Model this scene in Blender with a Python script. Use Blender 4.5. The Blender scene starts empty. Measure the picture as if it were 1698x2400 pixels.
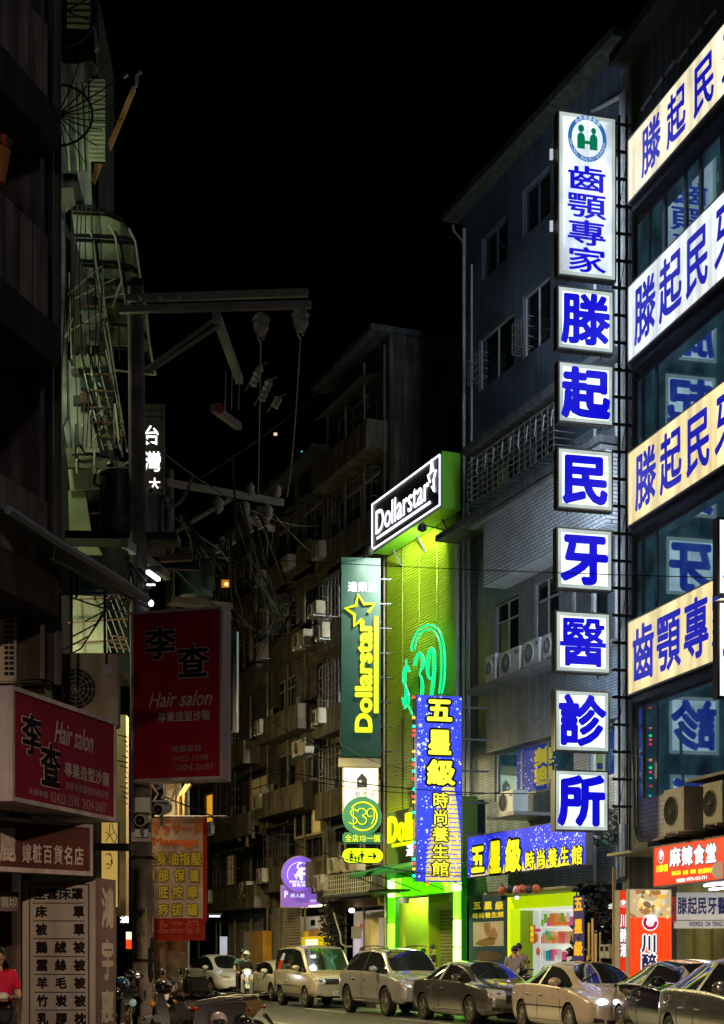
import bpy, bmesh, math, random
from mathutils import Vector, Matrix
from mathutils.bvhtree import BVHTree
random.seed(7)
S = bpy.context.scene
COL = S.collection
# ---------------------------------------------------------------- camera, sky, exposure
F_PX, CX, HY, HC = 3600.0, 849.0, 2243.0, 1.5
cam = bpy.data.cameras.new("camera")
cam.sensor_fit = 'VERTICAL'; cam.sensor_height = 24.0; cam.lens = 24.0 * F_PX / 2400.0
cam.shift_y = (HY - 1200.0) / 2400.0
cam.clip_start = 0.1; cam.clip_end = 2000
cam_o = bpy.data.objects.new("camera", cam); COL.objects.link(cam_o)
cam_o.location = (0, 0, HC); cam_o.rotation_euler = (math.radians(90), 0, 0)
S.camera = cam_o
W = bpy.data.worlds.new("World"); S.world = W; W.use_nodes = True
wn = W.node_tree.nodes; wl = W.node_tree.links
sky = wn.new('ShaderNodeTexSky'); sky.sky_type = 'NISHITA'; sky.sun_disc = False
sky.sun_elevation = math.radians(4); sky.sun_rotation = math.radians(200)
wn['Background'].inputs[1].default_value = 0.00004
wl.new(sky.outputs[0], wn['Background'].inputs[0])
S.view_settings.view_transform = 'Standard'; S.view_settings.look = 'None'
S.view_settings.exposure = 0.0; S.view_settings.gamma = 1.0; S.view_settings.use_curve_mapping = False
S.render.engine = 'CYCLES'
S.cycles.use_denoising = True
S.cycles.max_bounces = 5; S.cycles.diffuse_bounces = 3; S.cycles.glossy_bounces = 4
S.cycles.sample_clamp_indirect = 3.0; S.cycles.sample_clamp_direct = 12.0
S.cycles.caustics_reflective = False; S.cycles.caustics_refractive = False
try: S.cycles.use_light_tree = True
except Exception: pass

# ---------------------------------------------------------------- helpers: materials
MATS = {}
def M(name, rgb=(.5, .5, .5), rough=.6, metal=0.0, emit=None, es=0.0, noise=0.25, ns=2.0, bump=0.0, bs=25.0, spec=.5, brick=None, coat=0.0, evar=0.0, estripe=None, stain=0.0):
    if name in MATS: return MATS[name]
    m = bpy.data.materials.new(name); m.use_nodes = True
    nt = m.node_tree; N = nt.nodes; L = nt.links
    b = N['Principled BSDF']
    b.inputs['Roughness'].default_value = rough; b.inputs['Metallic'].default_value = metal
    b.inputs['Specular IOR Level'].default_value = min(spec, .2) if (rough >= .6 and not coat) else spec
    if coat: b.inputs['Coat Weight'].default_value = coat; b.inputs['Coat Roughness'].default_value = .03
    tc = N.new('ShaderNodeTexCoord')
    def noise_tex(scale, detail=5, stretch=None):
        t = N.new('ShaderNodeTexNoise'); t.inputs['Scale'].default_value = scale; t.inputs['Detail'].default_value = detail
        if stretch:
            mp = N.new('ShaderNodeMapping'); mp.inputs['Scale'].default_value = stretch
            L.new(tc.outputs['Object'], mp.inputs[0]); L.new(mp.outputs[0], t.inputs['Vector'])
        else: L.new(tc.outputs['Object'], t.inputs['Vector'])
        return t
    col = None
    if brick:
        bw, bh, mortar, morc = brick
        t = N.new('ShaderNodeTexBrick'); t.offset = .5
        mp = N.new('ShaderNodeMapping'); mp.inputs['Rotation'].default_value = (math.radians(90), 0, 0)
        cx = N.new('ShaderNodeCombineXYZ'); sp = N.new('ShaderNodeSeparateXYZ'); ad = N.new('ShaderNodeMath')
        ad.operation = 'ADD'; L.new(tc.outputs['Object'], sp.inputs[0]); L.new(sp.outputs[0], ad.inputs[0])
        sb = N.new('ShaderNodeMath'); sb.operation = 'MULTIPLY'; sb.inputs[1].default_value = -1.0
        L.new(sp.outputs[1], sb.inputs[0]); L.new(sb.outputs[0], ad.inputs[1])
        L.new(ad.outputs[0], cx.inputs[0]); L.new(sp.outputs[2], cx.inputs[1]); L.new(cx.outputs[0], t.inputs['Vector'])
        t.inputs['Color1'].default_value = (*[c * 1.1 for c in rgb], 1); t.inputs['Color2'].default_value = (*[c * .85 for c in rgb], 1)
        t.inputs['Mortar'].default_value = (*morc, 1); t.inputs['Scale'].default_value = 1.0
        t.inputs['Mortar Size'].default_value = mortar; t.inputs['Brick Width'].default_value = bw; t.inputs['Row Height'].default_value = bh
        col = t.outputs['Color']
        bp = N.new('ShaderNodeBump'); bp.inputs['Strength'].default_value = .6; bp.inputs['Distance'].default_value = .01; bp.invert = True
        L.new(t.outputs['Fac'], bp.inputs['Height']); L.new(bp.outputs[0], b.inputs['Normal'])
    if noise > 0:
        t = noise_tex(ns); r = N.new('ShaderNodeMapRange')
        r.inputs['From Min'].default_value = .3; r.inputs['From Max'].default_value = .7
        r.inputs['To Min'].default_value = 1 - noise; r.inputs['To Max'].default_value = 1 + noise * .6
        L.new(t.outputs['Fac'], r.inputs['Value'])
        mx = N.new('ShaderNodeVectorMath'); mx.operation = 'SCALE'
        if col: L.new(col, mx.inputs[0])
        else: mx.inputs[0].default_value = rgb
        L.new(r.outputs[0], mx.inputs['Scale']); col = mx.outputs[0]
        if rough > .1:
            rr = N.new('ShaderNodeMapRange'); rr.inputs['To Min'].default_value = rough * .75; rr.inputs['To Max'].default_value = min(1, rough * 1.25)
            L.new(t.outputs['Fac'], rr.inputs['Value']); L.new(rr.outputs[0], b.inputs['Roughness'])
    if stain > 0:   # vertical weather streaks
        t = noise_tex(1.0, 6, (5.0, 5.0, .35)); r = N.new('ShaderNodeMapRange')
        r.inputs['From Min'].default_value = .42; r.inputs['From Max'].default_value = .62
        r.inputs['To Min'].default_value = 1 - stain; r.inputs['To Max'].default_value = 1
        L.new(t.outputs['Fac'], r.inputs['Value'])
        mx = N.new('ShaderNodeVectorMath'); mx.operation = 'SCALE'
        if col: L.new(col, mx.inputs[0])
        else: mx.inputs[0].default_value = rgb
        L.new(r.outputs[0], mx.inputs['Scale']); col = mx.outputs[0]
    if col: L.new(col, b.inputs['Base Color'])
    else: b.inputs['Base Color'].default_value = (*rgb, 1)
    if bump and not brick:
        t = noise_tex(bs, 3); bp = N.new('ShaderNodeBump'); bp.inputs['Strength'].default_value = bump; bp.inputs['Distance'].default_value = .02
        L.new(t.outputs['Fac'], bp.inputs['Height']); L.new(bp.outputs[0], b.inputs['Normal'])
    if emit:
        b.inputs['Emission Color'].default_value = (*emit, 1); b.inputs['Emission Strength'].default_value = es
        if evar or estripe:
            val = None
            if evar:
                t = noise_tex(1.3, 3); r = N.new('ShaderNodeMapRange'); r.inputs['From Min'].default_value = .3; r.inputs['From Max'].default_value = .7
                r.inputs['To Min'].default_value = es * (1 - evar); r.inputs['To Max'].default_value = es * (1 + evar * .4)
                L.new(t.outputs['Fac'], r.inputs['Value']); val = r.outputs[0]
            if estripe:   # uneven glow of the tubes behind the face, put into emission as stretched noise
                t = noise_tex(1.0, 4, estripe); r = N.new('ShaderNodeMapRange'); r.inputs['From Min'].default_value = .35; r.inputs['From Max'].default_value = .65
                r.inputs['To Min'].default_value = .62; r.inputs['To Max'].default_value = 1.1
                L.new(t.outputs['Fac'], r.inputs['Value'])
                mu = N.new('ShaderNodeMath'); mu.operation = 'MULTIPLY'; L.new(r.outputs[0], mu.inputs[1])
                if val: L.new(val, mu.inputs[0])
                else: mu.inputs[0].default_value = es
                val = mu.outputs[0]
            L.new(val, b.inputs['Emission Strength'])
    MATS[name] = m; return m

# ---------------------------------------------------------------- helpers: frames
Z = Vector((0, 0, 1))
CAM = Vector((0, 0, HC))
def ray(px, py): return Vector(((px - CX) / F_PX, 1.0, (HY - py) / F_PX))
def pt(px, py, Y): return CAM + ray(px, py) * Y
class Fr:
    """vertical plane: O point, u horizontal unit (to the right), n horizontal unit towards the viewer"""
    def __init__(s, O, u):
        s.O = Vector(O); s.u = Vector((u[0], u[1], 0)).normalized()
        s.n = Vector((s.u.y, -s.u.x, 0))
        if s.n.y > 0: s.n = -s.n
    def P(s, u, z, w=0.0): return Vector((s.O.x, s.O.y, 0)) + s.u * u + s.n * w + Z * z
    def uz(s, px, py, w=0.0):
        d = ray(px, py); t = ((s.O + s.n * w) - CAM).dot(s.n) / d.dot(s.n); p = CAM + d * t
        return (p - s.O).dot(s.u), p.z
    def U(s, px, w=0.0): return s.uz(px, HY, w)[0]
    def ZZ(s, px, py, w=0.0): return s.uz(px, py, w)[1]
def vp(X, Y, vx):        # frame through (X,Y) whose horizontals vanish at px=vx (left), right end nearer
    d = Vector(((vx - CX) / F_PX, 1, 0)).normalized(); return Fr((X, Y, 0), -d if vx < CX else d)
def face(px, Y, slope=0.0):   # frame facing the camera at column px; slope = depth gained per metre to the right
    return Fr(((px - CX) / F_PX * Y, Y, 0), (1, slope))

# ---------------------------------------------------------------- helpers: mesh builder
class MB:
    def __init__(s): s.v = []; s.f = []
    def add(s, vs, fs):
        b = len(s.v); s.v += [tuple(v) for v in vs]; s.f += [tuple(i + b for i in f) for f in fs]; return s
    def box(s, fr, u0, u1, z0, z1, w0, w1):
        if u0 > u1: u0, u1 = u1, u0
        if z0 > z1: z0, z1 = z1, z0
        if w0 > w1: w0, w1 = w1, w0
        vs = [fr.P(u, z, w) for w in (w0, w1) for z in (z0, z1) for u in (u0, u1)]
        return s.add(vs, [(0, 2, 3, 1), (4, 5, 7, 6), (0, 1, 5, 4), (2, 6, 7, 3), (0, 4, 6, 2), (1, 3, 7, 5)])
    def quad(s, a, b, c, d): return s.add([a, b, c, d], [(0, 1, 2, 3)])
    def poly(s, fr, pts, w0, w1):
        n = len(pts); vs = [fr.P(u, z, w0) for u, z in pts] + [fr.P(u, z, w1) for u, z in pts]
        return s.add(vs, [tuple(range(n))[::-1], tuple(range(n, 2 * n))] + [(i, (i + 1) % n, n + (i + 1) % n, n + i) for i in range(n)])
    def tube(s, pts, r, seg=6, r2=None, cap=True):
        pts = [Vector(p) for p in pts]; n = len(pts); rings = []
        a = None
        for i, p in enumerate(pts):
            d = (pts[min(i + 1, n - 1)] - pts[max(i - 1, 0)])
            d = d.normalized() if d.length > 1e-9 else Z
            if a is None: a = d.orthogonal().normalized()
            else:
                a = (a - d * a.dot(d)); a = a.normalized() if a.length > 1e-6 else d.orthogonal().normalized()
            b = d.cross(a); rr = r if r2 is None else r + (r2 - r) * i / max(1, n - 1)
            rings.append([p + (a * math.cos(t) + b * math.sin(t)) * rr for t in [2 * math.pi * k / seg for k in range(seg)]])
        vs = [v for rg in rings for v in rg]; fs = []
        for i in range(n - 1):
            for k in range(seg):
                k2 = (k + 1) % seg; fs.append((i * seg + k, i * seg + k2, (i + 1) * seg + k2, (i + 1) * seg + k))
        if cap: fs += [tuple(range(seg))[::-1], tuple(range((n - 1) * seg, n * seg))]
        return s.add(vs, fs)
    def lathe(s, base, axis, prof, seg=16):
        base = Vector(base); ax = Vector(axis).normalized(); a = ax.orthogonal().normalized(); b = ax.cross(a); vs = []; fs = []
        for r, h in prof:
            vs += [base + ax * h + (a * math.cos(t) + b * math.sin(t)) * max(r, 1e-4) for t in [2 * math.pi * k / seg for k in range(seg)]]
        for i in range(len(prof) - 1):
            for k in range(seg):
                k2 = (k + 1) % seg; fs.append((i * seg + k, i * seg + k2, (i + 1) * seg + k2, (i + 1) * seg + k))
        fs += [tuple(range(seg))[::-1], tuple(range((len(prof) - 1) * seg, len(prof) * seg))]
        return s.add(vs, fs)
    def ell(s, c, r, rot=None, nu=12, nv=8, lo=-1.0, hi=1.0):
        c = Vector(c); vs = []; fs = []
        for j in range(nv + 1):
            th = -math.pi / 2 + math.pi * ((lo + 1) / 2 + (hi - lo) / 2 * j / nv)
            for k in range(nu):
                ph = 2 * math.pi * k / nu
                p = Vector((r[0] * math.cos(th) * math.cos(ph), r[1] * math.cos(th) * math.sin(ph), r[2] * math.sin(th)))
                if rot: p = rot @ p
                vs.append(c + p)
        for j in range(nv):
            for k in range(nu):
                k2 = (k + 1) % nu; fs.append((j * nu + k, j * nu + k2, (j + 1) * nu + k2, (j + 1) * nu + k))
        return s.add(vs, fs)
    def build(s, name, mat, parent=None, smooth=False, bevel=0.0, kind=None, label=None):
        me = bpy.data.meshes.new(name)
        off = wloc(parent)
        me.from_pydata([(v[0] - off.x, v[1] - off.y, v[2] - off.z) for v in s.v], [], s.f)
        if bevel:
            bm = bmesh.new(); bm.from_mesh(me); bmesh.ops.recalc_face_normals(bm, faces=bm.faces)
            bmesh.ops.bevel(bm, geom=[e for e in bm.edges if len(e.link_faces) == 2 and e.calc_face_angle(0) > .6], offset=bevel, segments=2, affect='EDGES', clamp_overlap=True)
            bm.to_mesh(me); bm.free()
        me.materials.append(mat); me.update()
        if smooth:
            me.polygons.foreach_set('use_smooth', [True] * len(me.polygons))
            try: me.set_sharp_from_angle(angle=math.radians(40))
            except Exception: pass
        o = bpy.data.objects.new(name, me); COL.objects.link(o)
        if parent is not None: o.parent = parent
        if kind: o['kind'] = kind
        if label: o['label'] = label
        return o
def wloc(o):
    p = Vector((0, 0, 0))
    while o is not None: p += o.location; o = o.parent
    return p
def thing(name, label, cat, loc=(0, 0, 0), group=None):
    o = bpy.data.objects.new(name, None); COL.objects.link(o); o.location = loc
    o['label'] = label; o['category'] = cat
    if group: o['group'] = group
    o.empty_display_size = .2
    return o
def tag(o, label, cat, group=None):
    o['label'] = label; o['category'] = cat
    if group: o['group'] = group
    return o
def copy_tree(o, parent=None):
    c = o.copy(); COL.objects.link(c); c.parent = parent
    for ch in list(o.children): copy_tree(ch, c)
    return c
def BX(name, mat, parent, fr, u0, u1, z0, z1, w0, w1, bevel=0.0, label=None):
    return MB().box(fr, u0, u1, z0, z1, w0, w1).build(name, mat, parent, bevel=bevel, label=label)

# ---------------------------------------------------------------- helpers: lettering
GL = {}
def glyph(ch, shear=0.0):
    key = (ch, shear)
    if key in GL: return GL[key]
    c = bpy.data.curves.new('glyph', 'FONT'); c.body = ch; c.resolution_u = 3; c.shear = shear
    o = bpy.data.objects.new('glyph', c); COL.objects.link(o)
    me = o.evaluated_get(bpy.context.evaluated_depsgraph_get()).to_mesh()
    vs = [(v.co.x, v.co.y) for v in me.vertices]; fs = [tuple(p.vertices) for p in me.polygons]
    COL.objects.unlink(o); bpy.data.objects.remove(o); bpy.data.curves.remove(c)
    GL[key] = (vs, fs); return GL[key]
def put_glyph(mb, g, fr, u0, z0, su, sz, w, bold, k, rot=False, depth=0.0, ox=0.0, oy=0.0):
    vs, fs = g
    offs = [(0, 0)] + [(bold * math.cos(2 * math.pi * i / k), bold * math.sin(2 * math.pi * i / k)) for i in range(k)] if bold > 0 else [(0, 0)]
    bd = None
    if depth:
        cnt = {}
        for f in fs:
            for a, b in zip(f, f[1:] + f[:1]):
                e = (min(a, b), max(a, b)); cnt[e] = cnt.get(e, 0) + 1
        bd = [e for e, c in cnt.items() if c == 1]
    for i, (dx, dy) in enumerate(offs):
        ww = w + i * 0.0004
        def pl(x, y, wq):
            x = x + dx - ox; y = y + dy - oy
            if rot: return fr.P(u0 - y * su, z0 + x * sz, wq)
            return fr.P(u0 + x * su, z0 + y * sz, wq)
        mb.add([pl(x, y, ww) for x, y in vs], fs)
        if depth:
            mb.add([p for a, b in bd for p in (pl(*vs[a], ww), pl(*vs[b], ww), pl(*vs[b], ww - depth), pl(*vs[a], ww - depth))], [(4 * j, 4 * j + 1, 4 * j + 2, 4 * j + 3) for j in range(len(bd))])
def cjk(text, fr, rect, w, mat, parent, bold=.035, k=10, vertical=False, split=True, fill=.96, name='character', depth=0.0):
    """one cell per character; rect = (u0,u1,z0,z1)"""
    u0, u1, z0, z1 = rect; n = len(text); out = []; mb = MB()
    for i, ch in enumerate(text):
        if vertical: a, b, c, d = u0, u1, z1 - (z1 - z0) * (i + 1) / n, z1 - (z1 - z0) * i / n
        else: a, b, c, d = u0 + (u1 - u0) * i / n, u0 + (u1 - u0) * (i + 1) / n, z0, z1
        if ch in ' \u3000': continue
        g = glyph(ch); m = 1 - fill
        su = (b - a) * fill; sz = (d - c) * fill
        if split: mb = MB()
        put_glyph(mb, g, fr, a + (b - a) * m / 2 + su * .5, c + (d - c) * m / 2 + sz * .5, su, sz, w, bold, k, False, depth, .5, .37)
        if split: out.append(mb.build(name, mat, parent))
    if not split: out.append(mb.build(name, mat, parent))
    return out
def latin(text, fr, rect, w, mat, parent, bold=.02, k=8, rot=False, depth=0.0, shear=0.0, name='lettering'):
    g = glyph(text, shear); xs = [v[0] for v in g[0]]; ys = [v[1] for v in g[0]]
    x0, x1, y0, y1 = min(xs) - bold, max(xs) + bold, min(ys) - bold, max(ys) + bold
    a, b, c, d = rect; mb = MB()
    if rot: put_glyph(mb, g, fr, b, c, (b - a) / (y1 - y0), (d - c) / (x1 - x0), w, bold, k, True, depth, x0, y0)
    else: put_glyph(mb, g, fr, a, c, (b - a) / (x1 - x0), (d - c) / (y1 - y0), w, bold, k, False, depth, x0, y0)
    return mb.build(name, mat, parent)
def sign_box(name, label, fr, u0, u1, z0, z1, w0, w1, fmat, emat, bead=.05, group=None, cat='sign', back=None, rear=False):
    """box-shaped sign: frame_rim, side casing and a face panel"""
    t = thing(name, label, cat, fr.P((u0 + u1) / 2, z0, (w0 + w1) / 2), group)
    BX('casing', emat, t, fr, u0, u1, z0, z1, w0, w1 - .02)
    BX('face_panel', fmat, t, fr, u0 + bead, u1 - bead, z0 + bead, z1 - bead, w1 - .019, w1)
    m = MB()
    m.box(fr, u0, u1, z1 - bead, z1, w1 - .019, w1 + .012).box(fr, u0, u1, z0, z0 + bead, w1 - .019, w1 + .012)
    m.box(fr, u0, u0 + bead, z0 + bead, z1 - bead, w1 - .019, w1 + .012).box(fr, u1 - bead, u1, z0 + bead, z1 - bead, w1 - .019, w1 + .012)
    m.build('rim', back or emat, t)
    if rear:
        m = MB(); q = .085; a_, b_, c_, d_ = u0 + bead, u1 - bead, z0 + bead, z1 - bead
        m.box(fr, a_, b_, d_ - q, d_, w1 - .001, w1 + .0015).box(fr, a_, b_, c_, c_ + q, w1 - .001, w1 + .0015).box(fr, a_, a_ + q, c_ + q, d_ - q, w1 - .001, w1 + .0015).box(fr, b_ - q, b_, c_ + q, d_ - q, w1 - .001, w1 + .0015)
        m.build('edge_falloff', M('sign_edge_falloff', (.6, .65, .6), .4, noise=.2, emit=(.50, .60, .56), es=1.0, evar=.35), t)  # dimmer strip stands in for the backlight fading towards the edges
        BX('panel_seam', M('seam_grey', (.3, .32, .32), .5, noise=.3, emit=(.5, .55, .56), es=.9), t, fr, (a_ + b_) / 2 - .006, (a_ + b_) / 2 + .006, c_, d_, w1 - .001, w1 + .0017)
        for k_ in range(2): MB().tube([fr.P(u0 + (u1 - u0) * (.2 + .6 * k_), z0 - .005, w1 - .08), fr.P(u0 + (u1 - u0) * (.2 + .6 * k_), z0 - .10, w1 - .10)], .012, 5).build('drain_stub', emat, t)
        BX('rear_panel', M('sign_rear_face', (.7, .75, .8), .4, noise=0, emit=(.72, .86, 1.0), es=10), t, fr, u0 + bead, u1 - bead, z0 + bead, z1 - bead, w0 - .004, w0 - .001)  # unseen rear face, glow raised to light the wall behind the column
    return t
def ac_unit(label, fr, u0, z0, su=.8, sz=.6, dw=.3, w0=.05, mat=None, group='air conditioner outdoor units', grille=None):
    t = thing('air_conditioner', label, 'air conditioner', fr.P(u0 + su / 2, z0, w0), group)
    mat = mat or M('ac_casing', (.6, .6, .55), .5, noise=.3)
    BX('casing', mat, t, fr, u0, u0 + su, z0, z0 + sz, w0, w0 + dw, bevel=.015)
    c = fr.P(u0 + su * .36, z0 + sz * .5, w0 + dw)
    r = min(su * .33, sz * .43)
    MB().lathe(c, fr.n, [(r, -.001), (r, .012), (r * .93, .02), (r * .93, .004)], 24).build('fan_ring', mat, t, True)
    m = MB(); m.lathe(c + fr.n * .004, fr.n, [(r * .92, -.003), (r * .92, .002)], 20); m.build('fan_opening', M('dark_void', (.012, .012, .013), .8), t)
    g = MB()
    for k in range(1, 5):
        rr = r * k / 5; g.tube([c + fr.n * .016 + fr.u * rr * math.cos(a) + Z * rr * math.sin(a) for a in [2 * math.pi * i / 16 for i in range(17)]], .004, 4)
    for k in range(6):
        a = math.pi * k / 6; g.tube([c + fr.n * .02 + (fr.u * math.cos(a) + Z * math.sin(a)) * r * .92 * sg for sg in (-1, 1)], .004, 4)
    g.build('fan_guard', M('ac_guard', (.25, .25, .24), .5), t)
    BX('badge', M('ac_badge', (.05, .08, .2), .4), t, fr, u0 + su * .78, u0 + su * .92, z0 + sz * .72, z0 + sz * .86, w0 + dw, w0 + dw + .004)
    for k in range(2):
        u = u0 + su * (.15 + .6 * k)
        MB().box(fr, u, u + .05, z0 - .05, z0 - .002, -.05, w0 + dw + .05).build('bracket', M('galvanised', (.3, .31, .31), .4, .6), t)
    return t
# ---------------------------------------------------------------- planes of the street
FD = vp(6.36, 36.0, -90)         # dental clinic facade, near right
FB = vp(6.43, 37.2, -560)        # the row of facades beyond it
DARK = M('dark_void')if 'dark_void' in MATS else M('dark_void', (.012, .012, .013), .8)
STEEL = M('dark_steel', (.06, .06, .065), .5, .5)
GALV = M('galvanised', (.3, .31, .31), .4, .6)
GLASS = M('window_glass', (.09, .145, .17), .035, 1.0, noise=.12, ns=.7, spec=.8, emit=(.022, .062, .085), es=.55, evar=.7)  # dim teal room light put into the panes as emission
DGLASS = M('dark_glass', (.015, .02, .022), .06, 0, noise=.1, spec=.9)
FRAME_W = M('window_frame_pale', (.42, .42, .40), .5)
FRAME_D = M('window_frame_grey', (.14, .15, .16), .4, .4)

# ---------------------------------------------------------------- ground
asphalt = M('asphalt', (.05, .052, .048), .42, noise=.35, ns=1.2, bump=.5, bs=60)
g = MB(); g.quad((-300, -60, 0), (300, -60, 0), (300, 500, 0), (-300, 500, 0)).build('ground', M('ground_soil', (.06, .055, .05), .9), kind='structure')
# the street runs parallel to the facade row
def rowp(Y, off): # point on a line parallel to FB, off metres towards the viewer
    t = (Y - FB.O.y) / (-FB.u.y); p = FB.P(-t, 0, off); return p
ur = -FB.u
def street_quad(o0, o1, z, a=-40, b=120): return [FB.P(-a, z, o0), FB.P(-b, z, o0), FB.P(-b, z, o1), FB.P(-a, z, o1)]
MB().quad(*street_quad(2.6, 19, .004)).build('road', asphalt, kind='structure')
k = MB(); k.box(FB, -120, 40, 0, .12, -.0, 2.55); k.build('pavement', M('pavement_slab', (.16, .155, .15), .7, brick=(.4, .4, .01, (.07, .07, .07))), kind='structure')
MB().box(FB, -120, 40, 0, .14, 2.55, 2.7).build('kerb', M('kerb_stone', (.3, .3, .28), .7), kind='structure')
paint = M('road_paint', (.5, .5, .46), .6, noise=.5, ns=8)
for lab, (x0, y0, x1, y1) in {'white parking lane line beside the silver hatchback rear wheels': (715, 2363.5, 810, 2374), 'white dashed lane line at bottom centre of the green lit road': (918, 2387, 1170, 2412), 'short white road dash next to the parked scooters': (625, 2393, 690, 2404)}.items():
    def gp(x, y): Y = HC * F_PX / (y - HY); return Vector(((x - CX) / F_PX * Y, Y, .009))
    a, b = gp(x0, y0), gp(x1, y1); d = (b - a).normalized(); nn = Vector((-d.y, d.x, 0)) * .05
    o = MB().quad(a - nn, b - nn, b + nn, a + nn).build('lane_line', paint); tag(o, lab, 'road marking', 'painted road lines')

# ---------------------------------------------------------------- wall with openings
def wall(fr, u0, u1, z0, z1, ops, mat, parent, w=0.0, d=.18, name='wall', backm=None):
    us = sorted(set([u0, u1] + [min(max(x, u0), u1) for o in ops for x in (o[0], o[1])])); zs = sorted(set([z0, z1] + [min(max(x, z0), z1) for o in ops for x in (o[2], o[3])]))
    m = MB()
    for i in range(len(us) - 1):
        for j in range(len(zs) - 1):
            cu, cz = (us[i] + us[i + 1]) / 2, (zs[j] + zs[j + 1]) / 2
            if any(o[0] < cu < o[1] and o[2] < cz < o[3] for o in ops): continue
            m.quad(fr.P(us[i], zs[j], w), fr.P(us[i + 1], zs[j], w), fr.P(us[i + 1], zs[j + 1], w), fr.P(us[i], zs[j + 1], w))
    for a, b, c, e in ops:
        for p, q in (((a, c), (b, c)), ((b, c), (b, e)), ((b, e), (a, e)), ((a, e), (a, c))):
            m.quad(fr.P(*p, w), fr.P(*q, w), fr.P(*q, w - d), fr.P(*p, w - d))
    # solid back so that the wall has depth
    m.quad(fr.P(u0, z0, w), fr.P(u0, z1, w), fr.P(u0, z1, w - 6), fr.P(u0, z0, w - 6)); m.quad(fr.P(u1, z0, w), fr.P(u1, z1, w), fr.P(u1, z1, w - 6), fr.P(u1, z0, w - 6))
    m.quad(fr.P(u0, z1, w), fr.P(u1, z1, w), fr.P(u1, z1, w - 6), fr.P(u0, z1, w - 6))
    return m.build(name, mat, parent)
def window(fr, parent, u0, u1, z0, z1, w, cols=2, transom=0.0, fmat=None, gmat=None, t=.045, lit=None, bars=False):
    fm = fmat or FRAME_W; m = MB()
    m.box(fr, u0, u1, z0, z0 + t, w, w + .06).box(fr, u0, u1, z1 - t, z1, w, w + .06).box(fr, u0, u0 + t, z0 + t, z1 - t, w, w + .06).box(fr, u1 - t, u1, z0 + t, z1 - t, w, w + .06)
    zt = z1 - transom * (z1 - z0) if transom else z1 - t
    if transom: m.box(fr, u0 + t, u1 - t, zt - t, zt, w + .001, w + .057)
    for i in range(1, cols):
        uu = u0 + (u1 - u0) * i / cols; m.box(fr, uu - t / 2, uu + t / 2, z0 + t, z1 - t, w + .002, w + .055)
    win = m.build('window', fm, parent)
    for i in range(cols):
        a = u0 + (u1 - u0) * i / cols; b = u0 + (u1 - u0) * (i + 1) / cols
        for j, (c, d) in enumerate([(z0 + t, zt - (t if transom else 0))] + ([(zt, z1 - t)] if transom else [])):
            mt = gmat or DGLASS
            if lit and (i, j) in lit: mt = lit[(i, j)]
            o = MB().box(fr, a + t / 2, b - t / 2, c, d, w + .02 + .003 * i, w + .026 + .003 * i).build('pane', mt, win)
    return win
def cage(fr, parent, u0, u1, z0, z1, w0, w1, mat, nu=8, nz=5, r=.012, name='window_cage'):
    m = MB()
    for i in range(nu + 1):
        u = u0 + (u1 - u0) * i / nu; m.tube([fr.P(u, z0, w0), fr.P(u, z0, w1), fr.P(u, z1, w1), fr.P(u, z1, w0)], r, 4)
    for j in range(nz + 1):
        z = z0 + (z1 - z0) * j / nz; m.tube([fr.P(u0, z, w0), fr.P(u0, z, w1), fr.P(u1, z, w1), fr.P(u1, z, w0)], r, 4)
    return m.build(name, mat, parent)

# ================================================================ dental clinic building (right)
BLUE = M('sign_blue', (.01, .01, .35), .4, noise=0, emit=(.004, .003, .62), es=1.0)
BLUE2 = M('sign_blue_dull', (.01, .012, .1), .4, noise=0, emit=(.010, .010, .42), es=1.0)
SIGN_W = M('sign_face_white', (.7, .75, .75), .4, noise=0, emit=(.80, .93, 1.0), es=2.0, evar=.5)
SIGN_WT = M('sign_face_white_tall', (.7, .73, .75), .4, noise=0, emit=(.70, .80, .92), es=1.55, evar=.45, estripe=(1.5, 1.5, .5))
SIGN_C1 = M('sign_face_cream', (.6, .55, .4), .4, noise=0, emit=(.98, .87, .60), es=1.2, evar=.25, estripe=(3, 3, .15))
SIGN_C2 = M('sign_face_greywhite', (.6, .6, .6), .4, noise=0, emit=(.84, .90, .90), es=1.2, evar=.25, estripe=(3, 3, .15))
SIGN_C3 = M('sign_face_yellow', (.6, .5, .2), .4, noise=0, emit=(1.0, .81, .40), es=1.15, evar=.22, estripe=(3, 3, .15))
SIGN_C4 = M('sign_face_lightyellow', (.6, .5, .25), .4, noise=0, emit=(1.0, .82, .40), es=1.1, evar=.2, estripe=(3, 3, .15))
SIGN_E = M('sign_casing', (.10, .09, .09), .5, .4)
SIGN_R = M('sign_rim', (.45, .47, .45), .4, .3)
DW = M('dental_wall', (.13, .14, .15), .6, stain=.5)
uL = FD.U(1478); uR = FD.U(1830)
dental = thing('clinic_building', 'dark glass fronted building with four lit strip signs, at right edge', 'building', FD.P(uL, 0))
strips = []
Wst = .42
spec = [('cream backlit strip sign, highest of the four on the right wall', 1487, 311, 1481, 469, SIGN_C1, '滕起民牙', [(1505, 1549), (1564, 1607), (1625, 1676), (1692, 1745)], BLUE2),
        ('whitish backlit strip sign second from top on the right wall', 1473, 672, 1472, 853, SIGN_C2, '滕起民牙', [(1488, 1537), (1546, 1598), (1607, 1662), (1675, 1735)], BLUE2),
        ('stained yellow strip sign third from top on the right wall', 1473, 1061, 1472, 1237, SIGN_C3, '滕起民牙', [(1490, 1538), (1548, 1598), (1608, 1666), (1676, 1735)], BLUE2),
        ('clean yellow strip sign lowest on the right wall reading tooth and jaw specialist', 1469, 1459, 1469, 1633, SIGN_C4, '齒顎專家', [(1483, 1534), (1540, 1596), (1603, 1662), (1668, 1730)], BLUE2)]
bandz = []
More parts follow.
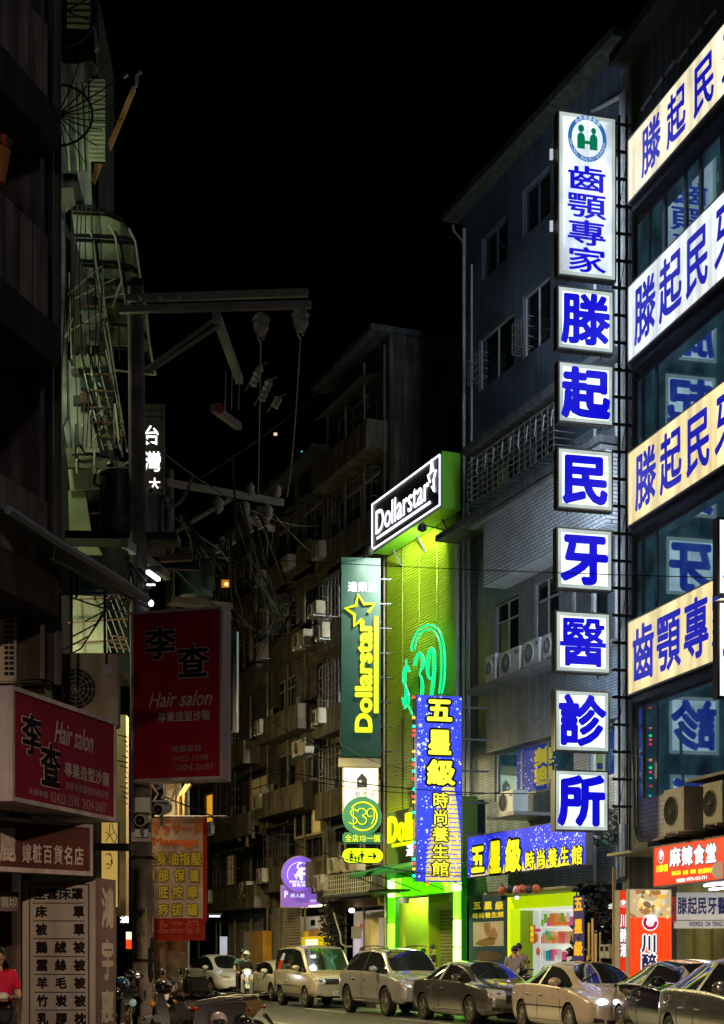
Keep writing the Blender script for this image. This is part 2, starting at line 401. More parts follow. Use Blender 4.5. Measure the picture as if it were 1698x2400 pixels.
for lab, xa, ya, xb, yb, fm, txt, cols, bm in spec:
    u0 = FD.U(1472, Wst); z1 = FD.ZZ(xa, ya, Wst); z0 = FD.ZZ(xb, yb, Wst)
    t = sign_box('strip_sign', lab, FD, u0, FD.U(1800, Wst), z0, z1, .12, Wst, fm, SIGN_E, .035, 'strip signs of the dental clinic', back=SIGN_R)
    for ch, (a, b) in zip(txt, cols):
        ua, ub = FD.U(a, Wst), FD.U(b, Wst); mg = (z1 - z0) * .11
        cjk(ch, FD, (ua - .02, ub + .02, z0 + mg, z1 - mg), Wst + .003, bm, t, bold=.025, k=10, fill=1.0)
    bandz.append((z0, z1))
    # steel ledge under the sign
    BX('ledge', STEEL, t, FD, u0 - .05, FD.U(1800, Wst), z0 - .16, z0 - .02, 0, .3)
# window bands between the signs, real openings
zb = [(bandz[1][1] + .02, bandz[0][0] - .16), (bandz[2][1] + .02, bandz[1][0] - .16), (bandz[3][1] + .02, bandz[2][0] - .16), (4.15, bandz[3][0] - .16)]
ops = []
uw0 = FD.U(1489); uw1 = FD.U(1800)
for z0, z1 in zb: ops.append((uw0, uw1, z0, z1))
ztop = bandz[0][1] + 2.2
wall(FD, uL, uR, 3.9, ztop, ops, DW, dental, d=.2)
BX('cornice', M('cornice_dark', (.07, .07, .075), .6), dental, FD, uL - .1, uR, ztop, ztop + .25, -.4, .5)
for i, (z0, z1) in enumerate(zb):
    edges = [1489, 1508, 1536, 1566, 1800] if i == 0 else [1489, 1506, 1537, 1800]
    if i == 0: edges = [1489, 1520, 1556, 1605, 1640, 1690, 1800]
    for a, b in zip(edges[:-1], edges[1:]):
        window(FD, dental, FD.U(a) + .01, FD.U(b) - .01, z0 + .01, z1 - .01, -.07, 1, 0, FRAME_D, GLASS, t=.05)
# end pier and back body
MB().box(FD, uL - .42, uL - .01, 0, ztop, -1.2, .02).build('pier', DW, dental)
for k in range(3):
    u = uL - .36 + .13 * k; MB().tube([FD.P(u, 3.4, .10), FD.P(u, ztop - .5, .10)], .03 + .012 * (k % 2), 6).build('drain_pipe', M('pipe_grey', (.25, .25, .26), .5, noise=.4), dental, True)
BX('soffit', M('soffit_cream', (.5, .47, .38), .7), dental, FD, uL, uR, 3.86, 3.92, -4, .6)
# roof antenna frame / eave brackets seen against the sky
for (x0, y0, x1, y1) in ((1505, 258, 1528, 222), (1531, 216, 1554, 181), (1560, 175, 1584, 139), (1588, 146, 1613, 112), (1620, 100, 1647, 66), (1654, 55, 1680, 22)):
    a = FD.uz(x0, y0, .3); b = FD.uz(x1, y1, .3)
    MB().tube([FD.P(a[0], a[1], .3), FD.P(b[0], b[1], .3)], .035, 5).build('eave_slat', M('eave_pale', (.35, .36, .35), .6), dental)
a = FD.uz(1388, 262, -.2); b = FD.uz(1580, 158, -.2)
MB().tube([FD.P(a[0], a[1], -.2), FD.P(b[0], b[1], -.2)], .05, 5).build('eave_beam', M('eave_pale', ), dental)
# lower balcony wall with tiles, AC units, conduit
tilem = M('balcony_tile', (.36, .30, .29), .5, brick=(.24, .1, .012, (.16, .13, .13)))
pz = FD.ZZ(1500, 1873, .5), FD.ZZ(1500, 1962, .5)
bal = thing('balcony', 'tiled balcony parapet with rounded conduit above the red restaurant sign', 'balcony', FD.P(FD.U(1500), pz[1]))
BX('parapet', tilem, bal, FD, FD.U(1495, .5), FD.U(1800, .5), pz[1] - .1, pz[0], 0, .5, bevel=.02)
cps = [(1481, 1690), (1482, 1750), (1486, 1800), (1488, 1880), (1488, 1935), (1492, 1958), (1503, 1969), (1530, 1970), (1560, 1962)]
MB().tube([FD.P(*FD.uz(x, y, .56), .56) for x, y in cps], .035, 6).build('conduit', M('conduit_pale', (.4, .38, .33), .6), bal, True)
def ac_px(label, fr, xa, xb, yt, yb, w, mat=None, dw=.32, **k):
    ua, ub = fr.U(xa, w + dw), fr.U(xb, w + dw); z0, z1 = fr.ZZ(xa, yb, w + dw), fr.ZZ(xa, yt, w + dw)
    return ac_unit(label, fr, ua, z0, ub - ua, z1 - z0, dw, w, mat, **k)
acw = M('ac_warm', (.42, .37, .34), .5, noise=.3)
ac_px('grey louvred air conditioner above the red restaurant sign', FD, 1556, 1604, 1853, 1955, .52, acw, .5)
ac_px('beige air conditioner under a dark awning at the right edge', FD, 1648, 1694, 1838, 1935, .52, M('ac_beige', (.5, .43, .3), .5), .35)
u0 = FD.U(1612, .9)
MB().poly(FD, [(u0, FD.ZZ(1612, 1835, .9)), (FD.U(1790, .9), FD.ZZ(1612, 1835, .9)), (FD.U(1790, .9), FD.ZZ(1612, 1828, .9)), (u0, FD.ZZ(1612, 1828, .9))], .0, .95).build('awning', STEEL, bal)
# ground floor interior of the clinic / restaurant
wallc = M('interior_khaki', (.42, .36, .20), .7)
ig = thing('restaurant_interior', 'lit khaki room behind the counter under the clinic banner', 'room', FD.P(uL + 1, 0, -1))
MB().box(FD, uL - 4, uR, .1, 3.8, -3.2, -3.1).build('back_wall', wallc, ig)
MB().box(FD, uL - 4, uR, .0, .12, -3.1, .0).build('floor', M('interior_floor', (.3, .27, .22), .4), ig)
for a in (1600, 1640, 1672): BX('wall_panel', M('panel_olive', (.40, .36, .12), .6), ig, FD, FD.U(a, -3), FD.U(a + 22, -3), .2, 2.8, -3.1, -3.02)
BX('ceiling_lamp', M('room_lamp', (1, 1, .8), .4, emit=(1, .9, .6), es=5, noise=0), ig, FD, uL - 3, uR - .5, 3.7, 3.76, -2.2, -1.9)
BX('counter', M('counter_brown', (.3, .2, .1), .5), ig, FD, uL - 3, uR, .12, 1.1, -2.2, -1.7)
for i_ in range(5): MB().lathe(FD.P(FD.U(1600 + 22 * i_, -1.9), 1.1, -1.9), Z, [(.05, 0), (.09, .1), (.05, .2 + .05 * (i_ % 3))], 10).build('bottle', M('pot_brown', (.12, .08, .05), .4), ig, True)
tube = thing('tube_light', 'pair of bright fluorescent tubes under the clinic soffit', 'lamp', FD.P(FD.U(1650, .2), 3.3, .2))
BX('fitting', M('white_plastic', (.7, .7, .7), .4), tube, FD, FD.U(1648, .2), FD.U(1780, .2), FD.ZZ(1650, 2072, .2), FD.ZZ(1650, 2068, .2), .1, .35)
for k, y in enumerate((2076, 2086)):
    zz = FD.ZZ(1650, y, .3 - .12 * k); MB().tube([FD.P(FD.U(1652, .3), zz, .3 - .12 * k), FD.P(FD.U(1775, .3), zz, .3 - .12 * k)], .022, 8).build('tube', M('tube_glow', (1, 1, 1), .3, emit=(.93, .85, 1.0), es=22, noise=0), tube)

# ---- column of perpendicular boxes
FC = Fr(((1304 - CX) / F_PX * 35.3, 35.3, 0), (1, .2608))
col_spec = [('滕', 1307, 1439, 668, 816, 'lit white box sign with first clinic character, second from top of column'),
            ('起', 1309, 1438, 845, 988, 'lit white box sign with rising character, third from top of column'),
            ('民', 1307, 1437, 1047, 1190, 'lit white box sign with people character, fourth from top of column'),
            ('牙', 1305, 1436, 1234, 1379, 'lit white box sign with tooth character crossed by a wire'),
            ('醫', 1302, 1431, 1430, 1574, 'lit white box sign with doctor character beside the window air conditioners'),
            ('診', 1301, 1429, 1615, 1760, 'lit white box sign with diagnosis character, second from bottom of column'),
            ('所', 1300, 1427, 1803, 1947, 'lit white box sign with place character, lowest of the column')]
for ch, xa, xb, ya, yb, lab in col_spec:
    u0, u1 = FC.U(xa), FC.U(xb); z1, z0 = FC.ZZ(xa, ya), FC.ZZ(xa, yb)
    t = sign_box('box_sign', lab, FC, u0, u1, z0, z1, -.24, 0, SIGN_W, SIGN_E, .035, 'box signs of the clinic column', back=SIGN_R, rear=True)
    cjk(ch, FC, (u0 + .05, u1 - .05, z0 + .07, z1 - .07), .003, BLUE, t, bold={'滕': .034, '醫': .021, '診': .04}.get(ch, .046), k=14, fill=.94)
u0, u1, z1, z0 = FC.U(1308), FC.U(1445), FC.ZZ(1308, 257), FC.ZZ(1308, 644)
t = sign_box('tall_box_sign', 'tall lit white sign with green and blue round emblem topping the column', FC, u0, u1, z0, z1, -.24, 0, SIGN_WT, SIGN_E, .035, 'box signs of the clinic column', back=SIGN_R, rear=True)
cjk('齒顎專家', FC, (FC.U(1327), FC.U(1424), z0 + .1, FC.ZZ(1308, 378)), .003, BLUE, t, bold=.02, k=12, vertical=True, fill=.97)
# emblem
ec = FC.uz(1377, 325); er = .48
def disc(fr, cu, cz, r, w, mat, parent, name, a0=0, a1=360, rin=None, seg=40, asp=1.12):
    m = MB(); n = seg
    if rin is None: m.poly(fr, [(cu + r * math.cos(math.radians(a)), cz + r * asp * math.sin(math.radians(a))) for a in [360 * i / n for i in range(n)]], w - .002, w)
    else:
        for i in range(n):
            t0, t1 = [math.radians(a0 + (a1 - a0) * (i + k) / n) for k in (0, 1)]
            m.quad(*[fr.P(cu + rr * math.cos(tt), cz + rr * asp * math.sin(tt), w) for rr, tt in ((rin, t0), (r, t0), (r, t1), (rin, t1))])
    return m.build(name, mat, parent)
EB = M('emblem_blue', (.02, .12, .35), .4, noise=0, emit=(.02, .14, .40), es=1); EG = M('emblem_green', (.01, .18, .08), .4, noise=0, emit=(.0, .16, .07), es=1); EP = M('emblem_pale', (.3, .4, .5), .4, noise=0, emit=(.42, .55, .70), es=1)
disc(FC, *ec, er, .004, EB, t, 'emblem_ring', rin=er * .80)
for a0, n_, s in ((128, 7, '全民健康保險'), (0, 0, '')):
    for i in range(len(s)):
        a = math.radians(128 - 15.5 * i); m = MB(); put_glyph(m, glyph(s[i]), FC, ec[0] + er * .9 * math.cos(a), ec[1] + er * .9 * 1.12 * math.sin(a), .10, .10, .007, .06, 5, False, 0, .5, .37); m.build('emblem_character', EP, t)
s = 'NATIONAL HEALTH INSURANCE'
for i, chh in enumerate(s):
    if chh == ' ': continue
    a = math.radians(190 + 160 * i / (len(s) - 1)); m = MB(); put_glyph(m, glyph(chh), FC, ec[0] + er * .9 * math.cos(a), ec[1] + er * .9 * 1.12 * math.sin(a), .085, .085, .007, .03, 4, False, 0, .33, .33); m.build('emblem_character', EP, t)
m = MB(); cu, cz = ec
for s_, hr in ((-1, .075), (1, .062)):
    bx = cu + s_ * .155; 
    m.poly(FC, [(bx + hr * math.cos(a), cz + (.215 if s_ < 0 else .19) + hr * 1.2 * math.sin(a)) for a in [2 * math.pi * i / 16 for i in range(16)]], .004, .008)
    top = .11
    m.poly(FC, [(bx - .095, cz - .25)] + [(bx - .095 * math.cos(a), cz + .0 + (.12) * math.sin(a)) for a in [math.pi * i / 10 for i in range(11)]] + [(bx + .095, cz - .25)], .004, .008)
m.box(FC, cu - .07, cu + .07, cz - .13, cz - .055, .0045, .0085)
m.build('emblem_figures', EG, t)
# lattice frame that carries the column
lat = thing('sign_frame', 'dark steel ladder frame holding the column of box signs', 'frame', FC.P(FC.U(1450), 4.2, -.3))
for x in (1452, 1470):
    u = FC.U(x, -.12); MB().box(FC, u - .025, u + .025, 4.6, FC.ZZ(1445, 262), -.16, -.1).build('upright', M('frame_steel', (.12, .12, .12), .5, .4), lat)
yy = 290
while yy < 1940:
    zz = FC.ZZ(1445, yy, -.12); MB().box(FC, FC.U(1436, -.12), FC.U(1482, -.12), zz - .03, zz + .03, -.155 + .0, -.105).build('rung', M('frame_steel'), lat); yy += 64
for z_ in range(5, 20, 2):
    MB().tube([FC.P(FC.U(1453, -.12), z_, -.13), FC.P(FC.U(1470, -.12), z_ + 1.1, -.13)], .012, 4).build('brace', M('frame_steel'), lat)
for y in (352, 521):   # small lit tags on the left edge
    MB().box(FC, FC.U(1297), FC.U(1303), FC.ZZ(1300, y + 12), FC.ZZ(1300, y - 12), -.22, -.16).build('vent_slot', M('slot_glow', (.4, .4, .4), .5, emit=(.6, .65, .75), es=.8), lat)
# second column at the right edge of the picture
FC2 = Fr(((1690 - CX) / F_PX * 30.5, 30.5, 0), (1, .2608))
for i, (ya, yb, ch, lab) in enumerate(((1212, 1395, '牙', 'partly visible lit box sign at right edge, upper'), (1407, 1636, '醫', 'partly visible lit box sign at right edge, lower'))):
    a, b = FC2.U(1682), FC2.U(1800); z1, z0 = FC2.ZZ(1682, ya), FC2.ZZ(1682, yb)
    t = sign_box('edge_box_sign', lab, FC2, a, b, z0, z1, -.2, 0, SIGN_W, SIGN_E, .05, 'box signs at the right edge', back=SIGN_E)
    cjk(ch, FC2, (FC2.U(1692), b - .08, z0 + .15, z1 - .15), .003, BLUE, t, bold=.04)

# ---- signs at street level of the clinic building
RED = M('sign_red', (.6, .03, .01), .4, noise=0, emit=(.85, .03, .005), es=.85, evar=.2)
REDO = M('sign_redorange', (.6, .06, .01), .4, noise=0, emit=(1.0, .055, .004), es=.95, evar=.15)
WHT = M('letter_white', (.8, .8, .8), .4, noise=0, emit=(.95, .97, 1), es=1.0)
WHTD = M('letter_white_dim', (.75, .75, .75), .4, noise=0, emit=(.8, .8, .8), es=.35)
YEL = M('letter_yellow', (.8, .7, .05), .4, noise=0, emit=(.95, .8, .01), es=1.0)
NAVY = M('letter_navy', (.02, .02, .12), .4, noise=0, emit=(.02, .02, .10), es=.4)
BLK = M('letter_black', (.008, .008, .008), .8, noise=0, spec=.05)
wr = .75
u0, u1 = FD.U(1532, wr), FD.U(1790, wr); z1, z0 = FD.ZZ(1532, 1984, wr), FD.ZZ(1532, 2080, wr)
t = sign_box('restaurant_sign', 'red lit sign with white spicy canteen lettering and pot logo', FD, u0, u1, z0, z1, wr - .25, wr, RED, SIGN_E, .03)
def tp(txt, fr, w, xa, xb, ya, yb, mat, par, xref=None, **k):   # CJK text placed in pixels on a frame
    x = xref or xa; return cjk(txt, fr, (fr.U(xa, w), fr.U(xb, w), fr.ZZ(x, yb, w), fr.ZZ(x, ya, w)), w + .003, mat, par, **k)
for i, ch in enumerate('麻辣食堂'):
    xa = 1571 + 28 * i
    tp(ch, FD, wr, xa, xa + 26, 1987 - 3 * i, 2034 - 2.6 * i, NAVY, t, bold=.095, k=10)
    for o in cjk(ch, FD, (FD.U(xa, wr), FD.U(xa + 26, wr), FD.ZZ(xa, 2034 - 2.6 * i, wr), FD.ZZ(xa, 1987 - 3 * i, wr)), wr + .010, WHT, t, bold=.045, k=10): pass
tp('川醉湘', FD, wr, 1539, 1566, 2028, 2046, YEL, t, bold=.04)
tp('養生經典美食', FD, wr, 1637, 1673, 2036, 2049, YEL, t, bold=.03, split=False, name='lettering')
tp('獨石鍋', FD, wr, 1575, 1596, 2042, 2053, YEL, t, bold=.03, split=False, name='lettering')
tp('自然', FD, wr, 1601, 1614, 2040, 2051, YEL, t, bold=.03, split=False, name='lettering')
tp('健康', FD, wr, 1619, 1632, 2038, 2049, YEL, t, bold=.03, split=False, name='lettering')
latin('0975-423-711', FD, (FD.U(1610, wr), FD.U(1657, wr), FD.ZZ(1610, 2065, wr), FD.ZZ(1610, 2057, wr)), wr + .004, WHT, t, bold=.02)
BX('phone_plate', WHT, t, FD, FD.U(1587, wr), FD.U(1606, wr), FD.ZZ(1590, 2068, wr), FD.ZZ(1590, 2060, wr), wr, wr + .004)
def potlogo(fr, cu, cz, r, w, parent, big=False):
    disc(fr, cu, cz, r * 1.08, w + .004, WHT, parent, 'logo_halo', 100, 440, rin=r * .3, asp=1.0)
    disc(fr, cu, cz, r * .95, w + .007, M('logo_red', (.4, .01, .05), .4, noise=0, emit=(.45, .01, .05), es=.8), parent, 'logo_bowl', 130, 370, rin=r * .52, asp=1.0)
    MB().poly(fr, [(cu - r * .1, cz - r * .3), (cu + r * .3, cz), (cu + r * .15, cz + r * .6), (cu, cz + r * 1.4), (cu - r * .12, cz + r * .7), (cu - r * .3, cz + r * .2)], w + .006, w + .0095).build('logo_flame', WHT, parent)
potlogo(FD, *FD.uz(1550, 2008, wr), .13, wr, t)
MB().ell(FD.P(FD.U(1692, wr), FD.ZZ(1692, 2040, wr), wr), (.2, .05, .18)).build('bowl_picture', M('bowl_print', (.5, .5, .4), .5, emit=(.5, .45, .3), es=.5), t)
# narrow and wide red panels
FR1 = face(1452, 34.6, .26); 
wn_ = 0
u0, u1, z1, z0 = FR1.U(1452), FR1.U(1471), FR1.ZZ(1452, 2086), .35
t = sign_box('narrow_red_sign', 'narrow red vertical lit sign left of the food poster', FR1, u0, u1, z0, z1, -.25, 0, RED, SIGN_R, .012)
cjk('川醉湘', FR1, (u0 + .015, u1 - .015, FR1.ZZ(1452, 2245), FR1.ZZ(1452, 2140)), .003, NAVY, t, bold=.09, vertical=True)
cjk('川醉湘', FR1, (u0 + .015, u1 - .015, FR1.ZZ(1452, 2245), FR1.ZZ(1452, 2140)), .010, WHT, t, bold=.03, vertical=True)
potlogo(FR1, *FR1.uz(1461, 2118), .075, 0, t)
FR2 = face(1474, 33.6, .12)
u0, u1, z1, z0 = FR2.U(1474), FR2.U(1575), FR2.ZZ(1474, 2083), .3
t = sign_box('food_poster_sign', 'tall orange red lit poster with noodles photo and pot logo', FR2, u0, u1, z0, z1, -.2, 0, REDO, SIGN_R, .02)
zf = FR2.ZZ(1474, 2150); rnd = random.Random(3)
fcols = [(.75, .70, .5), (.9, .45, .04), (.85, .62, .2), (.35, .16, .04), (.55, .6, .42), (.95, .75, .35), (.2, .12, .05)]
BX('food_photo', M('food_back', (.5, .45, .35), .5, noise=0, emit=(.55, .42, .22), es=.8), t, FR2, u0 + .02, u1 - .02, zf, z1 - .02, 0, .003)
for i in range(46):
    cx_ = u0 + .06 + (u1 - u0 - .12) * rnd.random(); cz_ = zf + (z1 - zf - .04) * rnd.random(); c = fcols[rnd.randrange(7)]; r = .03 + .08 * rnd.random(); a = rnd.random() * 3; q = .3 + .5 * rnd.random()
    MB().poly(FR2, [(cx_ + r * (math.cos(b) * math.cos(a) - q * math.sin(b) * math.sin(a)) * (1 + .2 * math.sin(3 * b)), min(z1 - .025, cz_ + r * (math.cos(b) * math.sin(a) + q * math.sin(b) * math.cos(a)))) for b in [2 * math.pi * j / 12 for j in range(12)]], .003, .005 + i * .0001).build('food_piece', M('food%d' % fcols.index(c), c, .5, noise=0, emit=c, es=.9), t)
potlogo(FR2, *FR2.uz(1524, 2162), .17, .006, t)
u_, z_ = FR2.U(1503), 0
cjk('川醉湘', FR2, (FR2.U(1503), FR2.U(1540), FR2.ZZ(1500, 2325), FR2.ZZ(1500, 2188)), .004, WHT, t, bold=.11, k=14, vertical=True)
cjk('川醉湘', FR2, (FR2.U(1503), FR2.U(1540), FR2.ZZ(1500, 2325), FR2.ZZ(1500, 2188)), .013, NAVY, t, bold=.035, k=10, vertical=True)
# clinic banner
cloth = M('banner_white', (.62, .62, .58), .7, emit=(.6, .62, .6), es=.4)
FR3 = face(1576, 33.4, -.05)
t = thing('clinic_banner', 'white banner with navy clinic name hung under the tube light', 'banner', FR3.P(FR3.U(1576), FR3.ZZ(1576, 2172)))
BX('upper_cloth', cloth, t, FR3, FR3.U(1586), FR3.U(1780), FR3.ZZ(1586, 2156), FR3.ZZ(1586, 2092), 0, .02)
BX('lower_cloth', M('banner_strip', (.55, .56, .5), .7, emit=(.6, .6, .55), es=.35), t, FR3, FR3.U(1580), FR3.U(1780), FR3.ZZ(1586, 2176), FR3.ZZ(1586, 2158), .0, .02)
tp('滕起民牙醫', FR3, .02, 1588, 1705, 2101, 2145, NAVY, t, bold=.03, k=8)
latin('0429023  DR TENG S', FR3, (FR3.U(1616, .02), FR3.U(1700, .02), FR3.ZZ(1610, 2171), FR3.ZZ(1610, 2160)), .024, NAVY, t, bold=.02)
tp('勞保', FR3, .02, 1575, 1585, 2100, 2165, M('letter_crimson', (.4, .01, .03), .4, noise=0, emit=(.3, .01, .02), es=.5), t, bold=.04, vertical=True)
# ================================================================ grey tiled building behind the column
tileg = M('tile_grey', (.22, .27, .34), .38, brick=(.227, .075, .009, (.05, .055, .06)), noise=.3, ns=.8, stain=.3)
tilel = M('tile_light', (.62, .68, .76), .35, brick=(.227, .1, .012, (.10, .11, .12)), noise=.3, ns=.6)
plast = M('plaster_blue', (.09, .115, .16), .7, stain=.3, noise=.5, ns=.5, bump=.3, bs=8)
bU0, bU1 = FB.U(1086), FB.U(1480)
gb = thing('tiled_building', 'grey blue tiled apartment building between lime shop and clinic signs', 'building', FB.P(bU0, 0))
Ux = lambda x, w=0: FB.U(x, w); Zx = lambda x, y, w=0: FB.ZZ(x, y, w)
HB = Zx(1110, 482)
# storeys measured on the photograph
w6 = [(Ux(1122), Ux(1205), Zx(1145, 902), Zx(1145, 778)), (Ux(1226), Ux(1290), Zx(1226, 842), Zx(1226, 696))]
w5 = [(Ux(1150), Ux(1212), Zx(1150, 1190), Zx(1150, 1100)), (Ux(1246), Ux(1296), Zx(1246, 1145), Zx(1246, 1045))]
w4 = [(Ux(1160), Ux(1216), Zx(1160, 1560), Zx(1160, 1420)), (Ux(1252), Ux(1310), Zx(1252, 1515), Zx(1252, 1368)), (Ux(1340), Ux(1425), Zx(1340, 1480), Zx(1340, 1320))]
w3 = [(Ux(1160), Ux(1345), Zx(1160, 1880), Zx(1160, 1765)), (Ux(1380), Ux(1440), Zx(1160, 1880), Zx(1160, 1765))]
w7 = [(Ux(1130), Ux(1190), Zx(1130, 660), Zx(1130, 560)), (Ux(1225), Ux(1290), Zx(1225, 560), Zx(1225, 450))]
zt0, zt1 = Zx(1134, 1407), Zx(1134, 1262)
wall(FB, bU0, bU1, Zx(1110, 1180), HB, w7 + w6 + w5, plast, gb, name='upper_wall')
wall(FB, bU0, bU1, 3.3, Zx(1110, 1180), w4 + w3, tileg, gb, name='tiled_wall')
for i, o in enumerate(w7 + w6 + w5): window(FB, gb, o[0] + .01, o[1] - .01, o[2] + .01, o[3] - .01, -.14, 2, 0, FRAME_W if 1 < i < 4 else FRAME_D)
curt = M('pane_curtain', (.10, .11, .12), .3)
for i, o in enumerate(w4): window(FB, gb, o[0] + .01, o[1] - .01, o[2] + .01, o[3] - .01, -.12, 2, .3, FRAME_W, lit={(0, 0): curt})
for i, o in enumerate(w3): window(FB, gb, o[0] + .01, o[1] - .01, o[2] + .01, o[3] - .01, -.12, 3 if i == 0 else 2, 0, FRAME_W, GLASS, t=.08)
BX('roof_cornice', M('cornice_olive', (.06, .07, .055), .7, stain=.5), gb, FB, bU0 - .5, bU1, HB, HB + .22, -.5, .5)
# spandrel box of pale tiles with shaded underside
BX('spandrel', tilel, gb, FB, Ux(1134, .7), bU1, zt0, zt1, 0, .7)
BX('spandrel_cap', M('concrete_cap', (.2, .21, .22), .7), gb, FB, Ux(1108, .7), bU1, zt1, zt1 + .12, -.01, .85)
BX('lower_spandrel', tileg, gb, FB, Ux(1140, .35), bU1, Zx(1140, 1768, .3), Zx(1140, 1618, .3), 0, .35)
ledge = BX('ac_ledge', M('concrete_cap'), gb, FB, Ux(1104, .6), bU1, Zx(1104, 1630, .6), Zx(1104, 1618, .6), 0, .75)
BX('balcony_slab', M('concrete_dark', (.12, .13, .14), .8, stain=.4), gb, FB, Ux(1098, .5), bU1, Zx(1098, 1070, .5), Zx(1098, 1054, .5), 0, .7)
cage(FB, gb, Ux(1098, .6), Ux(1300, .6), Zx(1098, 1186, .6), Zx(1098, 1085, .6), .02, .62, M('cage_iron', (.20, .21, .21), .5, .4), 16, 7, .014)
for xa, ya, yb in ((1118, 790, 905), (1224, 705, 835)): cage(FB, gb, Ux(xa), Ux(xa + 28), Zx(xa, yb), Zx(xa, ya + 60), .02, .3, M('cage_iron'), 4, 3, .012)
BX('edge_slab', M('concrete_dark'), gb, FB, Ux(1085), bU1, Zx(1110, 1262), Zx(1110, 1248), 0, .9)
for i in range(10):   # iron hooks along the balcony eave
    x = 1120 + i * 19.5; y = 1075 - i * 12.9 
    a = FB.uz(x, y, .66); MB().tube([FB.P(a[0], a[1], .66), FB.P(a[0] - .08, a[1] - .38, .66), FB.P(a[0] - .02, a[1] - .42, .66)], .012, 4).build('hook', M('pipe_pale', (.36, .38, .40), .5), gb)
for x, y0, y1, r in ((1088, 535, 2040, .05), (1100, 1200, 2040, .04), (1096, 1180, 1960, .03), (1106, 620, 1180, .035)):
    MB().tube([FB.P(Ux(x, .12), Zx(x, y1, .12), .12), FB.P(Ux(x, .12), Zx(x, y0, .12), .12)], r, 6).build('drain_pipe', M('pipe_pale'), gb, True)
MB().tube([FB.P(*FB.uz(x, y, .6), .6) for x, y in ((1062, 528), (1064, 542), (1086, 568), (1088, 600))], .04, 6).build('downspout', M('pipe_green', (.25, .3, .26), .5), gb, True)
for x in (1395, 1446, 1462):
    MB().tube([FB.P(Ux(x, .1), 3.4, .1), FB.P(Ux(x, .1), 21, .1)], .05, 6).build('drain_pipe', M('pipe_pale'), gb, True)
acg = M('ac_white', (.55, .57, .55), .45, noise=.25)
for xa, xb, ya, yb, lab in ((1138, 1166, 1540, 1602, 'small white air conditioner leftmost on the tiled ledge'), (1169, 1222, 1532, 1590, 'white air conditioner with blue badge second on the tiled ledge'), (1226, 1268, 1508, 1566, 'white air conditioner third on the tiled ledge'), (1272, 1306, 1490, 1546, 'white air conditioner on the ledge beside the doctor character box')):
    ac_px(lab, FB, xa, xb - 4, ya, yb, .3, acg, .35)
ac_px('single white air conditioner above the blue spa banner', FB, 1168, 1203, 1858, 1909, .75, acg, .45)
BX('ac_shelf', GALV, gb, FB, Ux(1160, 1), Ux(1225, 1), Zx(1168, 1920, 1), Zx(1168, 1912, 1), .0, 1.25)
# the spa sign's reflection is painted as a glowing sheet in the window
SPA = M('spa_blue', (.01, .02, .5), .4, noise=0, emit=(.008, .03, .86), es=.95, evar=.35)
SPAD = M('spa_blue_dim', (.01, .02, .12), .4, emit=(.005, .015, .15), es=.4)
SPAY = M('spa_yellow', (.8, .8, .03), .4, noise=0, emit=(.86, .80, .0), es=.95)
SPAYD = M('spa_yellow_dim', (.6, .5, .05), .5, noise=0, emit=(.45, .38, .02), es=.5)
STAR = M('spa_star', (.8, .8, 1), .4, noise=0, emit=(.75, .8, 1.0), es=.9)
GOLD = M('spa_gold', (.7, .55, .1), .4, noise=.4, ns=9, emit=(.75, .60, .10), es=1.0, evar=.4)
GOLDL = M('spa_goldlight', (.8, .75, .3), .4, noise=0, emit=(.9, .85, .35), es=.9)
def star(mb, fr, u, z, r, w, n=4, inner=.22):
    mb.poly(fr, [(u + (r if i % 2 == 0 else r * inner) * math.cos(math.pi * i / n + .5), z + (r if i % 2 == 0 else r * inner) * math.sin(math.pi * i / n + .5)) for i in range(2 * n)], w - .001, w)
def stars(fr, rect, w, n, seed, parent, rmin=.01, rmax=.05, dens=None):
    r_ = random.Random(seed); mb = MB()
    for i in range(n):
        u = rect[0] + (rect[1] - rect[0]) * r_.random(); z = rect[2] + (rect[3] - rect[2]) * r_.random(); r = rmin + (rmax - rmin) * r_.random() ** 4
        if r > .03: star(mb, fr, u, z, r * 1.4, w + .0005 * (i % 7), 5, .3)
        else: mb.poly(fr, [(u + r * math.cos(a), z + r * math.sin(a)) for a in [math.pi * j / 3 for j in range(6)]], w - .001, w + .0005 * (i % 7))
    return mb.build('star_print', STAR, parent, kind='stuff')
# horizontal spa banner
wb = 1.1
u0, u1 = Ux(1096, wb), Ux(1374, wb); z0, z1 = Zx(1096, 2058, wb), Zx(1096, 1962, wb)
t = sign_box('spa_banner_sign', 'wide blue starry sign with yellow five star spa name over the doorway', FB, u0, u1, z0, z1, wb - .2, wb, SPA, SIGN_E, .02)
stars(FB, (u0 + .05, u1 - .05, z0 + .05, z1 - .1), wb + .003, 260, 5, t, .008, .03)
stars(FB, (u0 + (u1 - u0) * .6, u1 - .05, z0 + .4, z1 - .05), wb + .003, 160, 6, t, .008, .03)
m = MB(); r_ = random.Random(9)
for i in range(26):
    a = u0 + .2 + (u1 - u0 - 1) * i / 26; h = .08 + .14 * r_.random()
    if i in (5, 6, 7): h = .7 - .1 * abs(i - 6)
    m.poly(FB, [(a, z0 + .03), (a + .28, z0 + .03), (a + .2, z0 + h * .6), (a + .14, z0 + h + .1), (a + .08, z0 + h * .6)], wb + .001, wb + .006 + .0003 * i)
m.build('tower_print', GOLD, t)
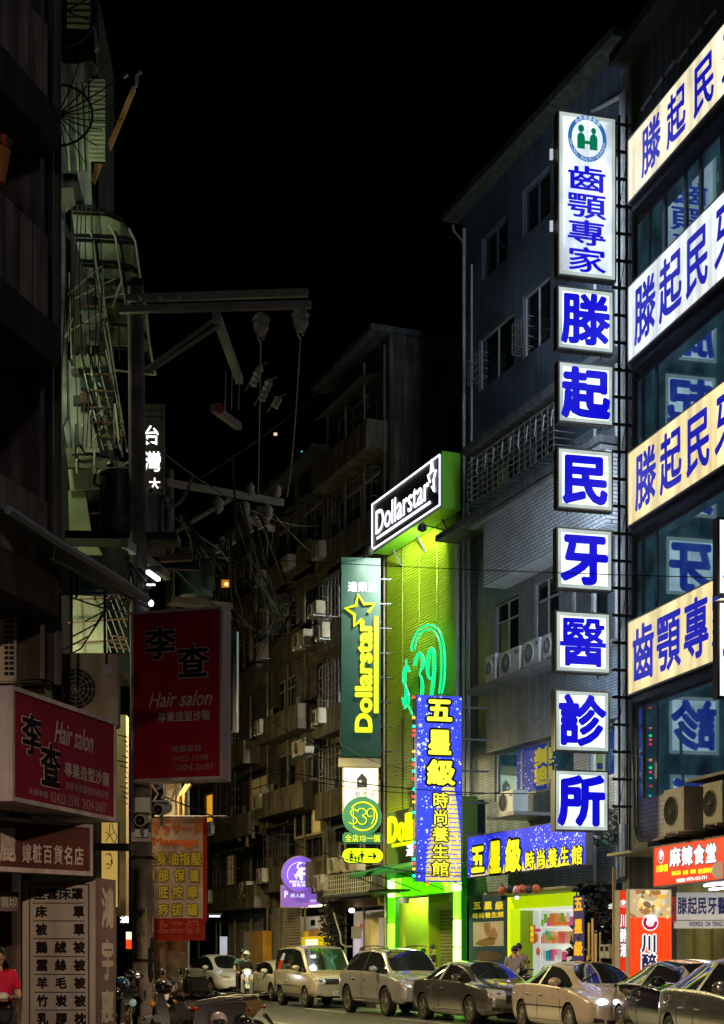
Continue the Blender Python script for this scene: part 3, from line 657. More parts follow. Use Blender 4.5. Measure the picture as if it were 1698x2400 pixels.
for ch, xa, xb, ya, yb in (('五', 1106, 1138, 1980, 2052), ('星', 1148, 1177, 1970, 2052), ('級', 1186, 1223, 1968, 2048), ('時', 1232, 1255, 1995, 2043), ('尚', 1258, 1281, 1992, 2040), ('養', 1285, 1309, 1988, 2038), ('生', 1314, 1336, 1984, 2034), ('館', 1341, 1368, 1982, 2031)):
    rc = (Ux(xa, wb), Ux(xb, wb), Zx(xa, yb, wb), Zx(xa, ya, wb))
    bb = .05 if ch in '五星級' else .018; cjk(ch, FB, rc, wb + .009, BLK, t, bold=bb + .08, k=14); cjk(ch, FB, rc, wb + .017, SPAY, t, bold=bb, k=12)
# painted reflection of the spa sign in the first floor window
uP0, uP1 = Ux(1205), Ux(1300); zP0, zP1 = Zx(1160, 1925), Zx(1160, 1775)
pw = thing('window_reflection', 'dim blue painted reflection of the spa sign in the first floor window', 'poster', FB.P(uP0, zP0, -.1))
zq = Zx(1160, 1872)
BX('reflected_panel', M('spa_blue_reflection', (.02, .04, .25), .5, emit=(.01, .03, .3), es=.5), pw, FB, uP0, uP1, zq, Zx(1160, 1770), -.10, -.09)
cjk('美容', FB, (Ux(1245), Ux(1290), zq + .1, Zx(1160, 1778)), -.086, SPAYD, pw, bold=.06, vertical=True)
stars(FB, (uP0, uP1, zq + .1, zq + .9), -.087, 60, 8, pw, .01, .03)
# vertical spa sign
FS = face(977, 41.5, .25)
u0, u1 = FS.U(977), FS.U(1083); z1, z0 = FS.ZZ(977, 1628), FS.ZZ(977, 2066)
t = sign_box('spa_vertical_sign', 'tall blue starry vertical sign with yellow characters and fairy bulbs', FS, u0, u1, z0, z1, -.22, 0, SPA, M('spa_edge', (.05, .07, .25), .4, emit=(.01, .02, .2), es=.5), .015)
stars(FS, (u0 + .03, u1 - .03, z0 + .05, z1 - .05), .003, 260, 11, t, .008, .05)
stars(FS, (u0 + .03, u1 - .4, z0 + 2.2, z1 - .8), .003, 60, 12, t, .015, .07)
m = MB()
for i in range(22):
    f = i / 22; zz = z0 + .03 + f * 2.7; hw = .62 * (1 - f) ** .7 + .09
    cu_ = u0 + .95
    m.poly(FS, [(max(u0 + .25, cu_ - hw * 1.2), zz), (min(u1 - .03, cu_ + hw * .6), zz), (min(u1 - .03, cu_ + hw * .55), zz + .095), (max(u0 + .25, cu_ - hw), zz + .095)], .001, .006)
m.build('tower_print', GOLD, t)
m = MB()
for i in range(60):
    f = r_.random() ** 1.3; hw = .5 * (1 - f) + .05; a = min(u1 - .1, max(u0 + .28, u0 + .95 + (r_.random() * 1.6 - 1) * hw)); m.box(FS, a, a + .03 + .03 * r_.random(), z0 + .05 + f * 2.2, z0 + .1 + f * 2.2, .0065, .0075)
m.build('window_print', GOLDL, t, kind='stuff')
for ch, ya, yb, xa, xb in (('五', 1634, 1695, 999, 1062), ('星', 1708, 1772, 1002, 1060), ('級', 1780, 1842, 1000, 1068), ('時', 1856, 1896, 1013, 1052), ('尚', 1897, 1934, 1013, 1052), ('養', 1936, 1974, 1012, 1053), ('生', 1978, 2014, 1012, 1053), ('館', 2017, 2056, 1011, 1055)):
    rc = (FS.U(xa), FS.U(xb), FS.ZZ(1030, yb), FS.ZZ(1030, ya))
    bb = .05 if ch in '五星級' else .018; cjk(ch, FS, rc, .009, BLK, t, bold=bb + .08, k=14); cjk(ch, FS, rc, .017, SPAY, t, bold=bb, k=12)
bc = [('red', (1, .02, .02)), ('green', (.0, .9, .35)), ('orange', (1, .25, .01)), ('teal', (0, .8, .6))]
bsp = [(1635, 0), (1683, 2), (1703, 1), (1713, 0), (1724, 0), (1762, 2), (1781, 1), (1792, 0), (1808, 1), (1826, 0), (1850, 3), (1868, 0), (1880, 2), (1905, 1), (1932, 0), (1956, 0), (1975, 1), (1986, 0), (2014, 1), (2024, 0), (2037, 2), (2053, 3)]
fs_ = thing('fairy_light_string', 'string of coloured bulbs down the left edge of the blue vertical sign', 'lights', FS.P(u0 - .1, z0, 0))
MB().tube([FS.P(u0 - .09, z0 - .05, .02), FS.P(u0 - .09, z1, .02)], .012, 5).build('cable', BLK, fs_)
for y, c in bsp + [(2070, 0), (2070, 2)]:
    n_, rgb = bc[c]; uu = u0 - .09
    if y == 2070: uu = u0 + .3 + .45 * (c > 0)
    MB().ell(FS.P(uu, FS.ZZ(977, y), .04), (.045, .045, .035), nu=8, nv=5).build('bulb', M('bulb_' + n_, rgb, .3, emit=rgb, es=5, noise=0), fs_, True)
# brackets of the vertical signs
for y in range(1650, 2060, 75): MB().box(FS, u1 + .01, u1 + .8, FS.ZZ(977, y + 4), FS.ZZ(977, y), -.15, -.09).build('bracket', STEEL, t)
# ---- spa / shop ground floor
gf = FB
shop = thing('convenience_shop', 'brightly lit shop with lime fascia and stocked shelves under the spa sign', 'shop', gf.P(Ux(1190), .12, 0))
LIME = M('lime_fascia', (.45, .62, .02), .45, emit=(.58, .82, .0), es=.75, noise=.12)
LIMEW = M('lime_wall', (.42, .62, .02), .5, noise=.1)
zs0 = .13
BX('fascia', LIME, shop, gf, Ux(1190, .3), Ux(1340, .3), Zx(1190, 2131, .3), Zx(1190, 2103, .3), 0, .3)
BX('side_post', LIME, shop, gf, Ux(1190, .3), Ux(1197, .3), zs0, Zx(1190, 2131, .3), .0, .3)
BX('inner_jamb', LIMEW, shop, gf, Ux(1200, .0), Ux(1212, -.0), zs0, Zx(1190, 2135), -.5, -.05)
BX('canopy', M('canopy_tan', (.3, .27, .2), .6), shop, gf, Ux(1150, .9), Ux(1342, .9), Zx(1150, 2098, .9), Zx(1150, 2093, .9), 0, 1.1)
sw = M('shop_white', (.75, .8, .72), .5, emit=(.85, .95, .80), es=.5, noise=.1)
BX('back_wall', sw, shop, gf, Ux(1205, -2), Ux(1400, -2), .1, 3.2, -2.2, -2.1)
BX('ceiling', M('shop_ceiling', (.7, .72, .7), .6, emit=(.85, .95, .85), es=.6), shop, gf, Ux(1190), Ux(1370), Zx(1190, 2135) + .02, Zx(1190, 2135) + .1, -2.1, -.05)
BX('floor', M('shop_floor', (.5, .5, .45), .3), shop, gf, Ux(1190), Ux(1370), .08, .13, -2.1, -.0)
rs = random.Random(21)
pcols = {'pink': (.8, .1, .25), 'red': (.65, .02, .03), 'orange': (.85, .2, .03), 'teal': (.05, .45, .4), 'white': (.8, .8, .78), 'green': (.2, .5, .05), 'skin': (.7, .4, .2), 'blue': (.1, .2, .5)}
for c, v in pcols.items(): M('product_' + c, v, .4, noise=.1, emit=v, es=.25)
for r in range(5):
    zz = .35 + r * .5
    BX('shelf', M('shelf_white', (.8, .8, .8), .4, emit=(.9, .95, .9), es=.4), shop, gf, Ux(1262, -1.5), Ux(1345, -1.5), zz, zz + .035, -1.9, -1.4)
    u = Ux(1264, -1.5); k_ = ['white', 'red', 'white', 'skin', 'orange'][r]
    i_ = 0
    while u < Ux(1342, -1.5):
        wd = .1 + .14 * rs.random(); hh = .15 + .22 * rs.random(); c = k_ if rs.random() < .55 else rs.choice(list(pcols))
        o = BX('product', M('product_' + c), shop, gf, u, u + wd, zz + .036, zz + .036 + hh, -1.75, -1.5, bevel=.0); u += wd + .02 + .05 * rs.random()
for x, y, w_, h_, c in ((1245, 2200, 8, 20, 'skin'), (1258, 2198, 9, 22, 'orange'), (1236, 2228, 12, 18, 'white'), (1262, 2180, 14, 9, 'pink'), (1283, 2186, 10, 12, 'teal'), (1232, 2186, 14, 12, 'green'), (1262, 2230, 10, 20, 'orange'), (1290, 2196, 12, 16, 'green')):
    a = gf.uz(x, y, -.9); MB().ell(gf.P(a[0], a[1], -.9), (w_ / 160, .06, h_ / 160), nu=8, nv=6).build('hanging_goods', M('product_' + c), shop, True)
for x in (1222, 1262): BX('display_post', M('shelf_white'), shop, gf, Ux(x, -1.2), Ux(x + 3, -1.2), .13, 2.9, -1.25, -1.2)
BX('light_tube', M('tube_white', (1, 1, 1), .3, emit=(.95, 1, .95), es=6, noise=0), shop, gf, Ux(1215, -1), Ux(1330, -1), 2.93, 2.97, -1.1, -1.04)
BX('poster', M('poster_brown', (.35, .08, .03), .5, emit=(.3, .06, .02), es=.4), shop, gf, Ux(1241, -.2), Ux(1254, -.2), Zx(1241, 2212, -.2), Zx(1241, 2168, -.2), -.22, -.2)
cjk('特價中', gf, (Ux(1243, -.2), Ux(1252, -.2), Zx(1241, 2210, -.2), Zx(1241, 2170, -.2)), -.196, SPAYD, shop, bold=.05, vertical=True)
for c in range(5): BX('window_print', M('product_' + ['green', 'orange', 'skin', 'green', 'white'][c]), shop, gf, Ux(1275 + 13 * c, -.4), Ux(1283 + 13 * c, -.4), Zx(1275, 2163, -.4), Zx(1275, 2142, -.4), -.41, -.4)
# dark spa panel to the left of the shop
dp = thing('spa_wall_poster', 'dark blue spa panel with faded massage picture left of the lit shop', 'sign', gf.P(Ux(1098), .2, .05))
NB = M('panel_nightblue', (.015, .04, .09), .5)
BX('board', NB, dp, gf, Ux(1100, .2), Ux(1187, .2), .2, Zx(1100, 2100, .2), .0, .2)
for i, ch in enumerate('五星級'): tp(ch, gf, .2, 1109 + 26 * i, 1129 + 26 * i, 2113, 2133, SPAYD, dp, bold=.05)
tp('時尚養生館', gf, .2, 1108, 1182, 2140, 2154, SPAYD, dp, bold=.04, split=False, name='lettering')
BX('massage_picture', M('picture_beige', (.38, .33, .28), .5, emit=(.3, .25, .2), es=.12), dp, gf, Ux(1110, .2), Ux(1181, .2), Zx(1110, 2218, .2), Zx(1110, 2162, .2), .2, .205)
def pp(mb, fr, w, pts, d=.003): mb.poly(fr, [fr.uz(x, y, w) for x, y in pts], w, w + d); return mb
pp(MB(), gf, .206, [(1113, 2213), (1125, 2203), (1150, 2196), (1160, 2199), (1160, 2214), (1140, 2218)]).build('arm_print', M('print_brown', (.2, .11, .05), .5), dp)
pp(MB(), gf, .206, [(1134, 2163), (1151, 2163), (1150, 2180), (1160, 2172), (1168, 2190), (1163, 2205), (1146, 2200), (1137, 2185)]).build('figure_print', M('print_skin', (.3, .17, .12), .5), dp)
pp(MB(), gf, .206, [(1112, 2235), (1140, 2228), (1170, 2232), (1182, 2240), (1170, 2250), (1120, 2250)]).build('lower_print', M('print_brown2', (.08, .05, .04), .5), dp)
# vertical hanging spa banner and planks, dark netting, meters
hb = thing('spa_cloth_banner', 'narrow purple banner with gold characters hanging right of the lit shop', 'banner', gf.P(Ux(1344, .8), .3, .8))
BX('cloth', M('purple_cloth', (.06, .04, .16), .6, emit=(.05, .04, .14), es=.3), hb, gf, Ux(1344, .8), Ux(1369, .8), .3, Zx(1344, 2100, .8), .78, .8)
GO = M('gold_dim', (.7, .4, .02), .5, emit=(.75, .42, .01), es=.6, noise=0)
for i, ch in enumerate('五星級'): tp(ch, gf, .8, 1346, 1367, 2101 + 52 * i, 2138 + 52 * i, GO, hb, xref=1346, bold=.05)
WD = M('plank_wood', (.5, .30, .06), .6, noise=.3)
WD2 = M('plank_pale', (.5, .38, .2), .6, noise=.3)
for i, (xa, ya, xb, r, mt) in enumerate(((1366, 2163, 1380, .045, WD), (1380, 2153, 1386, .04, WD2), (1377, 2188, 1390, .07, WD2), (1372, 2240, 1372, .1, WD2), (1388, 2185, 1396, .03, WD2))):
    a = gf.uz(xa, ya, .9); o = MB().box(Fr(gf.P(Ux(xb, .9), 0, .9), gf.u), -r, r, .14, a[1], -.02 - i * .03, .0 - i * .03).build('wood_plank', mt)
    tag(o, ['thin orange plank leaning beside the purple banner', 'dark tipped plank behind the orange plank', 'wide pale plank beside the netting', 'short square pale board at the foot of the planks', 'slim pale lath nearest the dark netting'][i], 'plank', 'planks leaning by the shop')
# netting / creeper mass between shop and red sign
def leafmass(name, label, fr, xa, xb, ya, yb, w0, w1, n, mat, seed, sz=.12, cat='plant'):
    r = random.Random(seed); t = thing(name, label, cat, fr.P(fr.U((xa + xb) / 2, w0), fr.ZZ(xa, yb, w0), w0)); 
    U0, U1, Z0, Z1 = fr.U(xa, w0), fr.U(xb, w0), fr.ZZ(xa, yb, w0), fr.ZZ(xa, ya, w0); m = MB()
    for i in range(n):
        zz = Z0 + (Z1 - Z0) * r.random(); k = .5 + .5 * math.sin(zz * 2.3 + seed) ; u = (U0 + U1) / 2 + (U1 - U0) * (r.random() - .5) * (.55 + .45 * k)
        c = fr.P(u, zz, w0 + (w1 - w0) * r.random()); a = Vector((r.gauss(0, 1), r.gauss(0, 1), r.gauss(0, .6))).normalized(); b = a.cross(Vector((r.gauss(0, 1), r.gauss(0, 1), r.gauss(0, 1)))).normalized()
        s = sz * (.4 + r.random()); m.add([c - a * s, c + b * s * .35, c + a * s, c - b * s * .35], [(0, 1, 2, 3)])
    m.build('foliage', mat, t)
    m = MB()
    for i in range(9):
        u = U0 + (U1 - U0) * r.random(); pts = []
        for j in range(9): pts.append(fr.P(u + .12 * math.sin(j * 1.3 + i), Z0 + (Z1 - Z0) * j / 8, w0 + (w1 - w0) * (.3 + .3 * math.sin(j + i))))
        m.tube(pts, .012 + .012 * r.random(), 4)
    m.build('stems', M('stem_dark', (.05, .045, .035), .8), t)
    return t
leafmass('creeper', 'dark withered creeper and netting between the lit shop and the red sign', gf, 1378, 1448, 2075, 2265, .2, .75, 900, M('leaf_withered', (.035, .036, .033), .7, noise=.4), 4, .16)
leafmass('climbing_plant', 'small green climbing plant on pipes beside the lowest box sign', FB, 1405, 1462, 1905, 1985, .3, .9, 300, M('leaf_green', (.05, .09, .065), .5, noise=.4), 5, .10)
for i in range(2):
    a = gf.uz(1410 + 12 * i, 2246, .95); t = thing('electric_meter', ['left grey electric meter box on the dark netting', 'right grey electric meter box on the dark netting'][i], 'meter', gf.P(a[0], a[1], .95), 'electric meters')
    BX('case', M('meter_grey', (.35, .36, .33), .5), t, gf, a[0], a[0] + .22, a[1], a[1] + .33, .85, 1.0, bevel=.02); BX('dial_window', DGLASS, t, gf, a[0] + .05, a[0] + .17, a[1] + .17, a[1] + .28, 1.0, 1.01)
MB().tube([gf.P(Ux(1440, 1), .12, 1), gf.P(Ux(1440, 1), 3.6, 1)], .045, 6).build('drain_pipe', M('pipe_tan', (.4, .3, .17), .5), gb, True)
# things hung under the spa banner
for i, (x, y, c) in enumerate(((1178, 2087, (.6, .12, .03)), (1196, 2084, (.02, .02, .02)), (1212, 2086, (.75, .4, .4)), (1225, 2083, (.65, .1, .04)), (1240, 2084, (.06, .05, .05)), (1258, 2083, (.6, .13, .03)))):
    a = gf.uz(x, y, 1.2); t = thing('hanging_bag', ['orange cone shaped bag leftmost under the spa banner', 'black round bag under the spa banner', 'pale pink bag under the spa banner', 'red bag under the spa banner centre', 'dark brown bag under the spa banner', 'orange round bag rightmost under the spa banner'][i], 'bag', gf.P(a[0], a[1], 1.2), 'bags hanging under the spa banner')
    MB().ell(gf.P(a[0], a[1], 1.2), (.11, .08, .12), nu=10, nv=6).build('pouch', M('bag%d' % i, c, .5), t, True); MB().tube([gf.P(a[0] - .06, a[1] + .09, 1.2), gf.P(a[0], a[1] + .2, 1.2), gf.P(a[0] + .06, a[1] + .09, 1.2)], .008, 4).build('strap', BLK, t)
pl = thing('purple_spot_lamp', 'small glowing violet lamp under the tan canopy', 'lamp', gf.P(*gf.uz(1212, 2104, 1.0), 1.0))
MB().ell(gf.P(*gf.uz(1212, 2104, 1.0), 1.0), (.05, .05, .05)).build('bulb', M('violet_glow', (.5, .3, 1), .3, emit=(.45, .3, 1), es=5, noise=0), pl, True)
MB().tube([gf.P(*gf.uz(1212, 2104, 1.0), 1.0), gf.P(*gf.uz(1212, 2097, 1.0), 1.0)], .02, 5).build('stem', BLK, pl)

# ================================================================ lime discount shop
gU0, gU1 = Ux(916), Ux(1079)
LIMEC = M('lime_corrugated', (.40, .58, .02), .38, noise=.12, ns=.6)
ds = thing('lime_shop_building', 'lime green corrugated shop facade with neon price and lit door frame', 'building', FB.P(gU0, 0, .0))
zc0, zc1 = 3.6, Zx(1078, 1205)
m = MB(); p = .085; zz = zc0; prev = None; wv = .12
while zz < zc1:
    for (dz, dw) in ((0, 0), (.04, 0), (.052, .035), (.073, .035)):
        cur = (zz + dz, wv + dw)
        if prev: m.quad(FB.P(gU0, prev[0], prev[1]), FB.P(gU1, prev[0], prev[1]), FB.P(gU1, cur[0], cur[1]), FB.P(gU0, cur[0], cur[1]))
        prev = cur
    zz += p
m.build('corrugated_cladding', LIMEC, ds)
MB().box(FB, gU0, gU1, 3.62, zc1, -6, .1).build('wall', M('lime_side', (.2, .28, .05), .6), ds)
MB().box(FB, gU1 + .0, gU1 + .12, 3.4, zc1 - .4, -.1, .18).build('edge_trim', M('edge_white', (.5, .52, .5), .5), ds)
for i_ in range(1, 4): BX('cladding_joint', M('joint_dark', (.08, .12, .01), .6), ds, FB, gU0 + (gU1 - gU0) * i_ / 4 - .008, gU0 + (gU1 - gU0) * i_ / 4 + .008, zc0, zc1, .12, .165)
# top box sign
wt_ = .95
u0, u1 = Ux(873, wt_), Ux(1035, wt_); z0, z1 = Zx(873, 1297, wt_), Zx(873, 1177, wt_)
BG = M('sign_black_green', (.012, .02, .016), .35, noise=.1)
LG = M('casing_lime', (.14, .42, .01), .45, noise=.1)
t = thing('rooftop_box_sign', 'black lit box sign with white outlined shop name on lime casing', 'sign', FB.P((u0 + u1) / 2, z0, wt_ - .3))
MB().box(FB, u0, u1, z0, z1, wt_ - .62, wt_ - .02).build('casing', LG, t)
BX('face_panel', BG, t, FB, u0, u1, z0, z1, wt_ - .019, wt_)
NW = M('neon_white', (1, 1, 1), .3, noise=0, emit=(.9, .9, 1.0), es=2.2)
e = .10
MB().tube([FB.P(a, b, wt_ + .03) for a, b in ((u0 + e * .6, z0 + e), (u0 + e * .6, z1 - e), (u1 - e * .6, z1 - e), (u1 - e * .6, z0 + e), (u0 + e * .6, z0 + e))], .022, 6).build('neon_border', NW, t)
hh = z1 - z0
latin('Dollarstar', FB, (u0 + .35, u0 + (u1 - u0) * .84, z0 + hh * .30, z0 + hh * .76), wt_ + .02, NW, t, bold=.008, k=6)
MB().box(FB, u0 + .45, u0 + (u1 - u0) * .86, z0 + hh * .20, z0 + hh * .245, wt_ + .015, wt_ + .03).build('underline', NW, t)
def star_outline(fr, pts, w, r, mat, parent, name='star_outline'): return MB().tube([fr.P(a, b, w) for a, b in pts], r, 6).build(name, mat, parent)
su, sz_ = u0 + (u1 - u0) * .885, z0 + hh * .62
sp5 = [(su + (.55 if i % 2 == 0 else .24) * math.cos(math.radians(90 + 36 * i)) * .55, sz_ + (.55 if i % 2 == 0 else .24) * math.sin(math.radians(90 + 36 * i)) * 1.0) for i in range(11)]
star_outline(FB, [sp5[i] for i in (3, 2, 1, 0, 9, 8, 7, 6, 5)], wt_ + .03, .028, NW, t)
for k_ in range(3): MB().tube([FB.P(u0 + .6 + 1.9 * k_, z0 + .02, wt_ - .5), FB.P(u0 + .6 + 1.9 * k_, z0 - .5, .15)], .03, 5).build('strut', STEEL, t)
# floodlights
def flood(label, fr, u, z, w, target, power, col=(.95, 1, .95), size=.12, blend=.6, ang=70):
    t = thing('floodlight', label, 'lamp', fr.P(u, z, w), 'floodlights of the lime shop'); p = fr.P(u, z, w); d = (target - p).normalized()
    MB().lathe(p - d * .2, d, [(.06, 0), (.13, .12), (.15, .2), (.15, .21)], 12).build('housing', STEEL, t, True)
    MB().lathe(p + d * .012, d, [(.12, 0), (.12, .01)], 12).build('lens', M('lens_glow', (1, 1, 1), .3, emit=(1, 1, 1), es=30, noise=0), t)
    MB().tube([p - d * .15, fr.P(u, z + .02, .1)], .02, 5).build('arm', STEEL, t)
    l = bpy.data.lights.new('flood_beam', 'SPOT'); l.energy = power; l.color = col; l.spot_size = math.radians(ang); l.spot_blend = blend; l.shadow_soft_size = size
    lo = bpy.data.objects.new('flood_beam', l); COL.objects.link(lo); lo.parent = t; lo.location = d * .06
    lo.rotation_euler = d.to_track_quat('-Z', 'Y').to_euler(); return t
fl = FB.uz(990, 1258, .95)
flood('floodlight under the black box sign washing the lime cladding', FB, fl[0], z0 - .25, .95, FB.P(*FB.uz(985, 1420, 0), .1), 5200, ang=128, blend=1)
fv = FB.uz(857, 1308, 1.6)
# vertical green sign
FV = face(800, 48.2, .12)
u0, u1, z1, z0 = FV.U(800), FV.U(893), FV.ZZ(800, 1305), FV.ZZ(800, 1773)
GRN = M('sign_deep_green', (.007, .042, .022), .45, emit=(.0, .05, .02), es=.35, noise=.12)
t = thing('green_vertical_sign', 'tall dark green vertical sign with yellow outlined star and shop name', 'sign', FV.P((u0 + u1) / 2, z0, -.2))
BX('casing', M('sign_green_side', (.01, .06, .03), .5), t, FV, u0, u1, z0, z1, -.35, -.02, bevel=.02)
BX('face_panel', GRN, t, FV, u0 + .01, u1 - .01, z0 + .01, z1 - .01, -.019, 0)
cjk('達樂星', FV, (FV.U(815), FV.U(885), FV.ZZ(815, 1388), FV.ZZ(815, 1362)), .01, M('letter_white_bright', (1, 1, 1), .3, noise=0, emit=(1, .95, 1), es=1.5), t, bold=.012, k=6)
YG = M('letter_yellowgreen', (.2, .22, 0), .4, noise=0, emit=(.86, 1.0, .0), es=1.25)
latin('Dollarstar', FV, (FV.U(832), FV.U(873), FV.ZZ(800, 1716), FV.ZZ(800, 1452)), .07, YG, t, bold=.04, k=10, rot=True, depth=.06)
MB().box(FV, FV.U(876.5), FV.U(887), FV.ZZ(800, 1670), FV.ZZ(800, 1443), .01, .07).build('underline', YG, t)
sc_ = (FV.U(846), FV.ZZ(800, 1432)); a_ = []
for i in range(11):
    r = (.50 if i % 2 == 0 else .235); an = math.radians(100 + 36 * i); a_.append((sc_[0] + r * math.cos(an) * .98, sc_[1] + r * math.sin(an) * 1.05))
star_outline(FV, [a_[i] for i in (7, 8, 9, 10, 1, 2, 3, 4, 5, 6)][:9], .05, .05, YG, t)
flood('round floodlight on an arm above the dark green vertical sign', FV, FV.U(857), FV.ZZ(857, 1310), .9, FV.P(FV.U(880), FV.ZZ(860, 1335), .0), 60, (.85, 1, .9), ang=150, blend=1)
for y in range(1350, 1780, 58): MB().box(FV, u1 + .01, FV.U(920), FV.ZZ(800, y + 3), FV.ZZ(800, y), -.2, -.15).build('bracket', STEEL, t)
# bookshop sign, round price sign, family arrow pill
FK = face(800, 47.0, .12)
t = sign_box('bookshop_sign', 'white lit bookshop sign with dark house drawing behind the round price sign', FK, FK.U(805), FK.U(889), FK.ZZ(800, 1905), FK.ZZ(800, 1797), -.25, -.06, M('book_white', (.8, .8, .7), .4, emit=(.98, 1, .80), es=1.1, evar=.15), M('cream_casing', (.55, .5, .35), .5), .03)
BX('top_box', M('cream_casing'), t, FK, FK.U(796), FK.U(893), FK.ZZ(800, 1796), FK.ZZ(800, 1776), -.3, -.04)
HD = M('house_dark', (.05, .06, .06), .5)
hp = lambda pts, n, mt=HD: pp(MB(), FK, -.047, pts).build(n, mt, t)
hp([(837, 1846), (861, 1846), (861, 1825), (849, 1812), (837, 1825)], 'house_print'); hp([(840, 1829), (848, 1828), (848, 1835), (841, 1835)], 'page_print', WHT)
tp('小獸書屋', FK, -.056, 815, 880, 1853, 1869, HD, t, bold=0, split=False, name='lettering')
DG = M('round_green', (.05, .2, .12), .45, emit=(.03, .12, .07), es=.7, noise=.08)
rs_ = thing('round_price_sign', 'round dark green price sign with yellow ring and number', 'sign', FK.P(FK.U(849), FK.ZZ(800, 1980), 0))
cc = FK.uz(849, 1914); s_ = F_PX / 47.0
MB().lathe(FK.P(cc[0], cc[1], -.05), FK.n, [(46 / s_, 0), (46.5 / s_, .03), (46.5 / s_, .12), (45.5 / s_, .15)], 40).build('disc', DG, rs_, True)
MB().box(FK, FK.U(803), FK.U(897), FK.ZZ(800, 1978), FK.ZZ(800, 1951), -.05, .09).build('name_plate', DG, rs_, bevel=.06)
ring = [FK.P(cc[0] + .02 + 33 / s_ * math.cos(a), cc[1] + 33 / s_ * math.sin(a) * 1.0, .11) for a in [math.radians(145 - 8 * i) for i in range(36)]]
MB().tube(ring, .024, 6).build('ring_tube', YG, rs_)
def stroke(fr, w, pts, r, mat, par, name, k=4, sx=1, depthmat=None):
    P2 = [Vector((x, y)) for x, y in pts]; out = []
    for i in range(len(P2) - 1):
        p0 = P2[max(0, i - 1)]; p1 = P2[i]; p2 = P2[i + 1]; p3 = P2[min(len(P2) - 1, i + 2)]
        for j in range(k):
            q = j / k; out.append(.5 * ((2 * p1) + (-p0 + p2) * q + (2 * p0 - 5 * p1 + 4 * p2 - p3) * q * q + (-p0 + 3 * p1 - 3 * p2 + p3) * q ** 3))
    out.append(P2[-1]); return MB().tube([fr.P(*fr.uz(a.x, a.y, w), w) for a in out], r, 6).build(name, mat, par)
S39 = {'dollar_s': [(837, 1900), (830, 1897), (823, 1902), (825, 1911), (833, 1916), (838, 1922), (834, 1929), (826, 1931), (818, 1927)],
       'digit_three': [(839, 1903), (842, 1897), (849, 1895), (857, 1899), (858, 1907), (850, 1912), (858, 1917), (859, 1926), (852, 1932), (843, 1930), (840, 1925)],
       'digit_nine': [(873, 1912), (866, 1914), (861, 1907), (863, 1898), (870, 1895), (877, 1899), (878, 1910), (876, 1922), (871, 1932)]}
for n_, pts in S39.items(): stroke(FK, .12, pts, .015, YG, rs_, n_)
stroke(FK, .12, [(829, 1891), (829, 1937)], .013, YG, rs_, 'dollar_bar')
tp('全店均一價', FK, .09, 809, 892, 1955, 1974, YG, rs_, bold=.008, k=6)
ps = thing('family_arrow_sign', 'bright yellow green pill sign with family figures and arrow', 'sign', FK.P(FK.U(849), FK.ZZ(800, 2024), 0))
PG = M('pill_glow', (.6, .9, .02), .4, noise=0, emit=(.62, .95, .0), es=1.05, evar=.1)
uu0, uu1, zz0, zz1 = FK.U(803), FK.U(897), FK.ZZ(800, 2022), FK.ZZ(800, 1989); rr = (zz1 - zz0) / 2
oval = [(uu1 - rr + rr * math.cos(a), (zz0 + zz1) / 2 + rr * math.sin(a)) for a in [math.radians(-90 + 15 * i) for i in range(13)]] + [(uu0 + rr + rr * math.cos(a), (zz0 + zz1) / 2 + rr * math.sin(a)) for a in [math.radians(90 + 15 * i) for i in range(13)]]
MB().poly(FK, oval, -.05, .08).build('panel', PG, ps)
MB().poly(FK, [(a * 1.0 + (.02 if a > (uu0 + uu1) / 2 else -.02), b + (.02 if b > (zz0 + zz1) / 2 else -.02)) for a, b in oval], -.08, .06).build('rim', M('rim_dark', (.03, .05, .03), .5), ps)
IK = M('ink_dark', (.01, .02, .01), .8, noise=0, spec=.05)
def figure(x, top, bot, dress, s=1.0):
    h = bot - top; m = MB(); r = h * .09
    m.poly(FK, [FK.uz(x + r * math.cos(a), top + r + r * math.sin(a), .08) for a in [math.pi * i / 5 for i in range(10)]], .08, .085)
    bw = h * .14
    if dress: body = [(x - bw, top + h * .22), (x + bw, top + h * .22), (x + bw * .6, top + h * .4), (x + bw * 1.5, top + h * .68), (x - bw * 1.5, top + h * .68), (x - bw * .6, top + h * .4)]
    else: body = [(x - bw, top + h * .22), (x + bw, top + h * .22), (x + bw * .9, top + h * .6), (x - bw * .9, top + h * .6)]
    m.poly(FK, [FK.uz(a, b, .08) for a, b in body], .08, .0855)
    for s_ in (-1, 1):
        m.poly(FK, [FK.uz(a, b, .08) for a, b in ((x + s_ * bw * .15, top + h * .6), (x + s_ * bw * .8, top + h * .6), (x + s_ * bw * .7, bot), (x + s_ * bw * .2, bot))], .08, .086)
        m.poly(FK, [FK.uz(a, b, .08) for a, b in ((x + s_ * bw, top + h * .22), (x + s_ * bw * 2.2, top + h * .5), (x + s_ * bw * 1.8, top + h * .54), (x + s_ * bw * .8, top + h * .32))], .08, .0865)
    m.build('figure_print', IK, ps)
figure(824, 1994, 2020, True); figure(833.5, 2005, 2020, False); figure(841, 2005, 2020, True); figure(849, 1994, 2020, False)
pp(MB(), FK, .08, [(862, 2005), (877, 2005), (873, 2000), (876, 1998), (884, 2006.5), (876, 2015), (873, 2013), (877, 2008.5), (862, 2008.5)]).build('arrow_print', IK, ps)
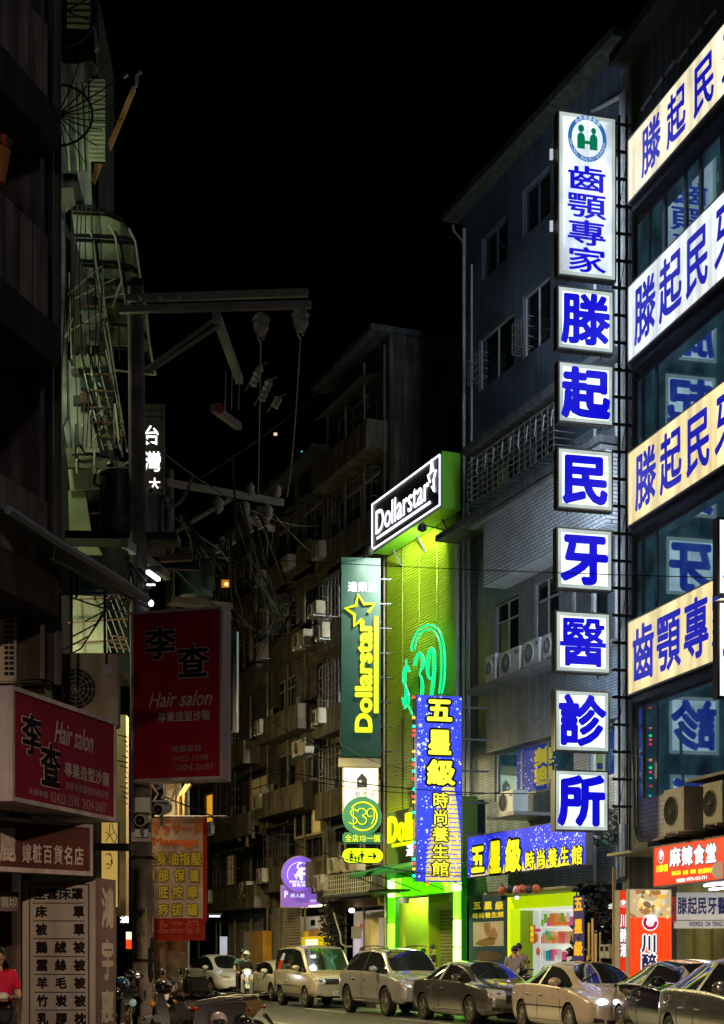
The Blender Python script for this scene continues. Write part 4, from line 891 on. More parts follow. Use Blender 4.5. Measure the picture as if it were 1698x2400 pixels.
# big neon price on cladding
NT = M('neon_teal', (0, .08, .04), .3, noise=0, emit=(.0, 1.0, .30), es=1.2)
npx = thing('neon_price', 'large green neon price outline with broken ring on the lime cladding', 'sign', FB.P(*FB.uz(1000, 1660, .4), .4))
wnn = .42
def ns(n_, pts, r=.035): return stroke(FB, wnn, pts, r, NT, npx, n_, k=4)
ns('ring_tube', [(965, 1527), (967, 1505), (978, 1482), (993, 1468), (1010, 1465), (1027, 1474), (1038, 1500), (1043, 1540), (1042, 1590), (1036, 1625)])
ns('inner_ring_tube', [(972, 1523), (978, 1498), (990, 1482), (1005, 1475), (1020, 1481), (1031, 1505), (1035, 1540), (1034, 1590), (1029, 1625)], .03)
for dx, r in ((0, .03), (5, .028)):
    ns('digit_three', [(970 + dx, 1560), (975 + dx, 1540), (984, 1529 + dx), (993 - dx, 1540), (994 - dx, 1560), (984, 1578), (990 - dx * .5, 1590), (993 - dx, 1612), (990 - dx, 1640)], r)
    ns('digit_nine', [(1016 - dx, 1590), (1006, 1590 - dx), (1000 + dx, 1568), (1003 + dx, 1535), (1012, 1518 + dx), (1020 - dx, 1530), (1021 - dx, 1570), (1017 - dx, 1610), (1011 - dx * .5, 1640)], r)
    ns('dollar_s', [(961 - dx, 1574), (955, 1560 + dx), (947 + dx, 1570), (945 + dx, 1595), (953, 1612), (959 - dx, 1630), (957 - dx, 1652), (948, 1655 - dx), (943 + dx, 1635)], r)
ns('dollar_bar', [(953, 1545), (951, 1600), (950, 1662)], .03)
ns('outer_arc_tube', [(958, 1655), (966, 1672), (972, 1682)], .035)
# fascia over the door
wf = .7
u0, u1, z1, z0 = Ux(908, wf), Ux(1082, wf), Zx(908, 1905, wf), Zx(908, 2043, wf)
t = thing('door_fascia', 'dark lime fascia with yellow shop name half hidden by the blue sign', 'sign', FB.P((u0 + u1) / 2, z0, .3))
BX('panel', M('fascia_green', (.10, .20, .03), .5, noise=.15), t, FB, u0, u1, z0, z1, .17, wf, bevel=.03)
latin('Dollarstar', FB, (Ux(912, wf), Ux(1050, wf), Zx(912, 1978, wf), Zx(912, 1915, wf)), wf + .05, YG, t, bold=.04, k=8, depth=.05)
MB().box(FB, Ux(922, wf), Ux(1048, wf), Zx(912, 1982, wf) - .08, Zx(912, 1982, wf) + .02, wf, wf + .05).build('underline', YG, t)
tp('達樂星', FB, wf, 952, 1012, 1978, 2010, M('letter_white_bright'), t, bold=.02)
# green canopy
u0_, u1_ = Ux(821, 2.0), Ux(985, 2.0)
cn = thing('green_canopy', 'thin green awning lit from below left of the lit door frame', 'awning', FB.P(u0_, Zx(821, 2053, 2.0), 1.0))
m = MB(); za = Zx(821, 2054, 2.0); m.add([FB.P(u0_, za, 2.0), FB.P(u1_, za, 2.0), FB.P(u1_, za + .45, .2), FB.P(u0_ , za + .45, .2), FB.P(u0_, za + .06, 2.0), FB.P(u1_, za + .06, 2.0), FB.P(u1_, za + .51, .2), FB.P(u0_, za + .51, .2)], [(0, 1, 2, 3), (4, 7, 6, 5), (0, 4, 5, 1), (2, 6, 7, 3), (0, 3, 7, 4), (1, 5, 6, 2)])
m.build('sheet', M('awning_green', (.02, .22, .06), .4), cn)
BX('gutter', M('gutter_green', (.03, .12, .05), .4), cn, FB, u0_, u1_, za - .08, za - .005, 1.95, 2.05)
for k_ in range(4):
    u = u0_ + .3 + (u1_ - u0_ - .6) * k_ / 3; MB().tube([FB.P(u, za - .02, 1.95), FB.P(u, za - .6, .2)], .02, 5).build('brace', STEEL, cn)
# entrance frame with light panels
GLOW = [M('panel_glow%d' % i, (.3, 1, .05), .4, noise=0, emit=c, es=e_, estripe=(7, 7, .2)) for i, (c, e_) in enumerate((((.10, .95, .0), 1.6), ((.22, 1, .03), 3.2), ((.40, 1, .14), 8)))]
ef = thing('lit_door_frame', 'door frame of glowing green and white light panels', 'door frame', FB.P(Ux(908), .12, .3))
wz = .35
zl0 = Zx(908, 2104, wz); zl1 = Zx(908, 2062, wz); 
BX('frame_body', M('frame_green', (.02, .25, .02), .4, emit=(.0, .2, .0), es=.3), ef, FB, Ux(905, wz - .05), Ux(1082, wz - .05), zl0 - .02, zl1 + .3, .12, wz - .06)
BX('left_post', M('frame_green'), ef, FB, Ux(905, wz - .05), Ux(925, wz - .05), .12, zl0 - .03, .12, wz - .06)
BX('right_post', M('frame_green'), ef, FB, Ux(1061, wz - .05), Ux(1082, wz - .05), .12, zl0 - .03, .12, wz - .06)
ua, ub = Ux(909, wz), Ux(1078, wz); n_ = 10
for i in range(n_):
    a = ua + (ub - ua) * i / n_; b = ua + (ub - ua) * (i + 1) / n_
    MB().box(FB, a + .012, b - .012, zl0, zl1, wz - .055, wz).build('light_panel', GLOW[[2, 1, 0, 0, 0, 0, 0, 0, 1, 2][i]], ef, bevel=.02)
for (xa, xb, seq) in ((909, 923, (0, 1, 2, 0)), (1062, 1077, (1, 2, 2, 2))):
    h = (zl0 - .14) / 4
    for i in range(4): MB().box(FB, Ux(xa, wz), Ux(xb, wz), zl0 - h * (i + 1) + .01, zl0 - h * i - .012, wz - .055, wz).build('light_panel', GLOW[seq[i]], ef, bevel=.02)
BX('lime_inner_wall', LIMEW, ds, FB, Ux(925, -.0) - 2.5, Ux(1014, -.0), .12, zl0, -.8, -.7)
BX('lime_side_wall', LIMEW, ds, FB, Ux(1011), Ux(1013), .12, zl0, -.68, .1)
BX('lime_lintel', LIMEW, ds, FB, Ux(1013), Ux(1061), Zx(1013, 2117), zl0, -.5, .1)
BX('entry_lamp', M('entry_glow', (1, 1, .8), .4, emit=(.95, 1, .6), es=16, noise=0), ds, FB, Ux(925, -.3), Ux(1000, -.3), 3.50, 3.54, -.5, -.05)
BX('entry_floor', M('shop_floor'), ds, FB, gU0, gU1, .1, .13, -4, .1)
for z_ in range(0, 10): pass
sh = thing('roller_shutter', 'half lit steel roller shutter inside the lime door frame', 'shutter', FB.P(Ux(1020), .13, -.3))
SHM = M('shutter_steel', (.45, .40, .28), .35, .6)
z_ = .14; i = 0
while z_ < Zx(1020, 2132): MB().box(FB, Ux(1016, -.3), Ux(1062, -.3), z_, z_ + .082, -.36, -.3 ).build('slat', SHM, sh, bevel=.02); z_ += .105
BX('sign_strip', M('door_note', (.6, .65, .5), .6), ds, FB, Ux(958, -.7), Ux(1000, -.7), .75, 1.0, -.7, -.69)
tp('均一價', FB, -.69, 958, 1000, 2222, 2238, IK, ds, bold=.02)
# ================================================================ far row of apartment buildings (middle of the picture)
TAN = M('plaster_tan', (.19, .165, .11), .8, stain=.5, noise=.35)
TAN2 = M('plaster_brown', (.14, .12, .085), .8, stain=.5, noise=.4)
GRY = M('plaster_grey', (.16, .15, .12), .8, stain=.6, noise=.4)
def rowbuild(label, xa, xb, H, mat, seed, off=0.0, fh=3.0, z_first=3.6, lit=None, cagep=.4):
    r = random.Random(seed); u0, u1 = Ux(xa, off), Ux(xb, off); wd = u1 - u0
    b = thing('apartment_building', label, 'building', FB.P(u0, 0, off)); ops = []
    nb = max(1, int(wd / 3.0)); fl = int((H - z_first) / fh); wins = []
    for f in range(fl):
        zb_ = z_first + f * fh
        for i in range(nb):
            c = u0 + wd * (i + .5) / nb; ww = wd / nb * .36; wins.append((c - ww, c + ww, zb_ + 1.05, zb_ + 2.45))
    wall(FB, u0, u1, z_first - .3, H, wins, mat, b, off)
    for i, o in enumerate(wins):
        lt = {(0, 0): M('pane_lit_amber', (.8, .4, .05), .5, emit=(1, .42, .02), es=.7)} if lit and i in lit else None
        window(FB, b, o[0] + .01, o[1] - .01, o[2] + .01, o[3] - .01, off - .14, r.choice((2, 3)), r.choice((0, .3)), r.choice((FRAME_W, FRAME_D)), lit=lt)
    for f in range(fl):
        zb_ = z_first + f * fh
        BX('balcony_parapet', r.choice((mat, TAN, TAN2)), b, FB, u0 + .15, u1 - .15 - wd * .2 * r.random(), zb_ - .1, zb_ + .85, off + .01, off + .55 + .3 * r.random())
        if r.random() < cagep: cage(FB, b, u0 + .3, u0 + .3 + wd * .4, zb_ + .9, zb_ + 2.5, off + .02, off + .5, M('cage_iron'), 7, 4, .015)
    BX('roof_slab', M('concrete_dark'), b, FB, u0 - .1, u1 + .1, H, H + .2, off - 6, off + .7)
    for i in range(4):
        u = u0 + wd * (.03 + .94 * i / 3) ; MB().tube([FB.P(u, .2, off + .12), FB.P(u, H - 1.5 * r.random(), off + .12)], .035 + .02 * r.random(), 5).build('drain_pipe', M('pipe_yellowed', (.22, .2, .12), .6), b, True)
    awm = [M('awning_sheet%d' % k, c, .6, noise=.4, stain=.5) for k, c in enumerate(((.13, .13, .10), (.09, .13, .10), (.16, .12, .08)))]
    cm = [M('curtain%d' % k, c, .7, emit=c, es=e_) for k, (c, e_) in enumerate((((.12, .09, .05), .0), ((.3, .2, .07), .25), ((.08, .09, .09), .0)))]
    for o in wins:
        q = r.random()
        if q < .45: MB().quad(FB.P(o[0] - .15, o[3] + .25, off + .02), FB.P(o[1] + .15, o[3] + .25, off + .02), FB.P(o[1] + .2, o[3] - .05, off + .8), FB.P(o[0] - .2, o[3] - .05, off + .8)).build('awning', r.choice(awm), b)
        if r.random() < .5: BX('curtain', r.choice(cm), b, FB, o[0] + .06, o[0] + (o[1] - o[0]) * r.uniform(.3, .9), o[2] + .06, o[3] - .06, off - .117, off - .105)
        if r.random() < .35: cage(FB, b, o[0] - .05, o[1] + .05, o[2] - .05, o[3] + .02, off + .02, off + .35, M('cage_iron'), 5, 3, .013)
        if r.random() < .3: MB().tube([FB.P(o[0] - .3, o[3] + .2, off + .1), FB.P(o[0] - .3, o[2] - .8, off + .12), FB.P(o[1] + .4, o[2] - .9, off + .15)], .03, 5).build('waste_pipe', M('pipe_yellowed', (.22, .2, .12), .6), b, True)
        if r.random() < .25: MB().box(FB, o[0] + .1, o[0] + .5, zb_ * 0 + o[2] - .2, o[2] + .25, off + .3, off + .32).build('drying_cloth', M('rag%d' % r.randrange(3), r.choice(((.25, .2, .15), (.12, .14, .2), (.3, .28, .25))), .8), b)
    return b, wins
b1, win1 = rowbuild('tall dark apartment building directly left of the lime shop', 772, 914, Zx(932, 763), GRY, 31)
b2, win2 = rowbuild('brown plastered building left of the green vertical sign', 640, 770, Zx(766, 1062), TAN, 32, 0, 3.0, 4.2, lit=(3,))
b3, win3 = rowbuild('cluttered apartment building with many iron cages behind the banner', 520, 638, 19.5, TAN2, 33, .25, cagep=.9)
b4, win4 = rowbuild('far dim apartment building at the end of the street', 395, 518, 17.5, TAN2, 34, .3, cagep=.6, lit=(5,))
b5, win5 = rowbuild('farthest apartment block hidden behind the utility poles', 180, 393, 15, TAN2, 36, .2, cagep=.2)
acd = M('ac_dingy', (.40, .36, .26), .6, noise=.4)
for xa, xb, ya, yb, lab in ((684, 716, 1740, 1776, 'dingy air conditioner on the third floor ledge of the brown building'), (685, 712, 1489, 1526, 'dingy air conditioner on the fourth floor ledge of the brown building'), (655, 675, 1312, 1340, 'air conditioner high on the far brown building'),
                            (766, 800, 2012, 2048, 'left air conditioner on the white railed balcony'), (803, 835, 2008, 2045, 'right air conditioner on the white railed balcony'), (512, 530, 1920, 1950, 'air conditioner beside the laundry behind the banner'), (560, 578, 2068, 2100, 'white air conditioner above the white wall in the far row'), (720, 742, 1420, 1450, 'small air conditioner beside the green vertical sign')):
    ac_px(lab, FB, xa, xb, ya, yb, .6, acd, .35)
# window with lit transom, brown building first floor
xw = (Ux(692, .06), Ux(755, .06), Zx(692, 1968, .06), Zx(692, 1880, .06))
ws = thing('cream_window', 'cream framed window with one glowing yellow pane in the brown building', 'window', FB.P(xw[0], xw[2], .06))
CRF = M('frame_cream', (.5, .42, .26), .6)
window(FB, ws, xw[0], xw[1], xw[2], xw[3], .04, 3, .3, CRF, t=.09, lit={(2, 1): M('pane_lit_yellow', (.8, .6, .05), .5, emit=(.85, .62, .03), es=.9), (2, 0): M('pane_lit_dull', (.4, .3, .1), .5, emit=(.35, .24, .06), es=.7)})
BX('recess', M('wall_shade', (.12, .1, .06), .8), ws, FB, xw[0] - .1, xw[1] + .1, xw[2] - .1, xw[3] + .1, .005, .035)
# balcony with white grid rail
rb = thing('railed_balcony', 'balcony with white grid railing left of the green awning', 'balcony', FB.P(Ux(756, 1.2), Zx(756, 2098, 1.2), 1.2))
BX('slab', M('concrete_dark'), rb, FB, Ux(756, 1.2), Ux(905, 1.2), Zx(756, 2104, 1.2), Zx(756, 2099, 1.2), 0, 1.2)
m = MB(); u0, u1, z0, z1 = Ux(757, 1.2), Ux(868, 1.2), Zx(756, 2098, 1.2), Zx(756, 2056, 1.2)
for i in range(23): u = u0 + (u1 - u0) * i / 22; m.tube([FB.P(u, z0, 1.15), FB.P(u, z1, 1.15)], .014, 4)
for j in range(5): z_ = z0 + (z1 - z0) * j / 4; m.tube([FB.P(u0, z_, 1.15), FB.P(u1, z_, 1.15)], .014, 4)
m.build('grid_railing', M('rail_white', (.5, .48, .45), .4), rb)
# ground floors of the far row
def gbox(name, label, cat, xa, xb, ya, yb, w, mat, d=.1, emit=None):
    return BX(name, mat, None, FB, Ux(xa, w), Ux(xb, w), max(.13, Zx(xa, yb, w)), Zx(xa, ya, w), w - d, w)
gw = M('ground_wall_white', (.36, .33, .27), .7, stain=.4)
o = gbox('shop_wall', '', '', 536, 618, 2135, 2300, .2, gw); tag(o, 'blank off white ground floor wall behind the white cars', 'wall')
o = gbox('shop_wall', '', '', 628, 664, 2130, 2300, .2, gw); tag(o, 'narrow off white wall panel left of the closed shutter', 'wall')
o = gbox('wall_pillar', '', '', 618, 627, 2100, 2300, .35, M('pillar_dark', (.03, .03, .028), .7)); tag(o, 'dark pillar between the yellow door and the shutter', 'pillar')
yd = thing('yellow_cabinet', 'cream and orange yellow cabinet against the white wall', 'cabinet', FB.P(Ux(572, .6), .13, .6))
BX('side_door', M('cream_door', (.5, .42, .28), .5), yd, FB, Ux(572, .6), Ux(591, .6), .13, Zx(572, 2184, .6), .25, .6); BX('front_door', M('orange_door', (.65, .33, .02), .5), yd, FB, Ux(591, .62), Ux(617, .62), .13, Zx(591, 2183, .6), .25, .62)
rsd = thing('closed_shutter', 'closed cream roller shutter beside the yellow machine', 'shutter', FB.P(Ux(665, .2), .13, .2))
z_ = .14; cs = M('shutter_cream', (.5, .42, .28), .5, noise=.2)
while z_ < Zx(665, 2130, .2): BX('slat', cs, rsd, FB, Ux(665, .2), Ux(704, .2), z_, z_ + .095, .12, .2, bevel=.02); z_ += .11
bi = thing('copy_shop', 'small lit shop with white notices and a yellow machine', 'shop', FB.P(Ux(706), .13, -.5))
BX('back_wall', M('shop_cream', (.55, .48, .38), .6, emit=(.6, .5, .38), es=.22), bi, FB, Ux(705, -.6), Ux(760, -.6), .13, 3.1, -.8, -.6)
BX('lintel_lamp', M('lintel_glow', (.9, .8, .6), .5, emit=(1, .85, .6), es=1.6), bi, FB, Ux(706, .1), Ux(755, .1), Zx(706, 2128, .1), Zx(706, 2124, .1), -.1, .1)
BX('notice_board', M('notice_white', (.6, .6, .58), .5, emit=(.5, .5, .45), es=.25), bi, FB, Ux(724, -.4), Ux(742, -.4), Zx(724, 2175, -.4), Zx(724, 2150, -.4), -.45, -.4)
BX('notice_picture', IK, bi, FB, Ux(728, -.38), Ux(738, -.38), Zx(728, 2170, -.38), Zx(728, 2156, -.38), -.4, -.39)
vm = thing('yellow_machine', 'bright yellow claw style machine in front of the copy shop', 'machine', FB.P(Ux(707, .5), .13, .5))
YM = M('machine_yellow', (.8, .6, .01), .4, emit=(.9, .65, .0), es=.5)
BX('body', YM, vm, FB, Ux(707, .5), Ux(752, .5), .13, Zx(707, 2196, .5), .0, .5, bevel=.03)
BX('screen', M('screen_white', (.8, .8, .7), .3, emit=(.8, .85, .6), es=1), vm, FB, Ux(716, .52), Ux(744, .52), Zx(716, 2216, .5), Zx(716, 2202, .5), .5, .515)
for k_ in range(2): BX('button_row', RED, vm, FB, Ux(716, .52), Ux(744, .52), Zx(716, 2222 + 6 * k_, .5), Zx(716, 2220 + 6 * k_, .5), .5, .512)
for k_ in range(2): tag(BX('cardboard_box', M('carton%d' % k_, [(.7, .45, .05), (.45, .3, .18)][k_], .6), None, FB, Ux(708 + 16 * k_, .4), Ux(714 + 22 * k_, .4), Zx(707, 2195, .5), Zx(707, 2183 - 4 * k_, .5), .1, .4), ['small yellow box on top of the yellow machine', 'brown carton on top of the yellow machine'][k_], 'box')
# purple signs
FP = face(702, 57.5, .15); sP = F_PX / 57.5
PUR = M('sign_purple', (.15, .05, .5), .4, noise=0, emit=(.20, .10, .78), es=.95, evar=.3)
PURD = M('sign_purple_dull', (.2, .08, .5), .4, noise=0, emit=(.27, .12, .62), es=.75, evar=.3)
LAV = M('letter_lavender', (.7, .7, 1), .4, noise=0, emit=(.70, .72, 1.0), es=.9)
t = thing('purple_round_sign', 'round purple beauty salon sign with letter and curled figure', 'sign', FP.P(FP.U(702), FP.ZZ(702, 2090), 0))
c0 = FP.uz(703, 2049)
MB().lathe(FP.P(c0[0], c0[1], -.25), FP.n, [(42 / sP, 0), (43.5 / sP, .02), (43.5 / sP, .24), (42 / sP, .26)], 44).build('drum', M('drum_tan', (.35, .22, .2), .5, emit=(.2, .1, .2), es=.3), t, True)
MB().lathe(FP.P(c0[0], c0[1], .005), FP.n, [(41 / sP, 0), (41 / sP, .02)], 44).build('face_panel', PUR, t)
disc(FP, c0[0], c0[1] - .02, 30 / sP, .03, LAV, t, 'ring_print', -20, 200, rin=28.6 / sP, asp=1.0)
latin('P', FP, (FP.U(703), FP.U(726), FP.ZZ(702, 2063), FP.ZZ(702, 2033)), .03, LAV, t, bold=.03)
stroke(FP, .035, [(707, 2023), (700, 2026), (698, 2034), (704, 2038), (697, 2045), (700, 2053), (692, 2050), (696, 2060)], .03, LAV, t, 'figure_print')
stroke(FP, .035, [(706, 2040), (702, 2050), (707, 2062)], .035, LAV, t, 'gown_print')
latin('PURPLE BEAUTY', FP, (FP.U(679), FP.U(730), FP.ZZ(702, 2070), FP.ZZ(702, 2064)), .03, LAV, t, bold=.03)
tp('紫色美人', FP, .027, 685, 728, 2070, 2079, LAV, t, bold=.02, split=False, name='lettering')
FP2 = face(658, 58.5, .05)
t = sign_box('purple_flat_sign', 'rectangular purple sign hanging behind the round purple sign', FP2, FP2.U(658), FP2.U(752), FP2.ZZ(658, 2127), FP2.ZZ(658, 2074), -.15, 0, PURD, SIGN_R, .02)
tp('美人館', FP2, 0, 681, 715, 2094, 2104, LAV, t, bold=.03, split=False, name='lettering')
latin('P', FP2, (FP2.U(667), FP2.U(676), FP2.ZZ(658, 2104), FP2.ZZ(658, 2088)), .005, LAV, t, bold=.03)
latin('0422-2678', FP2, (FP2.U(728), FP2.U(748), FP2.ZZ(658, 2113), FP2.ZZ(658, 2108)), .005, LAV, t, bold=.02)
# shop with beige portal between purple sign and green frame
bp_ = thing('beige_shopfront', 'lit beige shopfront with red poster left of the green door frame', 'shop', FB.P(Ux(818), .13, -.3))
BE = M('portal_beige', (.62, .5, .30), .6, noise=.15)
BX('back_wall', M('beige_back', (.6, .5, .42), .6, emit=(.6, .48, .38), es=.35), bp_, FB, Ux(818, -1), Ux(910, -1), .13, 3.2, -1.4, -1.2)
BX('lintel', M('lintel_tan', (.3, .2, .1), .7), bp_, FB, Ux(820), Ux(905), Zx(820, 2128), Zx(820, 2108), -.2, .3)
BX('portal_post', BE, bp_, FB, Ux(862), Ux(876), .13, Zx(862, 2142), -.2, .1); BX('portal_header', BE, bp_, FB, Ux(876), Ux(906), Zx(876, 2152), Zx(876, 2138), -.2, .1)
BX('door_leaf', M('door_beige', (.7, .55, .32), .5, emit=(.75, .6, .35), es=.3), bp_, FB, Ux(879), Ux(905), .13, Zx(879, 2153), -.4, -.3)
BX('glass_door', M('lilac_glass', (.6, .55, .7), .3, emit=(.6, .55, .8), es=.5), bp_, FB, Ux(822, -.3), Ux(858, -.3), .13, Zx(822, 2180, -.3), -.5, -.4)
BX('red_poster', M('poster_pink', (.7, .1, .12), .5, emit=(.7, .1, .15), es=.4), bp_, FB, Ux(840, -.2), Ux(857, -.2), Zx(840, 2180, -.2), Zx(840, 2166, -.2), -.3, -.25)
MB().poly(FB, [FB.uz(x, y, -.2) for x, y in ((838, 2191), (842, 2186), (846, 2191), (842, 2196))], -.25, -.2).build('diamond_paper', RED, bp_)
BX('meter_box', M('meter_grey'), bp_, FB, Ux(824, .2), Ux(836, .2), Zx(824, 2200, .2), Zx(824, 2172, .2), .0, .2)
lp = thing('white_wall_lamp', 'small bright white lamp at the corner of the beige shopfront', 'lamp', FB.P(*FB.uz(824, 2133, .5), .5))
MB().ell(FB.P(*FB.uz(825, 2134, .5), .5), (.1, .06, .08)).build('globe', M('globe_white', (1, 1, 1), .3, emit=(.85, .95, 1), es=9, noise=0), lp, True); MB().tube([FB.P(*FB.uz(825, 2134, .5), .5), FB.P(*FB.uz(825, 2128, .0), .0)], .02, 5).build('arm', STEEL, lp)
leafmass('cable_tangle', 'dark tangle of cables and creeper left of the beige shopfront', FB, 770, 818, 2105, 2270, .2, .6, 700, M('leaf_withered'), 14, .13)
MB().tube([FB.P(*FB.uz(x, y, .8), .8) for x, y in ((783, 2140), (790, 2165), (798, 2190), (800, 2212), (812, 2219), (824, 2218))], .03, 6).build('loose_conduit', M('conduit_pale'), b1, True)
# laundry and vertical clutter
for i, (x, y, w_, h_, c) in enumerate(((560, 1935, 10, 40, (.3, .28, .24)), (578, 1940, 12, 50, (.42, .3, .1)), (592, 1930, 16, 38, (.3, .28, .25)))):
    m = MB(); a = FB.uz(x, y, .9); s_ = 60.0
    m.add([FB.P(a[0], a[1] + .0, .9), FB.P(a[0] + w_ / s_, a[1] + .03, .92), FB.P(a[0] + w_ / s_ * .8, a[1] - h_ / s_, .85), FB.P(a[0] + .03, a[1] - h_ / s_ * .9, .95)], [(0, 1, 2, 3)]); m.add([FB.P(a[0], a[1] + .0, .885), FB.P(a[0] + w_ / s_, a[1] + .03, .905), FB.P(a[0] + w_ / s_ * .8, a[1] - h_ / s_, .835), FB.P(a[0] + .03, a[1] - h_ / s_ * .9, .935)], [(3, 2, 1, 0)])
    o = m.build('hanging_laundry', M('cloth%d' % i, c, .8)); tag(o, ['grey cloth leftmost on the far balcony line', 'mustard cloth in the middle of the far balcony line', 'wide grey cloth right on the far balcony line'][i], 'laundry', 'laundry on the far balcony')
# distant street lamp & small signs at the street end
sl = thing('small_lamp', 'distant blue white lamp under a dark eave beyond the banner', 'lamp', pt(500, 2147, 63))
MB().box(face(492, 63), 0, .42, pt(0, 2149, 63).z, pt(0, 2146, 63).z, 0, .1).build('tube', M('lamp_bluewhite', (1, 1, 1), .3, emit=(.55, .7, 1), es=6, noise=0), sl); MB().box(face(488, 63), 0, .6, pt(0, 2145, 63).z, pt(0, 2141, 63).z, -.1, .2).build('hood', STEEL, sl)
tag(MB().box(face(516, 64), 0, .3, .2, pt(0, 2195, 64).z, -.1, 0).build('notice_pillar', M('pale_blue_glow', (.5, .5, .6), .5, emit=(.4, .42, .6), es=.5)), 'pale bluish notice post under the distant lamp', 'sign')
fj = face(281, 58)
t = thing('small_lit_sign', 'tiny white lit sign seen between the pole and the brown sign', 'sign', fj.P(0, fj.ZZ(281, 2162))); BX('panel', DARK, t, fj, 0, .36, fj.ZZ(281, 2166), fj.ZZ(281, 2142), -.05, 0); cjk('滷', fj, (0, .36, fj.ZZ(281, 2164), fj.ZZ(281, 2144)), .003, M('letter_white_bright'), t, bold=.02)
fj = face(296, 57)
t = thing('small_red_sign', 'tiny white and red lit sign beside the pole', 'sign', fj.P(0, fj.ZZ(296, 2225))); BX('white_part', M('screen_white'), t, fj, 0, .2, fj.ZZ(296, 2202), fj.ZZ(296, 2184), -.05, 0); BX('red_part', REDO, t, fj, 0, .2, fj.ZZ(296, 2224), fj.ZZ(296, 2203), -.05, 0)
for lab, px, py, Yb, rgb, es in (('small warm lit window high in the far street', 646, 1018, 60, (1, .75, .5), .8), ('tiny cyan lit sign high in the far street', 711, 1061, 60, (.1, .9, 1), 1.5)):
    o = MB().box(face(px - 4, Yb), 0, .14, pt(0, py + 3, Yb).z, pt(0, py - 3, Yb).z, 0, .05).build('far_light', M('far_' + lab[:10].replace(' ', ''), rgb, .5, emit=rgb, es=es, noise=0)); tag(o, lab, 'light')

r = random.Random(77)
fn = ['second', 'third', 'fourth', 'fifth', 'sixth']
for bn, (wl_, nm, of_) in {'a': (win1, 'tall dark building', 0), 'b': (win2, 'brown plastered building', 0), 'c': (win3, 'caged building', .25), 'd': (win4, 'farthest dim building', .3)}.items():
    seen = set()
    for o in wl_:
        f = int((o[2] - 3.6) / 3.0)
        if f in seen or f > 4 or r.random() < .25: continue
        seen.add(f); ac_unit('old air conditioner under a %s floor window of the %s' % (fn[f], nm), FB, o[0] + r.uniform(-.3, .6), o[2] - .75, .78, .56, .3, of_ + .62, acd)
# ================================================================ left side: near building, poles, hanging signs
FL = vp(-4.01, 17.0, 1850)      # near left facade: horizontals vanish to the right
LU = lambda x, w=0: FL.U(x, w); LZ = lambda x, y, w=0: FL.ZZ(x, y, w)
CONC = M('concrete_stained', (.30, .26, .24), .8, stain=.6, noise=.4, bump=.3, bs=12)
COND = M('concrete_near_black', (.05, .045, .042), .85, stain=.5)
lb = thing('old_concrete_building', 'old dark concrete building filling the left edge with pale stained parapets', 'building', FL.P(LU(0), 0))
a0 = LU(-260)
pz = [(LZ(0, 670, .5), LZ(0, 446, .5)), (LZ(0, 1290, .5), LZ(0, 1109, .5)), (LZ(0, 130, .5), LZ(0, -80, .5))]
e1 = LU(112, .5)
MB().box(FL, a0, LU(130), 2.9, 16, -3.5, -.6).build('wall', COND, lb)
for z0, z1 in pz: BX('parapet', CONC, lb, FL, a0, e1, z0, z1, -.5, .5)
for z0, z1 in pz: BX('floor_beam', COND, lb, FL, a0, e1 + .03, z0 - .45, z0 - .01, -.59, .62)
BX('corner_column', M('column_brown', (.16, .11, .10), .7, stain=.6, noise=.4), lb, FL, LU(104, .35), LU(128, .35), 4.6, 16.5, -.55, .35, bevel=.03)
for x, r in ((133, .035), (139, .03), (100, .03)):
    MB().tube([FL.P(LU(x, .4), 4.6, .4), FL.P(LU(x, .4), 16.4, .4)], r, 6).build('drain_pipe', M('pipe_dark', (.10, .10, .10), .5), lb, True)
window(FL, lb, LU(-60), LU(95), LZ(0, 1090), LZ(0, 730), -.58, 3, .25, FRAME_D)
window(FL, lb, LU(-60), LU(95), LZ(0, 420), LZ(0, 160), -.58, 3, .25, FRAME_D)
BX('awning_beam', M('awning_blue', (.06, .08, .11), .6), lb, FL, LU(0, 1.0), LU(345, 1.0), 1, 1.02, .9, .92) if False else None
cage(FL, lb, LU(-50), LU(92), LZ(0, 1080), LZ(0, 745), -.5, -.2, M('cage_iron'), 16, 6, .012); cage(FL, lb, LU(-50), LU(92), LZ(0, 415), LZ(0, 175), -.5, -.2, M('cage_iron'), 16, 5, .012)
for x in range(-60, 110, 34): BX('parapet_joint', COND, lb, FL, LU(x, .5), LU(x, .5) + .02, pz[0][0], pz[0][1], .49, .503)
# sloping awning edge crossing from upper left to the pole
MB().tube([FL.P(*FL.uz(x, y, .9), .9) for x, y in ((20, 1195), (120, 1262), (200, 1310), (290, 1365), (345, 1405))], .05, 6).build('awning_edge', M('awning_blue', (.10, .13, .16), .5), lb)
m = MB(); q = [FL.P(*FL.uz(x, y, .9), .9) for x, y in ((20, 1195), (345, 1405))]; m.quad(q[0], q[1], q[1] - FL.n * 1.4 + Z * .35, q[0] - FL.n * 1.4 + Z * .35)
m.build('awning_sheet', M('awning_blue'), lb)
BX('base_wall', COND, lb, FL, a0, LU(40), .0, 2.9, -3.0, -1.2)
BX('shop_ceiling', M('soffit_brown', (.2, .13, .08), .8), lb, FL, a0, LU(110), 2.62, 2.9, -3, .35)
# corner column lower part seen behind the person
BX('lower_column', M('column_brown'), lb, FL, LU(28, -.4), LU(50, -.4), 0, 2.6, -.7, -.4)
